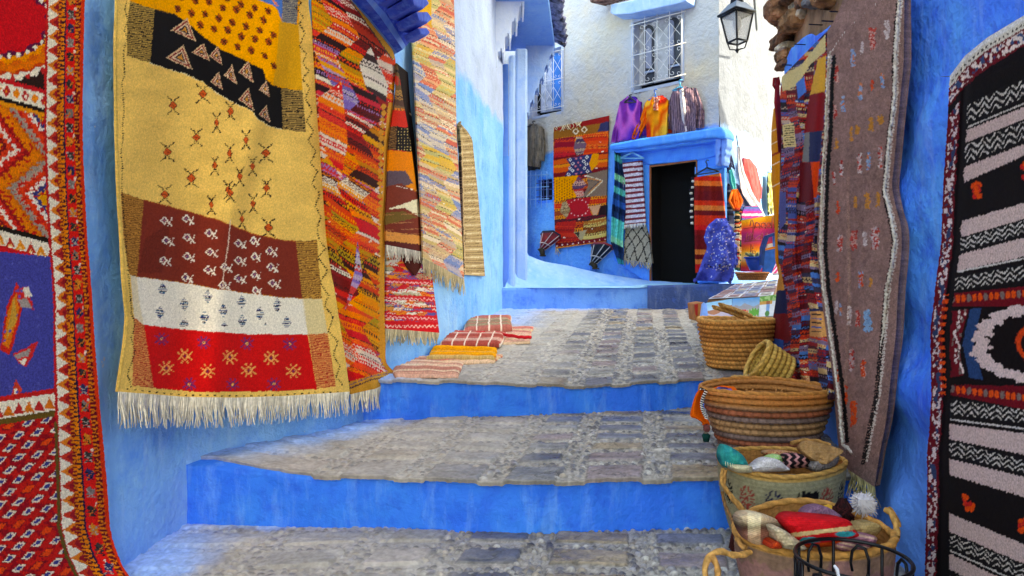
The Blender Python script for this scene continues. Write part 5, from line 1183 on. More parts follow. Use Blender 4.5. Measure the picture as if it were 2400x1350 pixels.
# borders along the left edge and top
dLe = [(2226, 178), (2222, 260), (2218, 330), (2212, 420), (2208, 500), (2205, 580), (2195, 650), (2180, 780), (2183, 904), (2180, 987), (2173, 1064), (2173, 1147), (2170, 1246), (2167, 1360), (2165, 1410)]
ex = np.interp(c.Y, [p[1] for p in dLe], [p[0] for p in dLe]); d = c.X - ex; wob = 5 * (vn(c.X / 9, c.Y / 9, 3) - .5)
c.a[(d < 46 + wob)] = lin((18, 10, 14)); c.a[(d < 27 + wob)] = lin((104, 14, 28)); k = (d < 24) & (d > 4) & (vn(c.X / 4.5, c.Y / 6, 5) > .56); c.a[k] = lin((216, 196, 196)); k = (d < 22) & (d > 6) & (vn(c.X / 6, c.Y / 12, 8) > .66); c.a[k] = lin((44, 60, 96))
for i in range(34): y = 720 + 0 * i
m = (c.Y > 690) & (c.Y < 925) & (d > 20) & (d < 34) & ((c.Y // 9) % 2 == 0); c.a[m] = lin((214, 70, 28))
tp = lambda X: np.interp(X, [2226, 2260, 2310, 2400, 2520], [176, 132, 90, 36, -40]); dt = c.Y - tp(c.X)
m = dt < 92 + wob; c.a[m & (d > 0)] = lin((18, 10, 14)); m = dt < 72 + wob; c.a[m & (d > 0)] = lin((104, 14, 28)); m = (dt < 66) & (dt > 34) & (vn(c.X / 6, c.Y / 6, 12) > .52); c.a[m & (d > 0)] = lin((216, 196, 190)); m = (dt < 60) & (dt > 36) & (vn(c.X / 7, c.Y / 9, 18) > .64); c.a[m & (d > 0)] = lin((48, 70, 110))
m = dt < 30; c.a[m] = lin((206, 196, 184)); m = (dt < 24) & (dt > 18) & ((c.X // 5) % 2 == 0); c.a[m] = lin((60, 50, 50)); m = dt < 12; c.a[m] = lin((210, 206, 206))
left = dLe; right = [(2520, -44), (2520, 100), (2520, 300), (2520, 500), (2520, 700), (2520, 900), (2520, 1100), (2520, 1300), (2520, 1420)]
ra = resamp(left, 26); rr_ = resamp(right, 26); rws = []
for i in range(26):
    a, b = ra[i], rr_[i]; pts = [tuple(a)]
    for tq in (.12, .3, .6): 
        x = a[0] + (b[0] - a[0]) * tq; y = a[1] + (b[1] - a[1]) * tq
        if i == 0: y = float(tp(x))
        pts.append((x, y))
    rws.append(pts + [tuple(b)])
ex_ = lambda y: np.interp(y, [p[1] for p in dLe], [p[0] for p in dLe])
o = sheet('pile_rug', rws, RWf(.075), c, 2.1, None, lambda u, v, x, y: .02 + .025 * np.sin(v * 16 + 1) * (1 - u) + .05 * sm(0, .2, u) - .02 * np.exp(-((x - ex_(y) - 36) / 7.0) ** 2), pile=.0008, knot=(2.3, 2.1), jit=.22, thick=.035, m=WOOL(), rag=2, seed=4)
tag(o, 'black and cream striped wool rug with speckled maroon border, at the photo\'s right edge', 'rug', 'rugs for sale hung on the lane walls')
# ================================================================== THINGS ON THE WHITE HOUSE
PLAS = lambda c: mat(c, .35, None, .08, 0, .5, name='plastic')
def FD(off): return lambda px, py: FAC.Y(px, off)
def SD(off): return lambda px, py: SID.Y(px, off)
def hanger_tube(dep, cx, cy, hw, hh, rise, r=.012, tilt=0):
    """triangle hanger with a hook, pixel sizes"""
    Pq = lambda x, y: P3(x, y, float(dep(x, y)))
    mb = MB(); a = (cx - hw, cy + hh + tilt); b = (cx + hw, cy + hh - tilt); t = (cx, cy)
    mb.tube([Pq(*t), Pq(*a)], r, 6); mb.tube([Pq(*t), Pq(*b)], r, 6); mb.tube([Pq(*a), Pq(*b)], r * .8, 6)
    mb.tube([Pq(cx, cy), Pq(cx, cy - rise * .5), Pq(cx - 3, cy - rise * .75), Pq(cx, cy - rise), Pq(cx + 4, cy - rise * .95)], r * .8, 6); return mb
# rug with medallions on the facade
c = Cv(1290, 262, 1435, 592, (196, 60, 26))
HR = [(200, 36, 26), (214, 80, 24), (150, 60, 30), (226, 130, 26), (120, 20, 26), (60, 30, 40)]
c.poly([(1290, 262), (1435, 262), (1435, 592), (1290, 592)], weave_pattern(HR, 12, -.12, 5, 13, 1))
def Q(pts): return S(pts, 1280, 260, 3.97)
c.poly(Q([(60, 150), (590, 45), (590, 110), (60, 200)]), (150, 26, 26)); c.poly(Q([(60, 190), (590, 100), (590, 180), (60, 260)]), (150, 90, 30))
for x, y in ((275, 190), (355, 175)): c.dia(*Q([(x, y)])[0], 8, 8, (230, 214, 180)); c.dia(*Q([(x, y)])[0], 5, 5, (130, 80, 30))
c.poly(Q([(510, 115), (590, 95), (590, 185), (480, 190)]), (50, 50, 90)); 
c.poly(Q([(75, 260), (270, 240), (270, 410), (75, 440)]), weave_pattern([(196, 30, 40), (214, 60, 30), (150, 20, 40)], 2, -.12, 4, 8)); c.poly(Q([(270, 240), (580, 185), (570, 380), (340, 410), (370, 310)]), weave_pattern([(222, 70, 24), (214, 50, 24), (226, 120, 40)], 5, -.14, 5, 9))
c.poly(Q([(285, 245), (330, 235), (375, 310), (345, 400), (280, 410), (255, 340)]), weave_pattern([(110, 80, 100), (180, 150, 120), (70, 50, 80)], 6, -.1, 3, 7))
c.poly(Q([(185, 445), (430, 400), (400, 490), (425, 570), (170, 610), (230, 510)]), (44, 48, 96))
for x, y in ((225, 455), (250, 490), (245, 555), (210, 590), (380, 430), (350, 470), (355, 535), (385, 560), (220, 530), (375, 495)):
    p = Q([(x, y)])[0]; c.dia(*p, 4.6, 4.6, (226, 216, 206)); c.dia(*p, 2.6, 2.6, (44, 48, 96))
for x, y in ((280, 445), (325, 440), (300, 480), (275, 515), (320, 505), (295, 545), (280, 585), (325, 575)): c.dia(*Q([(x, y)])[0], 3, 3, (200, 110, 120))
c.poly(Q([(430, 400), (490, 395), (480, 500), (420, 560), (400, 490)]), (226, 140, 20))
c.poly(Q([(70, 620), (300, 600), (240, 720), (290, 800), (70, 850)]), (232, 144, 14)); 
for i in range(9):
    for j in range(8):
        x, y = 75 + i * 24, 640 + j * 26 + (i % 2) * 12
        if x < 250: c.ell(*Q([(x, y)])[0], 1.6, 2, (140, 60, 16), 6)
c.poly(Q([(240, 700), (300, 610), (340, 640), (380, 690), (340, 720), (360, 800), (290, 810)]), weave_pattern([(190, 50, 50), (90, 60, 90), (206, 150, 130)], 3, -.1, 4, 8))
c.poly(Q([(380, 590), (570, 545), (570, 790), (340, 800), (390, 700)]), (124, 100, 84))
for d_ in (0, 24, 52): c.line(Q([(370 + d_ * .3, 600 + d_), (530 - d_ * .6, 650), (375 + d_ * .3, 800 - d_)]), 2.4, [(206, 190, 160), (190, 120, 60), (90, 76, 76)][d_ // 24 % 3])
c.poly(Q([(185, 830), (420, 800), (390, 890), (430, 970), (180, 1010), (230, 920)]), (180, 24, 36))
for k in range(16): a = k * .3927; c.dia(*Q([(300 + 95 * math.cos(a), 900 + 75 * math.sin(a))])[0], 1.6, 1.6, (226, 190, 190))
c.poly(Q([(510, 880), (570, 870), (570, 970), (480, 970)]), (40, 24, 28)); c.poly(Q([(400, 890), (510, 870), (470, 970), (440, 970)]), (206, 150, 110))
c.poly(Q([(150, 850), (185, 840), (225, 920), (190, 1000), (130, 940)]), weave_pattern([(150, 120, 80), (120, 80, 60), (180, 150, 110)], 6, -.1, 4, 7))
c.poly(Q([(350, 1030), (570, 985), (570, 1180), (330, 1200)]), weave_pattern([(150, 80, 30), (110, 50, 26), (206, 180, 100), (170, 100, 40)], 7, -.16, 4, 8)); c.poly(Q([(90, 1040), (280, 1020), (260, 1130), (330, 1200), (90, 1230)]), weave_pattern([(190, 36, 30), (206, 50, 34), (170, 30, 30)], 9, -.12, 4, 8))
c.poly(Q([(255, 1130), (380, 1105), (330, 1215)]), (170, 150, 110)); c.poly(Q([(265, 1135), (310, 1125), (305, 1180)]), (50, 46, 40))
c.poly(Q([(80, 1235), (570, 1170), (570, 1215), (80, 1275)]), (120, 22, 30)); c.poly(Q([(80, 1270), (570, 1208), (570, 1260), (80, 1300)]), (220, 130, 50))
for i in range(10): c.ell(*Q([(100 + i * 50, 1255 - i * 6.5)])[0], 1.8, 1.8, (236, 200, 190), 6)
fr_ = thing('kilim', 'orange and red kilim with navy diamond panel, on the white house beside the porch', 'rug', tuple(P3(1360, 583, 10.5)), 'rugs for sale hung on the lane walls')
o = sheet('weave', edges2rows([(1297, 299), (1297, 400), (1299, 500), (1302, 583)], [(1427, 271), (1424, 380), (1421, 480), (1420, 566)]), FD(.04), c, 1.4, fr_, lambda u, v, x, y: .03 + .02 * np.sin(v * 5 + u * 3), knot=(1.2, 1.2), jit=.05, thick=.02)
e_ = o_edge['weave']
fringe('fringe', e_[1][:60], .10, fr_, (226, 210, 170), .007, 26, seed=3, spread=.05, dirv=(.1, -.3, -1))
fringe('fringe', e_[0][:6], .12, fr_, (226, 210, 170), .007, 5, seed=4, spread=.05)
# generic garment: body and sleeves as puffed cloth pieces
def garment(name, label, cat_, dep, pieces, base, colf, hang=None, group=None, puff=.03, du=1.4, fold=.02, mat_=None):
    t = thing(name, label, cat_, tuple(base), group)
    for i, (pn, left, right, extra) in enumerate(pieces):
        sheet(pn, edges2rows(left, right), dep(.07 + extra), colf[i] if isinstance(colf, list) else colf, du, t, lambda u, v, x, y, k=i: fold * np.sin(u * 14 + v * 3 + k * 2) * (.3 + v) + fold * fbm(x / 9, y / 14, k) * 3, thick=.03, puff=puff, m=mat_)
    if hang: hang.build('hanger', hang.m, t, True)
    return t
def dye(cols, fx=.018, fy=.011, seed=1):
    cl = np.array([lin(k) for k in cols])
    def f(px, py, u, v):
        t = np.clip((vn(px * fx * 3, py * fy * 2, seed) * 1.5 - .25) * (len(cl) - 1), 0, len(cl) - 1.001); i = t.astype(int); k = (t - i)[..., None]; k = k * k * (3 - 2 * k)
        return cl[i] * (1 - k) + cl[i + 1] * k
    return f
def vstripe(a, b, pitch, curve=0):
    def f(px, py, u, v):
        o = np.tile(lin(a), px.shape + (1,)); t = (px + curve * (py - 250)) / pitch % 1; o[t < .35] = lin(b); o[(t > .5) & (t < .62)] = lin(b) * 1.5; return np.clip(o * (1 + .5 * (vn(px / 3, py / 9, 4) - .5))[..., None], 0, 1)
    return f
h = hanger_tube(FD(.12), 1477, 228, 14, 12, 6); h.m = PLAS((40, 40, 50))
garment('tunic', 'purple and violet tie-dyed tunic on a hanger, leftmost of three above the porch', 'tunic', FD, [('sleeve', [(1453, 238), (1443, 280), (1436, 334)], [(1466, 246), (1458, 290), (1453, 332)], .0), ('sleeve', [(1492, 238), (1496, 280), (1500, 318)], [(1502, 240), (1512, 280), (1512, 318)], -.02),
        ('body', [(1470, 226), (1452, 240), (1450, 280), (1447, 330)], [(1486, 226), (1502, 240), (1500, 280), (1497, 328)], .03)], P3(1475, 335, 10), dye([(70, 30, 160), (60, 26, 150), (90, 40, 170), (190, 90, 190), (120, 40, 150)], seed=2), h, 'garments hung above the porch')
h = hanger_tube(FD(.12), 1536, 226, 16, 9, 17); h.m = PLAS((40, 110, 200))
garment('tunic', 'orange and yellow tie-dyed tunic with a V neck, middle one above the porch', 'tunic', FD, [('sleeve', [(1512, 240), (1500, 280), (1482, 326)], [(1524, 248), (1514, 292), (1496, 327)], .03), ('sleeve', [(1556, 230), (1562, 270), (1566, 312)], [(1564, 236), (1571, 270), (1572, 312)], -.02),
        ('body', [(1525, 228), (1512, 240), (1514, 280), (1516, 325)], [(1550, 224), (1566, 234), (1564, 280), (1562, 318)], .05), ('neckline', [(1531, 228), (1537, 258)], [(1545, 226), (1539, 259)], .10)], P3(1530, 326, 10), [dye([(226, 80, 20), (236, 120, 20), (200, 50, 24)], seed=3), dye([(226, 90, 20), (206, 60, 24)], seed=3), dye([(236, 140, 24), (240, 180, 60), (226, 90, 20), (240, 150, 30), (200, 40, 24)], seed=8), dye([(160, 40, 40), (226, 170, 150)], .3, .3)], h, 'garments hung above the porch')
h = hanger_tube(FD(.12), 1594, 203, 18, 9, 16); h.m = PLAS((60, 160, 200))
ST = vstripe((128, 104, 118), (78, 62, 80), 5.2, -.06)
garment('shirt', 'grey and mauve striped long sleeved shirt, rightmost of three above the porch', 'shirt', FD, [('sleeve', [(1578, 210), (1563, 250), (1566, 300)], [(1592, 220), (1576, 258), (1578, 304)], .02), ('sleeve', [(1616, 206), (1626, 245), (1622, 300)], [(1632, 206), (1648, 248), (1646, 300)], .02),
        ('body', [(1584, 206), (1572, 222), (1574, 270), (1576, 322)], [(1606, 202), (1626, 212), (1632, 260), (1630, 306)], .05), ('placket', [(1595, 208), (1601, 260), (1606, 308)], [(1598, 208), (1604, 260), (1609, 308)], .10)], P3(1600, 326, 9.7), [ST, ST, ST, (210, 200, 205)], h, 'garments hung above the porch')
h = hanger_tube(FD(.10), 1250, 292, 14, 5, 8); h.m = PLAS((40, 40, 50))
JK = vstripe((132, 122, 110), (104, 96, 88), 4, 0)
garment('jacket', 'grey brown linen jacket hanging above the small barred window of the white house', 'jacket', FD, [('sleeve', [(1266, 296), (1268, 340), (1266, 376)], [(1272, 302), (1276, 340), (1275, 378)], .02), ('body', [(1242, 290), (1234, 300), (1235, 340), (1236, 388)], [(1258, 290), (1268, 298), (1270, 340), (1264, 392)], .04), ('hem', [(1236, 384), (1238, 400)], [(1262, 388), (1264, 396)], .0)], P3(1252, 398, 11.2), [JK, JK, (54, 56, 62)], h, du=1.3)
# scarf, striped towel, beige berber rug left of the door
def bands(cols, h0, seed=1, slope=0, rnd=True):
    cl = np.array([lin(k) for k in cols])
    def f(px, py, u, v):
        i = np.floor((py - slope * px) / h0).astype(int); j = (hsh(i, seed) * len(cl)).astype(int) % len(cl) if rnd else i % len(cl)
        return np.clip(cl[j] * (1 + .5 * (vn(px / 2.5, py / 2.5, 3) - .5))[..., None], 0, 1)
    return f
def cloth(name, label, cat_, left, right, dep, colf, fold=None, m=None, du=1.4, thick=.02, puff=0, grp=None):
    o = sheet(name, edges2rows(left, right), dep, colf, du, None, fold, thick=thick, puff=puff, m=m, knot=(1.8, 1.6) if isinstance(colf, Cv) else (0, 0), jit=.1)
    return tag(o, label, cat_, grp)
cloth('scarf', 'teal, navy and turquoise striped scarf hanging in folds left of the porch', 'scarf', [(1441, 352), (1440, 420), (1436, 500), (1434, 566), (1452, 618)], [(1450, 352), (1462, 420), (1464, 500), (1460, 560), (1462, 620)], FD(.18), bands([(24, 60, 110), (30, 160, 180), (70, 200, 190), (20, 90, 170), (130, 210, 170), (16, 40, 80)], 15, 3, .5), lambda u, v, x, y: .05 * np.sin(u * 12 + v * 4))
mb = MB(); mb.tube([FAC.at(1443, 336, .2), FAC.at(1442, 360, .2)], .012, 5); tag(mb.build('hook', mat((20, 30, 50), .5), None), 'dark hook holding the teal scarf under the canopy end', 'hook')
tw = thing('towel', 'white and maroon striped towel hanging from a pale blue hanger left of the doorway', 'towel', tuple(P3(1490, 530, 9.7)))
def tws(px, py, u, v):
    o = np.tile(lin((196, 190, 204)), px.shape + (1,)); t = (py + .1 * px) / 12.2 % 1; o[t < .45] = lin((116, 36, 52)); return np.clip(o * (1 + .9 * (vn(px / 1.6, py / 1.6, 3) - .5))[..., None], 0, 1)
sheet('weave', edges2rows([(1459, 382), (1461, 450), (1463, 527)], [(1503, 376), (1507, 440), (1514, 522)]), FD(.17), tws, 1.4, tw, lambda u, v, x, y: .02 * np.sin(u * 7 + v * 2), thick=.03)
fringe('fringe', o_edge['weave'][0], .06, tw, (226, 222, 220), .007, 24, seed=2)
h = hanger_tube(FD(.2), 1482, 357, 27, 14, 16, .013, 0); h.build('hanger', PLAS((110, 190, 240)), tw, True)
c = Cv(1455, 520, 1535, 640, (150, 142, 128))
c.a *= (1 + .5 * fbm(c.X / 4, c.Y / 4, 3, 3))[..., None]
for i in range(-2, 6):
    c.line([(1450 + i * 22, 520), (1480 + i * 22 + 4, 570), (1500 + i * 22, 640)], 2.4, (40, 36, 36)); c.line([(1530 - i * 20 + 24, 520), (1490 - i * 20 + 20, 580), (1455 - i * 20 + 26, 640)], 2.4, (40, 36, 36))
bb = thing('berber_rug', 'small grey beige rug with black diamond lines leaning under the striped towel', 'rug', tuple(P3(1490, 625, 9.6)))
sheet('weave', edges2rows([(1466, 532), (1463, 570), (1462, 608)], [(1514, 526), (1522, 570), (1528, 616)]), FD(.10), c, 1.4, bb, lambda u, v, x, y: .10 * v + .01 * np.sin(u * 6), thick=.04, knot=(1.6, 1.6), jit=.3)
fringe('fringe', o_edge['weave'][0], .10, bb, (170, 164, 150), .008, 26, seed=5, spread=.03)
# fan shaped lanterns of stretched leather
def fan(label, pts_top, neck, foot, off, col, edge, lines, grp='leather fan lanterns'):
    """faceted half cone: rim points (px), neck and foot"""
    t = thing('leather_lantern', label, 'lantern', tuple(FAC.at(foot[0], foot[1]) + FAC.n * .1), grp)
    n = len(pts_top); mb = MB(); rim = []; low_ = []
    for i, (x, y) in enumerate(pts_top):
        b = .05 + .22 * math.sin(math.pi * i / (n - 1)); rim.append(FAC.at(x, y, b))
    cxn = (neck[0][0] + neck[1][0]) / 2
    for i in range(n):
        f = i / (n - 1); low_.append(FAC.at(neck[0][0] + (neck[1][0] - neck[0][0]) * f, neck[0][1] + (neck[1][1] - neck[0][1]) * f) + FAC.n * (.05 + .08 * math.sin(math.pi * f)))
    mid = [rim[i] * .5 + low_[i] * .5 + FAC.n * .0 for i in range(n)]
    V = rim + mid + low_ ; mb.add(V, [(r * n + i, r * n + i + 1, (r + 1) * n + i + 1, (r + 1) * n + i) for r in (0, 1) for i in range(n - 1)])
    cen = sum(rim, Vector()) / n; mb.add(rim + [cen], [(i, i + 1, n) for i in range(n - 1)] + [(n - 1, 0, n)])
    mb.build('shade', mat(col, .6, (40, .4, .01), .3), t)
    mb = MB(); 
    for i in range(0, n): mb.tube([rim[i], mid[i], low_[i]], .008, 5)
    mb.tube(low_, .012, 5); mb.tube([rim[i] * .35 + low_[i] * .65 + FAC.n * .015 for i in range(n)], .01, 5); mb.build('ribs', mat(lines, .6, None, .1), t, True)
    mb = MB(); mb.tube(rim + [rim[0]], .018, 6); mb.build('rim', mat(edge, .5, None, .1), t, True)
    fp = FAC.at(*foot, .09); nk = sum(low_, Vector()) / n
    mb = MB(); mb.tube([nk, nk * .7 + fp * .3, fp], [.075, .05, .04], 8); mb.tube([fp, fp - Vector((0, 0, .02))], [.055, .06], 8); mb.build('base', mat((70, 60, 40), .6, None, .2), t, True)
    return t
fan('red leather fan shaped lantern standing at the left end of the bench', [(1268, 549), (1273, 543), (1297, 542), (1312, 551), (1313, 559)], [(1271, 581), (1283, 586)], (1272, 598), .1, (150, 32, 30), (24, 26, 44), (216, 190, 180))
fan('black leather fan shaped lantern under the medallion kilim', [(1387, 575), (1393, 570), (1418, 570), (1432, 576), (1436, 584)], [(1389, 614), (1404, 618)], (1396, 628), .1, (26, 28, 38), (150, 50, 60), (206, 200, 196))
# ---- right of the doorway
sk_ = thing('striped_cloth', 'red, orange and maroon banded cloth clipped to a black hanger over the doorway edge', 'cloth', tuple(P3(1665, 660, 9.1)))
def rcl(px, py, u, v):
    seq = [(110, 24, 30), (206, 40, 30), (226, 110, 50), (110, 24, 30), (130, 24, 30), (200, 30, 36), (206, 70, 34), (214, 120, 60), (120, 30, 24), (206, 50, 30)]
    cl = np.array([lin(k) for k in seq]); i = np.floor((py - .02 * px) / 11.5).astype(int); o = cl[(hsh(i, 6) * 10).astype(int) % 10]
    return np.clip(o * (1 + .4 * (vn(px / 2, py / 2, 3) - .5))[..., None], 0, 1)
sheet('weave', edges2rows([(1627, 416), (1627, 480), (1628, 560), (1630, 640)], [(1686, 406), (1694, 460), (1700, 520), (1702, 620)]), FD(.22), rcl, 1.4, sk_, lambda u, v, x, y: .03 * np.sin(u * 13 + v * 2), thick=.02)
h = hanger_tube(FD(.24), 1657, 393, 28, 13, 18, .010, 4); h.build('hanger', PLAS((20, 22, 34)), sk_, True)
mb = MB(); q = random.Random(2)
for i in range(16):
    p = FAC.at(1623 - 2 * (i > 3) + 1.5 * math.sin(i), 418 + i * 7, .2); mb.grid(rock(p, (.022, .022, .018), i, 5), closed=True, col=(206, 204, 200) if i % 2 else (30, 26, 40))
tag(mb.build('pompom_string', mat_vc(.9, None, .1, 'cotton'), None, True, cols=True), 'string of black and white pompoms hanging at the doorway', 'garland')
# deep blue sequinned dress on the wall
c = Cv(1620, 500, 1735, 670, (66, 82, 184)); c.a *= (1 + .5 * fbm(c.X / 12, c.Y / 14, 3))[..., None]
q = random.Random(6)
for i in range(150):
    x = q.gauss(1685, 24); y = q.choice([q.gauss(555, 22), q.gauss(600, 18)]); c.ell(x, y, q.uniform(.8, 1.7), q.uniform(.8, 1.7), q.choice([(230, 230, 240), (206, 206, 230), (190, 170, 170), (120, 160, 230)]), 6)
for i in range(70): c.ell(q.gauss(1690, 20), q.gauss(625, 3.5), 1.6, 1.1, q.choice([(20, 22, 60), (200, 190, 180), (20, 22, 60)]), 6)
cloth('dress', 'deep blue hooded dress with silver sequins propped beside the doorway', 'dress', [(1678, 512), (1657, 530), (1649, 560), (1658, 580), (1646, 610), (1629, 658)], [(1698, 512), (1712, 530), (1722, 552), (1720, 580), (1724, 610), (1708, 660)], FD(.42), c, lambda u, v, x, y: .05 * np.sin(u * 11 + 2 * v) * (.3 + v) + .15 * fbm(x / 14, y / 20, 4), thick=.05, puff=.045)
# things on the sunny side wall
def SDa(px, py, off): return SID.at(px, py, off)
q = random.Random(12)
def yarn(name, label, pts, off, r, cols, n=14, spr=4, m=None):
    mb = MB(); q = random.Random(len(label))
    for i in range(n):
        dx, dy = q.uniform(-spr, spr), q.uniform(-2, 2); mb.tube([SDa(x + dx * (.4 + .8 * math.sin(math.pi * k / (len(pts) - 1))), y + dy, off + q.uniform(0, .05)) for k, (x, y) in enumerate(pts)], r, 5, q.choice(cols))
    return tag(mb.build(name, mat_vc(.9, None, .1, 'cotton'), None, True, cols=True), label, 'yarn')
yarn('yarn_hank', 'turquoise cord hank hanging at the corner of the white house', [(1712, 400), (1716, 425), (1722, 450)], .10, .012, [(60, 190, 190), (90, 210, 200), (30, 150, 170)], 12, 5)
yarn('yarn_hank', 'orange wool hank hanging under the turquoise cords', [(1722, 446), (1724, 470), (1726, 492)], .12, .018, [(226, 96, 30), (206, 80, 24), (236, 120, 50)], 26, 13)
yarn('yarn_braid', 'long braid of white, red and green wool reaching down beside the rainbow blanket', [(1730, 490), (1731, 540), (1730, 600), (1731, 632)], .16, .020, [(220, 214, 190), (206, 70, 50), (70, 120, 80), (230, 200, 150), (40, 60, 50)], 1, 0)
mb = MB(); q = random.Random(3)
for k in range(34):
    y = 492 + k * 4.2
    for s_ in (-1, 1): mb.grid(rock(SDa(1730 + s_ * 3.0, y + s_, .2), (.035, .035, .022), k + s_, 5), closed=True, col=q.choice([(220, 214, 190), (206, 70, 50), (70, 110, 80), (226, 180, 120), (40, 46, 50), (222, 216, 200)]))
tag(mb.build('wool_garland', mat_vc(.9, None, .1, 'cotton'), None, True, cols=True), 'knotted white, red and green wool garland hanging left of the rainbow blanket', 'garland')
mb = MB(); q = random.Random(8)
for k in range(30):
    x0, y0 = 1712, 358; mb.tube([SDa(x0, y0, .1), SDa(x0 + q.uniform(-12, 8), y0 + 22 + q.uniform(-4, 8), .12), SDa(x0 + q.uniform(-10, 10), y0 + q.uniform(34, 48), .1)], .006, 4)
mb.tube([SDa(1711, 352, .08), SDa(1714, 340, .08)], .01, 5)
tag(mb.build('net_bag', mat((26, 36, 90), .7, None, .2), None, True), 'dark blue net bag on a nail at the corner of the white house', 'bag')
cloth('shawl', 'narrow black and white shawl hanging behind the orange wool', 'shawl', [(1708, 430), (1706, 500), (1712, 540)], [(1718, 440), (1720, 500), (1722, 560)], SD(.06), bands([(40, 42, 54), (150, 150, 160), (70, 74, 110)], 5, 3), None)
cloth('white_scarf', 'white scarf with dark stripes knotted and falling to the right on the side wall', 'scarf', [(1728, 344), (1730, 400), (1738, 450), (1764, 490), (1782, 512)], [(1732, 344), (1744, 400), (1764, 450), (1784, 486), (1794, 508)], SD(.16), lambda px, py, u, v: np.where(((u * 5 + v * 2) % 1 < .2)[..., None] & (v > .55)[..., None], lin((90, 60, 80)), lin((214, 214, 226))), lambda u, v, x, y: .03 * np.sin(u * 10))
cloth('indigo_cloth', 'indigo cloth bunched under the white scarf', 'cloth', [(1728, 430), (1732, 460), (1736, 484)], [(1740, 440), (1756, 470), (1766, 490)], SD(.10), dye([(50, 70, 130), (160, 170, 190), (40, 44, 90)], seed=5))
mb = MB(); mb.tube([SDa(1730, 346, .12), SDa(1727, 325, .1), SDa(1726, 318, .06)], .010, 5); tag(mb.build('hook', mat((26, 28, 44), .5), None), 'thin dark hook above the white scarf', 'hook')
t = garment('shirt', 'faded coral red long shirt hanging on the sunny side wall', 'shirt', SD, [('sleeve', [(1770, 400), (1776, 430), (1776, 462)], [(1778, 410), (1786, 440), (1784, 466)], .0), ('body', [(1744, 370), (1742, 390), (1756, 430), (1766, 470)], [(1758, 372), (1774, 392), (1782, 430), (1782, 476)], .04)], SDa(1765, 476, 0), vstripe((186, 66, 70), (170, 56, 64), 7, -.2), None)
cloth('sequin_top', 'black and olive shiny top on a small blue hanger near the ochre cloth', 'top', [(1801, 404), (1800, 440), (1802, 504)], [(1812, 402), (1816, 440), (1817, 500)], SD(.1), dye([(20, 22, 20), (90, 90, 40), (160, 160, 110), (20, 24, 30)], .12, .05, 6), None)
h = hanger_tube(SD(.1), 1806, 394, 7, 9, 8, .010); tag(h.build('hanger', PLAS((60, 150, 230)), None, True), 'small blue hanger holding the shiny top', 'hanger')
cloth('cushion', 'purple, magenta and white banded cushion above the rainbow blanket', 'cushion', [(1745, 484), (1740, 500), (1739, 516)], [(1776, 482), (1788, 498), (1790, 512)], SD(.25), bands([(110, 60, 160), (130, 80, 190), (190, 40, 130), (60, 90, 150), (200, 200, 206)], 5.5, 2), None, puff=.1)
# rainbow blanket on a frame with wire figures
def rb_(px, py, u, v):
    cl = np.array([lin(k) for k in [(236, 190, 60), (240, 150, 40), (222, 70, 60), (190, 50, 110), (150, 50, 120), (176, 60, 120), (226, 80, 60), (240, 140, 40), (240, 200, 90), (230, 200, 150), (240, 150, 50), (210, 60, 60), (180, 50, 110)]])
    t = np.clip(v * 12, 0, 11.99); i = t.astype(int); k = (t - i)[..., None]; return cl[i] * (1 - k) + cl[i + 1] * k
bk_ = cloth('blanket', 'rainbow ombre blanket in orange and magenta hung as a backdrop at the corner stall', 'blanket', [(1738, 516), (1738, 580), (1736, 636)], [(1834, 500), (1838, 570), (1836, 640)], lambda px, py: 8.9 + 0 * px, rb_, lambda u, v, x, y: .02 * np.sin(u * 8), thick=.03)
mb = MB()
def wl(pts, r=.007, c=(150, 60, 50)): mb.tube([P3(x, y, 8.78) for x, y in pts], r, 5, c)
wl([(1760, 612 - 90 + 0), (1758, 530), (1760, 518), (1764, 516), (1766, 524), (1764, 560)])          # tall loop
for cx in (1775, 1789, 1802): wl([(cx + 5 * math.cos(a), 528 + 6 * math.sin(a)) for a in np.linspace(.4, 6.2, 12)]); wl([(cx + 5, 522), (cx + 6, 536)])
wl([(1768, 536), (1771, 522), (1775, 520)]); wl([(1809, 535), (1810, 508)]); wl([(1815, 535), (1814, 506)]); wl([(1742, 536), (1812, 526)], .005)
for x in (1748, 1756, 1760, 1783, 1794): wl([(x, 566), (x + 1, 548 + (x % 3) * 3), (x + 4, 546), (x + 5, 562)], .006)
wl([(1744, 566), (1800, 560)], .006); wl([(1760, 560), (1766, 556), (1770, 562), (1780, 552), (1790, 560)], .006)
wl([(1760, 590), (1760, 572), (1766, 574), (1764, 584)], .006); wl([(1759, 600), (1770, 600), (1770, 588), (1759, 588), (1759, 600)], .006); wl([(1764, 588), (1764, 600)], .005); wl([(1759, 594), (1770, 594)], .005)
tag(mb.build('wire_lettering', mat_vc(.5, None, .4, 'wire'), None, True, cols=True), 'bent wire lettering and figures fixed in front of the rainbow blanket', 'wire sign')
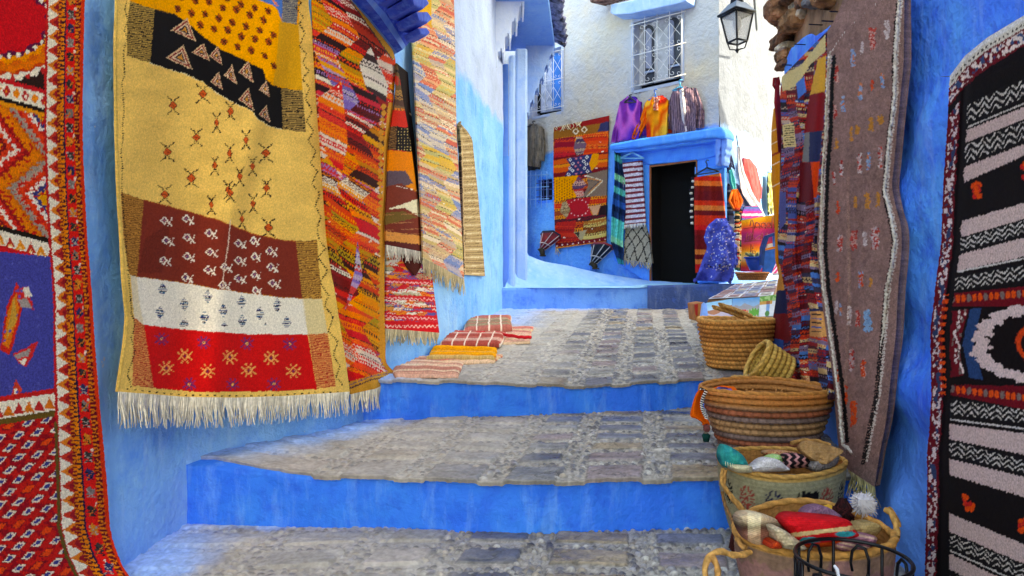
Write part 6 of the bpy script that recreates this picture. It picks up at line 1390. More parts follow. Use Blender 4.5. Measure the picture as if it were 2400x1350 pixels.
# blue painted chair with shelf, pot, tray, prints
ch = thing('chair', 'bright blue wooden chair by the rainbow blanket', 'chair', tuple(P3(1806, 640, 8.4)))
mb = MB(); BC = mat((24, 100, 200), .45, None, .15, vscale=14)
def pr(pts, Y0, th): A = [P3(x, y, Y0) for x, y in pts]; mb.prism(A, [v + Vector((0, th, 0)) for v in A])
pr([(1786, 580), (1796, 552), (1832, 540), (1832, 546), (1802, 557), (1794, 582), (1790, 622), (1784, 622)], 8.4, .08); mb.build('frame', mat((16, 60, 130), .4, None, .2), ch)
mb = MB(); pr([(1790, 588), (1832, 580), (1832, 640), (1790, 640)], 8.47, .05); mb.build('side_panel', BC, ch)
mb = MB(); pr([(1813, 552), (1832, 548), (1832, 578), (1814, 578)], 8.46, .04); mb.build('back_panel', mat((36, 130, 220), .45, None, .15), ch)
mb = MB(); pr([(1796, 582), (1812, 578), (1811, 570), (1800, 572)], 8.44, .03); mb.build('arm_pad', mat((214, 206, 206), .6), ch)
mb = MB(); mb.tube([P3(1770, 634, 8.7), P3(1770, 618, 8.7), P3(1770, 604, 8.7)], [.07, .11, .13], 12); mb.tube([P3(1770, 606, 8.7), P3(1770, 602, 8.7)], [.145, .145], 12); tag(mb.build('pot', mat((24, 80, 190), .45, None, .15), None, True), 'small blue pot beside the chair', 'pot')
mb = MB()
for k in range(8): a = k * .785; mb.tube([P3(1770, 606, 8.7), P3(1770, 606, 8.7) + Vector((.13 * math.cos(a), .1 * math.sin(a), .07))], [.012, .02], 5)
tag(mb.build('dried_leaves', mat((130, 140, 100), .8), None, True), 'pale dried leaves heaped in the blue pot', 'leaves')
# ================================================================== BASKETS AND STALL GOODS
def basket_shell(C, rx, ry, h, base, ncoil, nst, seed, cols, flare=1.0, wobble=.02, tilt=(0, 0), gaps=None, coil=.006, stitch=.004, inner=True, rot=0, rimw=.011, squash=0):
    """coiled basket: C = base centre; returns body mesh data as one MB. gaps(k, j) -> True opens a hole"""
    na = nst * 4; nz = ncoil * 6; th = np.linspace(0, 2 * np.pi, na, endpoint=False); t = np.linspace(0, 1, nz + 1)
    T, A = np.meshgrid(t, th, indexing='ij'); k = np.floor(T * ncoil - 1e-6); fr = T * ncoil - k
    rad = base + (1 - base) * T ** flare
    tw = (A / (2 * np.pi) * nst + k * .5)
    bump = coil * np.abs(np.sin(np.pi * fr)) ** .6 + stitch * (np.abs(np.sin(np.pi * tw + fr * 1.0))) ** .5 * np.sin(np.pi * fr)
    lum = 1 + wobble * (fbm(np.cos(A) * 1.5 + 5, np.sin(A) * 1.5, T * 2 + seed, 3) * 3)
    def shell(sg, off):
        r_x = rx * rad * lum + sg * bump + off; r_y = ry * rad * lum + sg * bump + off
        x = r_x * np.cos(A); y = r_y * np.sin(A); z = h * T + wobble * .5 * rx * T * (np.sin(2 * A + seed) + .5 * np.sin(3 * A + 2 * seed))
        return np.stack([x, y, z], -1)
    cl = np.array([lin(q_) for q_ in cols]); ci = (hsh(k, seed) * len(cl)).astype(int) % len(cl); cc = cl[ci]
    dark = (np.abs(np.sin(np.pi * tw + fr)) < .35) * .45 + (np.abs(np.sin(np.pi * fr)) < .35) * .35
    cc = cc * (1 - np.clip(dark, 0, .75) * .85)[..., None] * (.8 + .4 * hsh(np.floor(tw), k, seed))[..., None]
    M = lambda P: place(P, C, tilt, rot)
    mb = MB(); O = shell(1, 0); nr, nc = O.shape[:2]
    Fq = np.concatenate([gridF(nr, nc), np.stack([np.arange(nr - 1) * nc + nc - 1, np.arange(nr - 1) * nc, (np.arange(nr - 1) + 1) * nc, (np.arange(nr - 1) + 1) * nc + nc - 1], 1)])
    if gaps is not None:
        kk = k.reshape(-1)[Fq[:, 0]]; ff = fr.reshape(-1)[Fq].mean(1); tt = tw.reshape(-1)[Fq[:, 0]] % 1; jj = A.reshape(-1)[Fq[:, 0]]
        keep = ~((ff < .30) & (tt > .25) & gaps(kk, jj)); Fo = Fq[keep]
    else: Fo = Fq
    mb.add(M(O).reshape(-1, 3), Fo.tolist(), cc.reshape(-1, 3))
    if inner: mb.add(M(shell(-1, -.012)).reshape(-1, 3), (Fo if gaps is not None else Fq)[:, ::-1].tolist(), cc.reshape(-1, 3) * .85)
    # floor
    fl = np.stack([base * rx * np.cos(th), base * ry * np.sin(th), 0 * th + .004], -1); mb.add(np.concatenate([M(fl), M(np.array([[0, 0, .004]]))]), [(i, (i + 1) % na, na) for i in range(na)], cols[0])
    top = M(shell(0, -.004)[-1:])[0]
    return mb, top
def place(P, C, tilt, rot):
    P = np.asarray(P, float); x, y, z = P[..., 0], P[..., 1], P[..., 2]; c, s = math.cos(rot), math.sin(rot); x, y = x * c - y * s, x * s + y * c
    a, b = tilt; y, z = y * math.cos(a) - z * math.sin(a), y * math.sin(a) + z * math.cos(a); x, z = x * math.cos(b) + z * math.sin(b), -x * math.sin(b) + z * math.cos(b)
    return np.stack([x + C[0], y + C[1], z + C[2]], -1)
def rope(mb, pts, r, col, n=8, turns=70, closed=False, seed=1):
    """twisted two-strand rope along points"""
    p = np.asarray([tuple(q_) for q_ in pts], float)
    if closed: p = np.concatenate([p, p[:1]])
    d = np.r_[0, np.cumsum(np.linalg.norm(np.diff(p, axis=0), axis=1))]; L_ = d[-1]; m = max(int(L_ / (r * .8)), 8); t = np.linspace(0, L_, m)
    q_ = np.stack([np.interp(t, d, p[:, i]) for i in range(3)], 1)
    if not closed:
        k = np.ones(5) / 5; q_ = np.stack([np.convolve(np.pad(q_[:, i], 2, mode='edge'), k, 'valid') for i in range(3)], 1)
    T = np.gradient(q_, axis=0); T /= np.linalg.norm(T, axis=1, keepdims=True) + 1e-9
    up = np.array([0, 0, 1.]) + T[:, [1, 2, 0]] * .01; U = np.cross(T, up); U /= np.linalg.norm(U, axis=1, keepdims=True) + 1e-9; W_ = np.cross(T, U)
    th = np.linspace(0, 2 * np.pi, n, endpoint=False)[None, :]; ph = (t / (r * 5.2) * 2 * np.pi)[:, None]
    rr = r * (1 + .28 * np.abs(np.cos(th - ph * .5)) ** 2 - .14)
    P = q_[:, None] + U[:, None] * (rr * np.cos(th))[..., None] + W_[:, None] * (rr * np.sin(th))[..., None]
    c0 = lin(col); sh = (.72 + .4 * np.abs(np.cos(th - ph * .5)) ** 2) * (1 + .2 * (hsh(np.arange(m), 1, seed)[:, None] - .5)); C_ = (c0[None, None] * sh[..., None]).reshape(-1, 3)
    mb.grid(P, closed=True, col=C_); return mb
BM = lambda: mat_vc(.75, (160, .5, .003), .2, 'wicker', .22, 90)
STRAW = [(190, 128, 66), (206, 142, 76), (176, 112, 56)]
def GZ(x, y): return float(z2(np.array([x]), np.array([y]))[0])
# ---- basket by the paintings
p = P3(1737, 855, 4.75); C = (p.x, 4.85, GZ(p.x, 4.85) - .0)
t = thing('basket', 'tall straw basket with coiled rows standing in front of the landscape paintings', 'basket', C, 'woven baskets for sale')
mb, top = basket_shell(C, .285, .22, .36, .70, 11, 46, 3, STRAW, flare=.8, wobble=.022, coil=.010, stitch=.007)
mb.build('body', BM(), t, True, cols=True); mb = MB(); rope(mb, top, .014, (206, 150, 84), closed=True); mb.build('rim', BM(), t, True, cols=True)
mb = MB()
for (a, b) in (((1675, 722), (1745, 746)), ((1690, 716), (1765, 744))):
    A = P3(*a, 4.66); B = P3(*b, 4.78)
    for k in range(4): o_ = Vector((0, .02 * k, .012 * (k % 2))); rope(mb, [A + o_, (A + B) / 2 + o_ + Vector((0, 0, .006)), B + o_], .010, (206, 156, 92))
tag(mb.build('woven_strap', BM(), None, True, cols=True), 'folded woven straps lying across the tall straw basket', 'strap')
# ---- yellow lattice basket lying on its side
C = np.array(P3(1812, 892, 3.98)); C = C + np.array([-.02, .08, .0])
t = thing('basket', 'small yellow lattice basket tipped on its side behind the big basket', 'basket', tuple(C), 'woven baskets for sale')
mb, top = basket_shell(C + np.array([.13, .0, .02]), .135, .13, .20, .86, 6, 26, 5, [(200, 160, 84), (190, 148, 72)], coil=.007, gaps=lambda k, a: k > -1, tilt=(-.1, -1.05), inner=False)
mb.build('body', BM(), t, True, cols=True); mb = MB(); rope(mb, top, .014, (206, 164, 90), closed=True); mb.build('rim', BM(), t, True, cols=True)
C2 = np.array(P3(1768, 905, 3.95)); t = thing('basket', 'shallow straw basket peeping out from under the tipped lattice basket', 'basket', tuple(C2), 'woven baskets for sale')
mb, top = basket_shell(C2 + np.array([-.01, .05, -.06]), .12, .14, .08, .8, 3, 30, 8, [(196, 150, 84)], coil=.006, tilt=(-.2, .25)); mb.build('body', BM(), t, True, cols=True)
mb = MB(); rope(mb, top, .012, (214, 164, 92), closed=True); mb.build('rim', BM(), t, True, cols=True)
# ---- big openwork basket on the middle step
Yb = 3.52; C = (P3(1797, 1040, Yb).x, Yb, .25)
t = thing('basket', 'wide openwork basket with rust and grey coils on the middle step', 'basket', C, 'woven baskets for sale')
mb, top = basket_shell(C, .362, .25, .325, .66, 10, 46, 11, [(156, 98, 66), (170, 126, 88), (122, 98, 92), (158, 88, 62), (112, 96, 94)], flare=.75, wobble=.025, coil=.010, stitch=.008, gaps=lambda k, a: (k > 4) & (hsh(np.floor(a * 9), k, 3) > .35), rot=.05)
V = mb.C[0]; zz = mb.V[0][:, 2]; f = sm(C[2] + .22, C[2] + .27, zz)[:, None]; mb.C[0] = V * (1 - f) + lin((196, 134, 74)) * (.65 + .35 * V / (V.max() + 1e-6)) * f
mb.C[1] = mb.C[1] * .2 + lin((176, 116, 62)) * .8 * (.7 + .6 * hsh(np.arange(len(mb.C[1])) // 9))[:, None]
mb.build('body', BM(), t, True, cols=True); mb = MB(); rope(mb, top, .013, (186, 122, 62), closed=True, turns=90); mb.build('rim', BM(), t, True, cols=True)
for x in (1757, 1826):
    mb = MB(); rope(mb, [P3(x - 8, 912, 3.72), P3(x - 4, 926, 3.66), P3(x + 2, 940, 3.62)], .007, (180, 120, 66)); rope(mb, [P3(x + 8, 912, 3.72), P3(x + 4, 926, 3.66), P3(x + 4, 940, 3.62)], .007, (180, 120, 66)); mb.build('handle_loop', BM(), t, True, cols=True)
# orange cloth over its edge, with tassel, and violet yarn
orc = thing('orange_cloth', 'orange cloth with black and white edging draped over the rim of the openwork basket', 'cloth', tuple(P3(1650, 1000, 3.45)))
c = Cv(1600, 890, 1760, 1020, (226, 92, 20)); c.line([(1640, 912), (1690, 918), (1726, 934)], 5, (20, 20, 24)); c.line([(1640, 912), (1690, 918), (1726, 934)], 1.6, (230, 226, 220))
sheet('weave', [[(1634, 920), (1690, 903), (1720, 906)], [(1640, 918), (1690, 908), (1740, 926)], [(1650, 922), (1690, 922), (1762, 944)]], lambda px, py: np.interp(py, [900, 945], [3.62, 3.42]), c, 1.6, orc, lambda u, v, x, y: .01 * np.sin(u * 8), thick=.01)
sheet('weave_front', [[(1640, 910), (1652, 912)], [(1630, 925), (1646, 922)], [(1622, 950), (1642, 945)], [(1618, 975), (1648, 972)], [(1632, 982), (1662, 990)], [(1650, 992), (1662, 1000)]], lambda px, py: 3.40 + 0 * px, c, 1.6, orc, lambda u, v, x, y: .02 * np.sin(u * 5), thick=.012)
mb = MB(); 
for i in range(26): y = 914 + i * 2.6; x = 1652 - 14 * math.sin(i / 25 * 3.1) * (.8); mb.tube([P3(x, y, 3.37), P3(x + 7, y + 3, 3.37)], .0032, 4, (236, 232, 226) if i % 2 else (20, 20, 24))
mb.build('edging', mat_vc(.9, None, .1, 'cotton'), orc, True, cols=True)
mb = MB(); T0 = P3(1656, 995, 3.38)
mb.grid(rock(P3(1656, 1003, 3.38), (.016, .016, .02), 3, 7), closed=True, col=(110, 60, 60)); mb.grid(rock(P3(1654, 1011, 3.38), (.010, .010, .012), 5, 7), closed=True, col=(120, 110, 100))
q = random.Random(4)
for k in range(30): a = q.uniform(0, 6.28); mb.tube([P3(1655, 1012, 3.38), P3(1655, 1020, 3.38) + Vector((.02 * math.cos(a), .014 * math.sin(a), 0)), P3(1655, 1035, 3.38) + Vector((.012 * math.cos(a), .012 * math.sin(a), 0))], [.003, .004, .003], 4, (10, 60, 56))
mb.build('tassel', mat_vc(.9, None, .1, 'cotton'), orc, True, cols=True)
c = Cv(1670, 905, 1740, 940, (84, 70, 150)); 
for i in range(12): c.line([(1670, 905 + i * 3.4), (1740, 903 + i * 3.4)], 1.4, (150, 140, 190) if i % 2 else (60, 50, 120))
cloth('violet_cloth', 'violet patterned cloth tucked into the openwork basket', 'cloth', [(1682, 912), (1668, 920), (1670, 934)], [(1712, 910), (1726, 922), (1736, 936)], lambda px, py: 3.50 + 0 * px, c, lambda u, v, x, y: .01 * np.sin(v * 9), thick=.03, puff=.03)
# ---- embroidered basket on the lowest level
def emb(C, rx, h, cols): pass
def soft_basket(name_lbl, C, rx, ry, h, base, seed, paint, rimcol, tilt=(0, 0), dip=.02, rot=0, rimr=.014, incol=None):
    t = thing('basket', name_lbl, 'basket', C, 'woven baskets for sale')
    na, nz = 220, 60; th = np.linspace(0, 2 * np.pi, na, endpoint=False); v = np.linspace(0, 1, nz); T, A = np.meshgrid(v, th, indexing='ij')
    rad = base + (1 - base) * np.sin(T * np.pi / 2) ** .8; lum = 1 + .05 * fbm(np.cos(A) * 1.3 + 4, np.sin(A) * 1.3, T * 2 + seed, 3)
    def sh(off):
        return np.stack([(rx * rad * lum + off + .0012 * np.sin(T * 240)) * np.cos(A), (ry * rad * lum + off + .0012 * np.sin(T * 240)) * np.sin(A), h * T + dip * T * np.sin(2 * A + seed) + .4 * dip * T * np.sin(3 * A + seed * 2)], -1)
    O = place(sh(0), C, tilt, rot); I = place(sh(-.012), C, tilt, rot); col = paint(A, T)
    mb = MB(); mb.grid(O, closed=True, col=col.reshape(-1, 3)); mb.grid(I[::-1], closed=True, col=(np.tile(lin(incol or (180, 124, 70)), (nz * na, 1)) * (.75 + .4 * hsh((A * 30).astype(int), (T * 40).astype(int)).reshape(-1, 1))) if incol != 'paint' else col[::-1].reshape(-1, 3) * 1.1)
    fl = place(np.stack([base * rx * np.cos(th), base * ry * np.sin(th), 0 * th + .004], -1), C, tilt, rot); mb.add(np.concatenate([fl, np.array([C]) + [0, 0, .004]]), [(i, (i + 1) % na, na) for i in range(na)], rimcol)
    mb.build('body', mat_vc(.85, (200, .5, .003), .1, 'palm_weave', .2, 70), t, True, cols=True)
    top = place(sh(-.005)[-1], C, tilt, rot); mb = MB(); rope(mb, top, rimr, rimcol, closed=True); mb.build('rim', BM(), t, True, cols=True)
    return t, top
def paint_emb(A, T):
    o = np.tile(lin((150, 140, 108)), A.shape + (1,)) * (1 + .5 * fbm(A * 8, T * 6, 3))[..., None]; u = A * .29; w_ = T * .27
    def sunb(cx, cy, r, col):
        r = r * 1.15; d = np.hypot(u - cx, w_ - cy); an = np.arctan2(w_ - cy, u - cx); m = (d < r) & (d > r * .3) & (np.sin(an * 16) > -.1) | (d < r * .22) ; o[m] = lin(col)
    for k, cc in enumerate([(24, 22, 22), (150, 60, 50), (30, 30, 60), (24, 22, 22), (150, 60, 50), (26, 30, 50), (24, 22, 22), (60, 30, 40)]):
        sunb(1.1 + k * .125 - .10, .185, .036, cc)
    hx = (u - 1.42) / .03; hy = (w_ - .185) / .03; m = (hx ** 2 + hy ** 2 - 1) ** 3 - hx ** 2 * hy ** 3 < 0; o[m] = lin((20, 18, 20))
    for k in range(14):
        cx = 1.0 + k * .072; m = (np.abs(np.abs(u - cx) + np.abs(w_ - .07) * .9 - .03) < .006) & (w_ < .12); o[m] = lin([(30, 28, 60), (40, 30, 40)][k % 2]); m = (np.abs(u - cx) + np.abs(w_ - .07)) < .014; o[m] = lin((150, 110, 96))
    m = T > .94; o[m] = lin((196, 150, 84)); return o
p = P3(1830, 1240, 2.98); C = (P3(1830, 1240, 2.84).x, 2.84, 0)
eb, top3 = soft_basket('embroidered straw basket with sunburst and heart motifs, standing against the first step', C, .272, .20, .372, .72, 2.2, paint_emb, (190, 140, 74), tilt=(.02, -.01), dip=.008, rimr=.011)
def paint_plain(A, T):
    o = np.tile(lin((136, 104, 86)), A.shape + (1,)) * (1 + .6 * fbm(A * 7, T * 5, 9))[..., None]; m = (fbm(A * 3, T * 4, 2) > .08); o[m] = lin((146, 104, 98)); m = T > .95; o[m] = lin((190, 136, 74)); return o
C4 = (P3(1908, 1300, 2.14).x, 2.14, 0.0)
fb_, top4 = soft_basket('mauve brown straw basket full of knitted caps, nearest of all the baskets', C4, .252, .195, .352, .68, 5.1, paint_plain, (194, 136, 70), tilt=(.05, -.04), dip=.010, rimr=.012)
# rope handles
def R3(pts): return [P3(x, y, d) for x, y, d in pts]
mb = MB(); rope(mb, R3([(1694, 1098, 2.72), (1690, 1130, 2.66), (1712, 1160, 2.64), (1740, 1190, 2.6), (1758, 1215, 2.58)]), .008, (190, 136, 72)); rope(mb, R3([(1700, 1100, 2.7), (1696, 1140, 2.66), (1720, 1175, 2.62), (1752, 1212, 2.58)]), .008, (176, 124, 66)); rope(mb, R3([(1692, 1150, 2.72), (1698, 1180, 2.7), (1714, 1215, 2.62), (1722, 1240, 2.5)]), .007, (150, 106, 64))
mb.build('handle', BM(), eb, True, cols=True)
mb = MB(); rope(mb, R3([(1852, 1040, 3.05), (1880, 1032, 3.06), (1920, 1034, 3.05), (1950, 1046, 3.02)]), .010, (180, 128, 72)); mb.build('handle', BM(), eb, True, cols=True)
mb = MB(); rope(mb, R3([(1760, 1292, 2.02), (1745, 1300, 2.0), (1715, 1302, 1.98), (1690, 1290, 1.97), (1664, 1300, 1.95), (1650, 1330, 1.93), (1656, 1365, 1.92)]), .0095, (200, 148, 84)); rope(mb, R3([(1664, 1300, 1.95), (1680, 1320, 1.93), (1684, 1345, 1.92), (1676, 1370, 1.92)]), .0095, (196, 140, 78)); rope(mb, R3([(1728, 1262, 2.08), (1736, 1280, 2.04), (1752, 1286, 2.02)]), .009, (196, 140, 78)); mb.build('handle', BM(), fb_, True, cols=True)
mb = MB(); rope(mb, R3([(2070, 1192, 2.2), (2088, 1200, 2.18), (2100, 1230, 2.14), (2104, 1262, 2.1)]), .0095, (196, 144, 80)); rope(mb, R3([(2078, 1188, 2.22), (2096, 1204, 2.2), (2108, 1240, 2.18)]), .009, (186, 132, 70)); mb.build('handle', BM(), fb_, True, cols=True)
mb = MB(); q = random.Random(2)
for k in range(40): a = q.uniform(-6, 6); mb.tube(R3([(1728 + a * .4, 1222, 2.3), (1722 + a, 1250, 2.28), (1718 + a * 1.5, 1292 + q.uniform(-8, 8), 2.26)]), .004, 4)
mb.build('tassel', mat((70, 22, 22), .9, None, .3, name='yarn'), fb_, True)
# contents: lumps of cloth
def spl(P, n):
    """closed smooth outline"""
    P = np.asarray(P, float); k = len(P); t = np.linspace(0, k, n, endpoint=False); i = t.astype(int); f = (t - i)[:, None]
    p0, p1, p2, p3 = P[(i - 1) % k], P[i % k], P[(i + 1) % k], P[(i + 2) % k]
    return .5 * (2 * p1 + (p2 - p0) * f + (2 * p0 - 5 * p1 + 4 * p2 - p3) * f ** 2 + (-p0 + 3 * p1 - 3 * p2 + p3) * f ** 3)
def lump(name, label, cat_, left, right, Yq, colf, puff=.05, fold=.004, thick=.05, du=1.8, slope=0, m=None, grp=None):
    """soft pillow of cloth with the outline seen in the photograph"""
    o = spl(left + right[::-1], 96); c0 = o.mean(0); nr = 26; r = np.linspace(0.02, 1, nr)[:, None]
    px = c0[0] + (o[:, 0] - c0[0])[None] * r; py = c0[1] + (o[:, 1] - c0[1])[None] * r
    y0, y1 = o[:, 1].min(), o[:, 1].max(); x0, x1 = o[:, 0].min(), o[:, 0].max(); u = (px - x0) / (x1 - x0); v = (py - y0) / (y1 - y0)
    s_ = len(label); fo = fold * (1.4 * np.sin(u * 8 + v * 5 + s_) + 11 * fbm(px / 16, py / 11, s_, 3)) * r
    Y = Yq - slope * v - puff * np.sqrt(np.clip(1 - r ** 2.4, 0, 1)) - fo
    V = np.stack([(px - CX) / F * Y, Y, HC + (HY - py) / F * Y], -1); B = V[-1:] + np.array([0, thick, -.01])
    V = np.concatenate([V, B, B * .4 + B.mean(1, keepdims=True) * .6 + np.array([0, .02, 0])], 0)
    c = (colf(px, py, u, v) if callable(colf) else np.tile(lin(colf), px.shape + (1,))) * (1 + .3 * (fbm(px / 5, py / 5, s_)))[..., None]; c = np.concatenate([c, c[-1:] * .8, c[-1:] * .7], 0)
    mb = MB(); mb.grid(V, closed=True, col=np.clip(c, 0, 1).reshape(-1, 3)); mb.add(V[0], [tuple(range(95, -1, -1))], np.clip(c[0], 0, 1))
    return tag(mb.build(name, m or WEAVE(), None, True, cols=True), label, cat_, grp)
def knit(a, b=None, pitch=5):
    def f(px, py, u, v):
        o = np.tile(lin(a), px.shape + (1,)); k = (np.abs((px / pitch + .5 * np.floor(py / pitch)) % 1 - .5) + np.abs((py / pitch) % 1 - .5)); o = o * (.72 + .4 * (1 - k))[..., None]; return np.clip(o, 0, 1)
    return f
lump('pouch', 'turquoise stitched pouch at the left inside the embroidered basket', 'pouch', [(1694, 1044), (1688, 1072), (1706, 1098)], [(1710, 1046), (1742, 1068), (1752, 1098)], 2.72, dye([(16, 140, 140), (30, 160, 150), (10, 120, 130)], seed=3))
mb = MB()
for i in range(9): x = 1700 + i * 5.5; y = 1082 + i * 1.6; mb.tube(R3([(x, y, 2.62), (x + 1, y + 9, 2.62)]), .0015, 4, (220, 220, 180))
tag(mb.build('stitching', mat_vc(.9, None, .1, 'cotton'), None, cols=True), 'pale stitches along the turquoise pouch', 'stitching')
lump('wool_ball', 'white fluffy wool in the middle of the embroidered basket', 'wool', [(1790, 1074), (1764, 1092), (1752, 1106)], [(1820, 1076), (1840, 1090), (1846, 1104)], 2.70, dye([(214, 208, 206), (190, 180, 184), (226, 220, 218)], .2, .2, 4))
lump('wool_ball', 'lime green fluffy wool behind the white one', 'wool', [(1808, 1068), (1796, 1076), (1794, 1086)], [(1826, 1066), (1834, 1076), (1832, 1086)], 2.78, dye([(150, 196, 110), (180, 210, 150)], .2, .2, 4))
lump('wool_ball', 'cream wool at the left end of the white wool', 'wool', [(1722, 1090), (1714, 1098), (1730, 1108)], [(1758, 1092), (1764, 1100), (1760, 1108)], 2.66, (200, 186, 150))
lump('woolly_hat', 'black and pink zigzag knitted cap in the embroidered basket', 'cap', [(1846, 1064), (1836, 1080), (1846, 1098)], [(1888, 1066), (1904, 1080), (1910, 1092)], 2.74, lambda px, py, u, v: np.where((np.sin(px * .35 + 2.5 * np.abs((py / 7) % 2 - 1)) > .35)[..., None], lin((190, 130, 130)), lin((30, 22, 26))))
lump('cloth_bundle', 'beige and rust cloth bundle at the back of the embroidered basket', 'cloth', [(1800, 1056), (1796, 1066), (1830, 1078)], [(1840, 1056), (1870, 1062), (1880, 1074)], 2.88, dye([(180, 120, 80), (190, 150, 110), (150, 60, 40)], .15, .15, 6))
lump('straw_mat', 'folded tan straw mat leaning on the right side of the embroidered basket', 'mat', [(1882, 1036), (1878, 1056), (1930, 1088)], [(1905, 1034), (1974, 1054), (1960, 1072)], 2.76, knit((166, 124, 80), pitch=4), .02, .006, .03, slope=.1)
lump('folded_shawl', 'cream and pink ribbed shawl at the left side of the nearest basket', 'shawl', [(1746, 1202), (1730, 1218), (1740, 1250), (1760, 1272)], [(1790, 1206), (1836, 1226), (1854, 1254), (1800, 1278)], 2.02, lambda px, py, u, v: np.clip((lin((206, 176, 140)) * (1 - sm(.1, .5, v)[..., None]) + lin((166, 110, 92)) * sm(.3, .8, v)[..., None] + lin((210, 200, 160)) * (np.abs(u - .3) < .12)[..., None] * .5) * (.8 + .3 * (np.sin((py + px * .35) * 1.3) > 0))[..., None], 0, 1), .06, .004)
def redcap(px, py, u, v):
    o = knit((206, 24, 34))(px, py, u, v); t = py + .12 * (px - 1900)
    m = (t > 1244) & (t < 1254); o[m] = lin((206, 170, 120)); 
    for cx in (1898, 1982): m = ((px - cx) / 24) ** 2 + ((py - (1266 if cx < 1900 else 1252)) / 7) ** 2 < 1; o[m] = lin((20, 140, 150))
    m = (t > 1276); o[m] = lin((206, 70, 20)); return o
lump('woolly_hat', 'red knitted cap with beige stripe and turquoise spots in the nearest basket', 'cap', [(1848, 1206), (1832, 1222), (1848, 1250), (1872, 1282)], [(1884, 1206), (1980, 1216), (2002, 1240), (2012, 1272)], 1.98, redcap, .07, .003)
lump('knitted_scarf', 'cream chunky knitted scarf between the shawl and the red cap', 'scarf', [(1806, 1236), (1812, 1256), (1836, 1284)], [(1826, 1236), (1866, 1262), (1890, 1288)], 1.93, knit((206, 184, 150), pitch=8), .05, .006)
lump('woolly_hat', 'sand coloured knitted cap right of the red cap', 'cap', [(2010, 1230), (2000, 1244), (2018, 1262)], [(2044, 1224), (2066, 1236), (2050, 1258)], 2.06, knit((176, 146, 96), pitch=6), .05)
lump('knitted_flower', 'small orange crocheted flower at the front of the nearest basket', 'flower', [(1810, 1272), (1802, 1280), (1808, 1286)], [(1820, 1268), (1832, 1278), (1830, 1286)], 1.90, dye([(206, 60, 30), (160, 40, 20), (220, 90, 40)], .3, .3, 2), .03)
mb = MB(); q = random.Random(6)
cen = P3(2024, 1180, 2.22)
for k in range(420):
    d = Vector((q.gauss(0, 1), q.gauss(0, 1), q.gauss(0, 1))).normalized(); l = q.uniform(.03, .052); mb.tube([cen, cen + d * l * .6 + Vector((0, 0, -.002)), cen + d * l + Vector((0, 0, -.006))], [.002, .0016, .0008], 3, caps=False)
mb.grid(rock(cen, (.03, .03, .03), 2, 7), closed=True)
tag(mb.build('pompom', mat((204, 196, 200), .95, None, .1, name='fluff'), None), 'big white fluffy pompom at the right rim of the nearest basket', 'pompom')
mb = MB(); q = random.Random(16)
for k in range(90):
    x0, y0 = 1975 + q.uniform(-8, 10), 1172 + q.uniform(-4, 6); mb.tube(R3([(x0, y0, 2.24), (x0 + q.uniform(-16, 16), y0 + 22, 2.20), (x0 + q.uniform(-30, 24), y0 + 44 + q.uniform(-6, 6), 2.18)]), .0035, 4, q.choice([(40, 18, 20), (66, 26, 26), (30, 16, 18)]))
for k in range(12): x = 1924 + k * 3.0; mb.tube(R3([(x, 1184 + abs(k - 6), 2.2), (x - 1, 1202, 2.18)]), .006, 5, (214, 160, 60) if 2 < k < 9 else (60, 26, 24))
tag(mb.build('tassel', mat_vc(.9, None, .1, 'cotton'), None, True, cols=True), 'dark brown wool tassels with a yellow binding beside the white pompom', 'tassel')
lump('scarf', 'rolled grey wool scarf at the right inside the embroidered basket', 'scarf', [(1900, 1080), (1896, 1096), (1920, 1108)], [(1960, 1066), (1966, 1080), (1950, 1098)], 2.72, dye([(120, 110, 110), (150, 140, 136), (90, 84, 90)], .1, .1, 7))
lump('pouch', 'mauve striped pouch at the front right of the nearest basket', 'pouch', [(1960, 1268), (1958, 1284), (1990, 1296)], [(2030, 1254), (2056, 1262), (2040, 1284)], 1.97, bands([(150, 100, 110), (190, 150, 130), (120, 70, 80)], 5, 3, .2))
lump('gauze_cloth', 'mauve gauze cloth under the brown tassels', 'cloth', [(1900, 1190), (1886, 1206), (1900, 1222)], [(1930, 1186), (1960, 1200), (1970, 1216)], 2.16, dye([(150, 110, 130), (120, 84, 110)], .2, .2, 4))
# ---- wrought iron basket at the bottom edge
Cw = P3(1998, 1308, 1.78); rxw = .150; ryw = .128
wb = thing('iron_basket', 'black wrought iron basket with scrolls cut by the bottom of the photo', 'basket', (Cw.x, Cw.y, 0))
IR = mat((22, 20, 24), .35, (60, .3, .003), .3, .6, .5, name='wrought_iron')
n = 60; ringp = lambda z, k=1: [Vector((Cw.x + rxw * k * math.cos(a), Cw.y + ryw * k * math.sin(a), z)) for a in [i * 2 * math.pi / n for i in range(n + 1)]]
mb = MB(); mb.tube(ringp(Cw.z), .0055, 8); mb.build('rim', IR, wb, True); mb = MB(); mb.tube(ringp(Cw.z - .20, .97), .005, 8); mb.build('hoop', IR, wb, True)
mb = MB()
for k in range(14):
    a = k * 2 * math.pi / 14 + .15
    def pt(da, dz, kk=1): return Vector((Cw.x + rxw * kk * math.cos(a + da), Cw.y + ryw * kk * math.sin(a + da), Cw.z - dz))
    if k % 2: mb.tube([pt(0, 0), pt(0, .1), pt(.0, .2)], .0045, 6)
    else:
        mb.tube([pt(-.19, .09), pt(-.2, .05), pt(-.13, .018), pt(0, .012), pt(.1, .03), pt(.13, .065), pt(.1, .09)], .0045, 6); mb.tube([pt(-.19, .09), pt(-.1, .14), pt(-.02, .2)], .0045, 6)
mb.build('scrollwork', IR, wb, True)
mb = MB(); mb.tube(ringp(.02, .8), .005, 6)
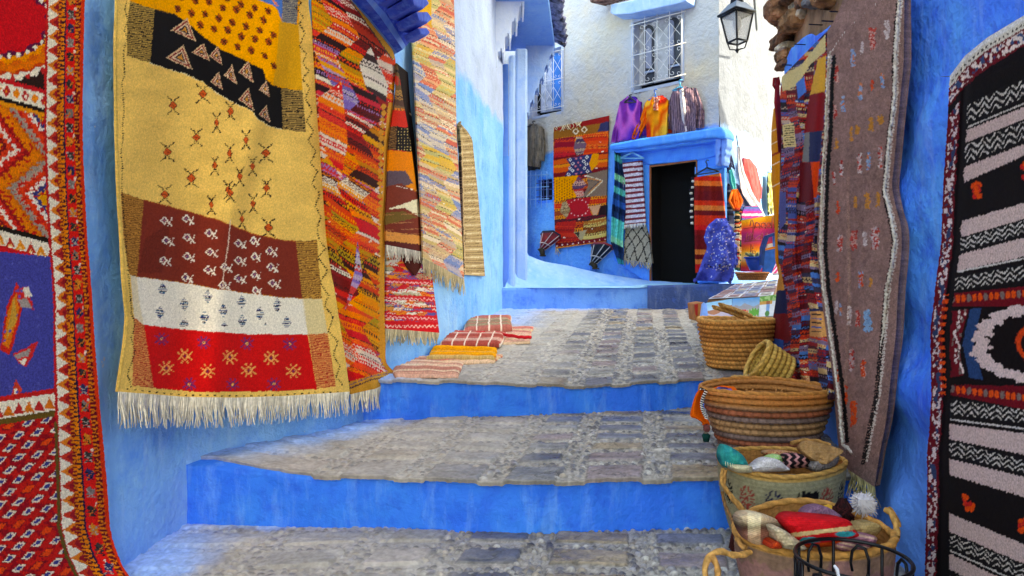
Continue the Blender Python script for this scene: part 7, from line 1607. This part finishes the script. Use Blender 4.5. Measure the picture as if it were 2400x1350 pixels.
for k in range(4): a = k * 1.57 + .5; mb.tube([Vector((Cw.x + rxw * .8 * math.cos(a), Cw.y + ryw * .8 * math.sin(a), 0)), Vector((Cw.x + rxw * .97 * math.cos(a), Cw.y + ryw * .97 * math.sin(a), Cw.z - .2))], .005, 6)
mb.build('stand', IR, wb, True)
mb = MB(); mb.tube([P3(1956, 1326, 1.655), P3(1962, 1334, 1.645), P3(1966, 1352, 1.64)], [.004, .005, .004], 5); mb.build('paper_tag', mat((210, 208, 214), .7, None, .05), wb)
# ---- paintings, prints and box at the third level
def paint_board(name, label, pts, dep, th, pic, edge, grp=None):
    """flat picture on a thin board: corners tl, tr, br, bl in photo pixels with depths"""
    A = [P3(x, y, d) for (x, y), d in zip(pts, dep)]; n1, n2 = 70, 44
    u = np.linspace(0, 1, n1)[None, :, None]; v = np.linspace(0, 1, n2)[:, None, None]; a = [np.array(q_) for q_ in A]
    G = (a[0] * (1 - u) + a[1] * u) * (1 - v) + (a[3] * (1 - u) + a[2] * u) * v
    nn = (A[1] - A[0]).cross(A[3] - A[0]).normalized(); nn = nn if nn.y > 0 else -nn
    mb = MB(); U, W_ = np.meshgrid(np.linspace(0, 1, n1), np.linspace(0, 1, n2)); mb.grid(G, col=np.clip(pic(U, W_), 0, 1).reshape(-1, 3))
    B = [v_ + nn * th for v_ in A]; f = [v_ + nn * .0005 for v_ in A]
    mb.add(f + B, [(4, 5, 6, 7), (0, 4, 5, 1), (1, 5, 6, 2), (2, 6, 7, 3), (3, 7, 4, 0)], edge)
    return tag(mb.build(name, mat_vc(.55, None, .3, 'painted_board', .08, 30), None, cols=True), label, 'painting', grp)
def pic1(U, W_):
    o = lin((120, 186, 226)) * (1 - W_[..., None]) + lin((196, 220, 232)) * W_[..., None]; o = o + 0 * U[..., None]
    m = W_ > .35 + .25 * np.abs(U - .9); o[m] = lin((176, 116, 84)); m = W_ > .62 + .2 * np.sin(U * 5); o[m] = lin((190, 180, 200)); m = np.hypot(U - .62, (W_ - .42) * .8) < .1; o[m] = lin((70, 140, 70)); return o
def pic2(U, W_):
    o = lin((56, 140, 206)) * (1 - W_[..., None]) + lin((190, 214, 226)) * W_[..., None] + 0 * U[..., None]
    m = W_ > .42 - .14 * np.exp(-((U - .42) / .1) ** 2) - .05 * np.sin(U * 14); o[m] = lin((150, 150, 160)); m = W_ > .6; o[m] = lin((176, 170, 166)); m = (W_ > .66) & (U > .15) & (U < .6); o[m] = lin((214, 130, 70)); m = (W_ > .62) & (W_ < .72) & (U > .18) & (U < .52); o[m] = lin((200, 50, 50))
    m = (np.hypot(U - .82, (W_ - .78)) < .2 + .05 * np.sin(U * 60)); o[m] = lin((80, 160, 50)); return o
def pic3(U, W_):
    o = np.tile(lin((214, 222, 232)), U.shape + (1,)); m = W_ < .3; o[m] = lin((90, 150, 60)); m = (vn(U * 9, W_ * 9) > .6) & (W_ < .3); o[m] = lin((150, 190, 120)); m = (W_ > .26) & (W_ < .44) & (U < .75); o[m] = lin((206, 150, 70)); m = (W_ > .26) & (W_ < .44) & (U > .4) & (U < .6); o[m] = lin((160, 90, 50)); m = (U > .42) & (U < .62) & (W_ > .44); o[m] = lin((110, 160, 220)); m = (np.hypot(U - .5, W_ - .88) < .14); o[m] = lin((60, 130, 60)); return o
paint_board('painting', 'small landscape painting with brown houses, leftmost of the row behind the tall basket', [(1655, 710), (1716, 700), (1716, 742), (1653, 746)], (5.25, 5.3, 5.15, 5.1), .02, pic1, (150, 190, 230), 'landscape paintings')
paint_board('painting', 'small landscape painting with mountains and red roofed house, middle of the row', [(1717, 700), (1781, 696), (1778, 742), (1716, 744)], (5.3, 5.32, 5.15, 5.12), .02, pic2, (90, 150, 210), 'landscape paintings')
paint_board('painting', 'small painting of a white house with blue door and trees, rightmost of the row', [(1781, 695), (1822, 690), (1816, 740), (1779, 742)], (5.32, 5.35, 5.15, 5.15), .02, pic3, (210, 220, 230), 'landscape paintings')
paint_board('canvas_board', 'blank blue primed canvas leaning at the left end of the paintings', [(1649, 708), (1656, 712), (1664, 776), (1640, 779)], (5.2, 5.2, 5.0, 5.0), .03, lambda U, W_: np.tile(lin((110, 160, 236)), U.shape + (1,)), (130, 170, 230))
tb = thing('display_board', 'sloping display board covered with pale unframed prints', 'board', tuple(P3(1740, 690, 6.3)))
a_, b_2, c_2, d_2 = P3(1722, 668, 8.0), P3(1826, 656, 8.0), P3(1812, 696, 5.5), P3(1658, 704, 5.5)
mb = MB(); mb.prism([a_, b_2, c_2, d_2], [v_ - Vector((0, 0, .05)) for v_ in (a_, b_2, c_2, d_2)]); mb.build('top', mat((150, 110, 80), .8, None, .2), tb)
mb = MB(); 
for (v0) in (a_, b_2, c_2, d_2): mb.box((v0.x * .97 + .03 * 2.4, v0.y + (.1 if v0.y < 6 else -.1), (v0.z + .5) / 2), (.025, .025, (v0.z - .5) / 2 - .03))
mb.build('leg', mat((120, 90, 60), .8, None, .2), tb)
q = random.Random(14); k = 0
for i in range(4):
    for j in range(6):
        u0 = i / 4 + .012; u1 = (i + 1) / 4 - .006; v0 = j / 6 + .006; v1 = (j + 1) / 6 - .004
        def bl2(u, v): return (a_ * (1 - u) + b_2 * u) * (1 - v) + (d_2 * (1 - u) + c_2 * u) * v
        z_ = Vector((0, 0, .006 + .004 * (j % 2))); cc = q.choice([(206, 206, 216), (190, 190, 206), (176, 170, 190), (150, 120, 130), (214, 210, 214), (160, 170, 200)])
        mb = MB(); pts_ = [bl2(u0 + q.uniform(-.01, .01), v0), bl2(u1, v0), bl2(u1 + q.uniform(-.01, .01), v1), bl2(u0, v1)]; mb.prism([p_ + z_ for p_ in pts_], [p_ + z_ + Vector((0, 0, .003)) for p_ in pts_])
        m_ = [p_ * .72 + (pts_[0] + pts_[2]) * .14 + z_ + Vector((0, 0, .0052)) for p_ in pts_]; o = mb.build('art_print', mat(cc, .7, None, .15, vscale=20), None)
        mb = MB(); mb.add(m_, [(0, 1, 2, 3)]); mb.build('picture', mat(q.choice([(120, 120, 150), (150, 110, 110), (170, 160, 150), (96, 110, 150)]), .7, (30, .2, .01), .45, vscale=30), o)
        tag(o, 'pale unframed print lying in rows on the sloping display board', 'print', 'prints on the display board')
mb = MB(); A = [P3(1626, 712, 5.35), P3(1650, 708, 5.35), P3(1648, 752, 5.3), P3(1630, 752, 5.3)]; mb.prism(A, [v_ + Vector((0.0, .2, 0)) for v_ in A]); o = tag(mb.build('wooden_box', mat((190, 120, 60), .7, None, .2), None, bevel=.008), 'small orange wooden box with a red cloth end, left of the paintings', 'box')
mb = MB(); A = [P3(1628, 714, 5.33), P3(1636, 712, 5.33), P3(1635, 740, 5.30), P3(1631, 738, 5.30)]; mb.prism(A, [v_ + Vector((0, .015, 0)) for v_ in A]); mb.build('cloth_flap', mat((190, 40, 30), .8, None, .2), o)
C = P3(1763, 657, 8.3); t = thing('tray', 'flat round basket tray standing before the rainbow blanket', 'tray', tuple(C)); mb, top = basket_shell(tuple(C), .21, .16, .095, .78, 4, 40, 3, [(140, 90, 56), (160, 106, 66)], coil=.006); mb.build('body', BM(), t, True, cols=True); mb = MB(); rope(mb, top, .012, (170, 110, 66), closed=True); mb.build('rim', BM(), t, True, cols=True)
paint_board('leaning_canvas', 'pink and white painted canvas leaning at the end of the prints', [(1822, 606), (1832, 596), (1826, 640), (1808, 642)], (8.1, 8.1, 7.9, 7.9), .03, lambda U, W_: np.where((np.sin(U * 9 + W_ * 14) > .3)[..., None], lin((230, 214, 220)), lin((214, 40, 120))), (220, 220, 226))
# ---- street lamp
lt = P3(1726, 0, 6.6); S_ = 6.6 / F
lamp = thing('street_lamp', 'four sided iron lantern with glass panes hanging above the lane', 'street lamp', tuple(P3(1728, 122, 6.6)))
LI = mat((34, 38, 48), .4, None, .2, .6, .5, name='lamp_iron'); q_ax = R(24)
def sq(px, py, hw, rot=q_ax):
    c_ = P3(px, py, 6.6); h_ = hw * S_ * 1.0
    return [c_ + Vector((math.cos(rot + k * math.pi / 2 + math.pi / 4), math.sin(rot + k * math.pi / 2 + math.pi / 4), 0)) * h_ * 1.15 for k in range(4)]
eave = sq(1726, 30, 36); crown = sq(1727, 8, 17); bt = sq(1728, 98, 19); tp_ = sq(1727, 36, 31)
mb = MB(); mb.prism(eave, crown); e2_ = [v + Vector((0, 0, -.02)) for v in eave]; mb.prism(e2_, [v + Vector((0, 0, -.001)) for v in eave]); mb.build('hood', mat((96, 110, 130), .45, None, .2, .4, .5), lamp)
mb = MB(); c0 = P3(1727, 4, 6.6); mb.tube([c0 - Vector((0, 0, .02)), c0 + Vector((0, 0, .04)), c0 + Vector((0, 0, .09))], [.07, .06, .03], 10); mb.tube([c0 + Vector((0, 0, .08)), c0 + Vector((0, 0, .5)), c0 + Vector((.5, .9, .7)), c0 + Vector((1.2, 2.6, .7))], .016, 6); mb.build('bracket', LI, lamp, True)
mb = MB()
for i in range(4):
    mb.tube([tp_[i], bt[i]], .010, 6); mb.tube([tp_[i], tp_[(i + 1) % 4]], .011, 6); mb.tube([bt[i], bt[(i + 1) % 4]], .011, 6); mb.tube([eave[i] + Vector((0, 0, -.01)), eave[(i + 1) % 4] + Vector((0, 0, -.01))], .012, 6)
    f0 = bt[i]; cc_ = P3(1728, 118, 6.6); mb.tube([f0, f0 * .75 + cc_ * .25 + Vector((0, 0, -.05)), f0 * .35 + cc_ * .65 + Vector((0, 0, -.02)), cc_], .007, 6)
mb.tube([cc_ + Vector((0, 0, .02)), cc_, cc_ - Vector((0, 0, .03))], [.012, .022, .004], 8); mb.build('frame', LI, lamp, True)
gm, nt_, bs_ = mat_base('lantern_glass'); bs_.inputs['Base Color'].default_value = (.85, .87, .9, 1); bs_.inputs['Roughness'].default_value = .12; bs_.inputs['Transmission Weight'].default_value = .75; bs_.inputs['IOR'].default_value = 1.1; add_bump(nt_, bs_, 6, .1, .01)
for i in range(4):
    j = (i + 1) % 4; mb = MB(); a4 = [tp_[i], tp_[j], bt[j], bt[i]]; cen_ = sum(a4, Vector()) / 4; ctr = P3(1728, 66, 6.6); dirn = (cen_ - ctr).normalized() * .004; mb.prism([v - dirn for v in a4], [v - dirn * 2 for v in a4]); mb.build('pane', gm, lamp)
mb = MB(); mb.tube([P3(1728, 40, 6.6), P3(1728, 52, 6.6), P3(1728, 62, 6.6), P3(1728, 74, 6.6)], [.03, .045, .05, .02], 12); mb.build('bulb', mat((225, 225, 228), .3, None, .05), lamp, True)
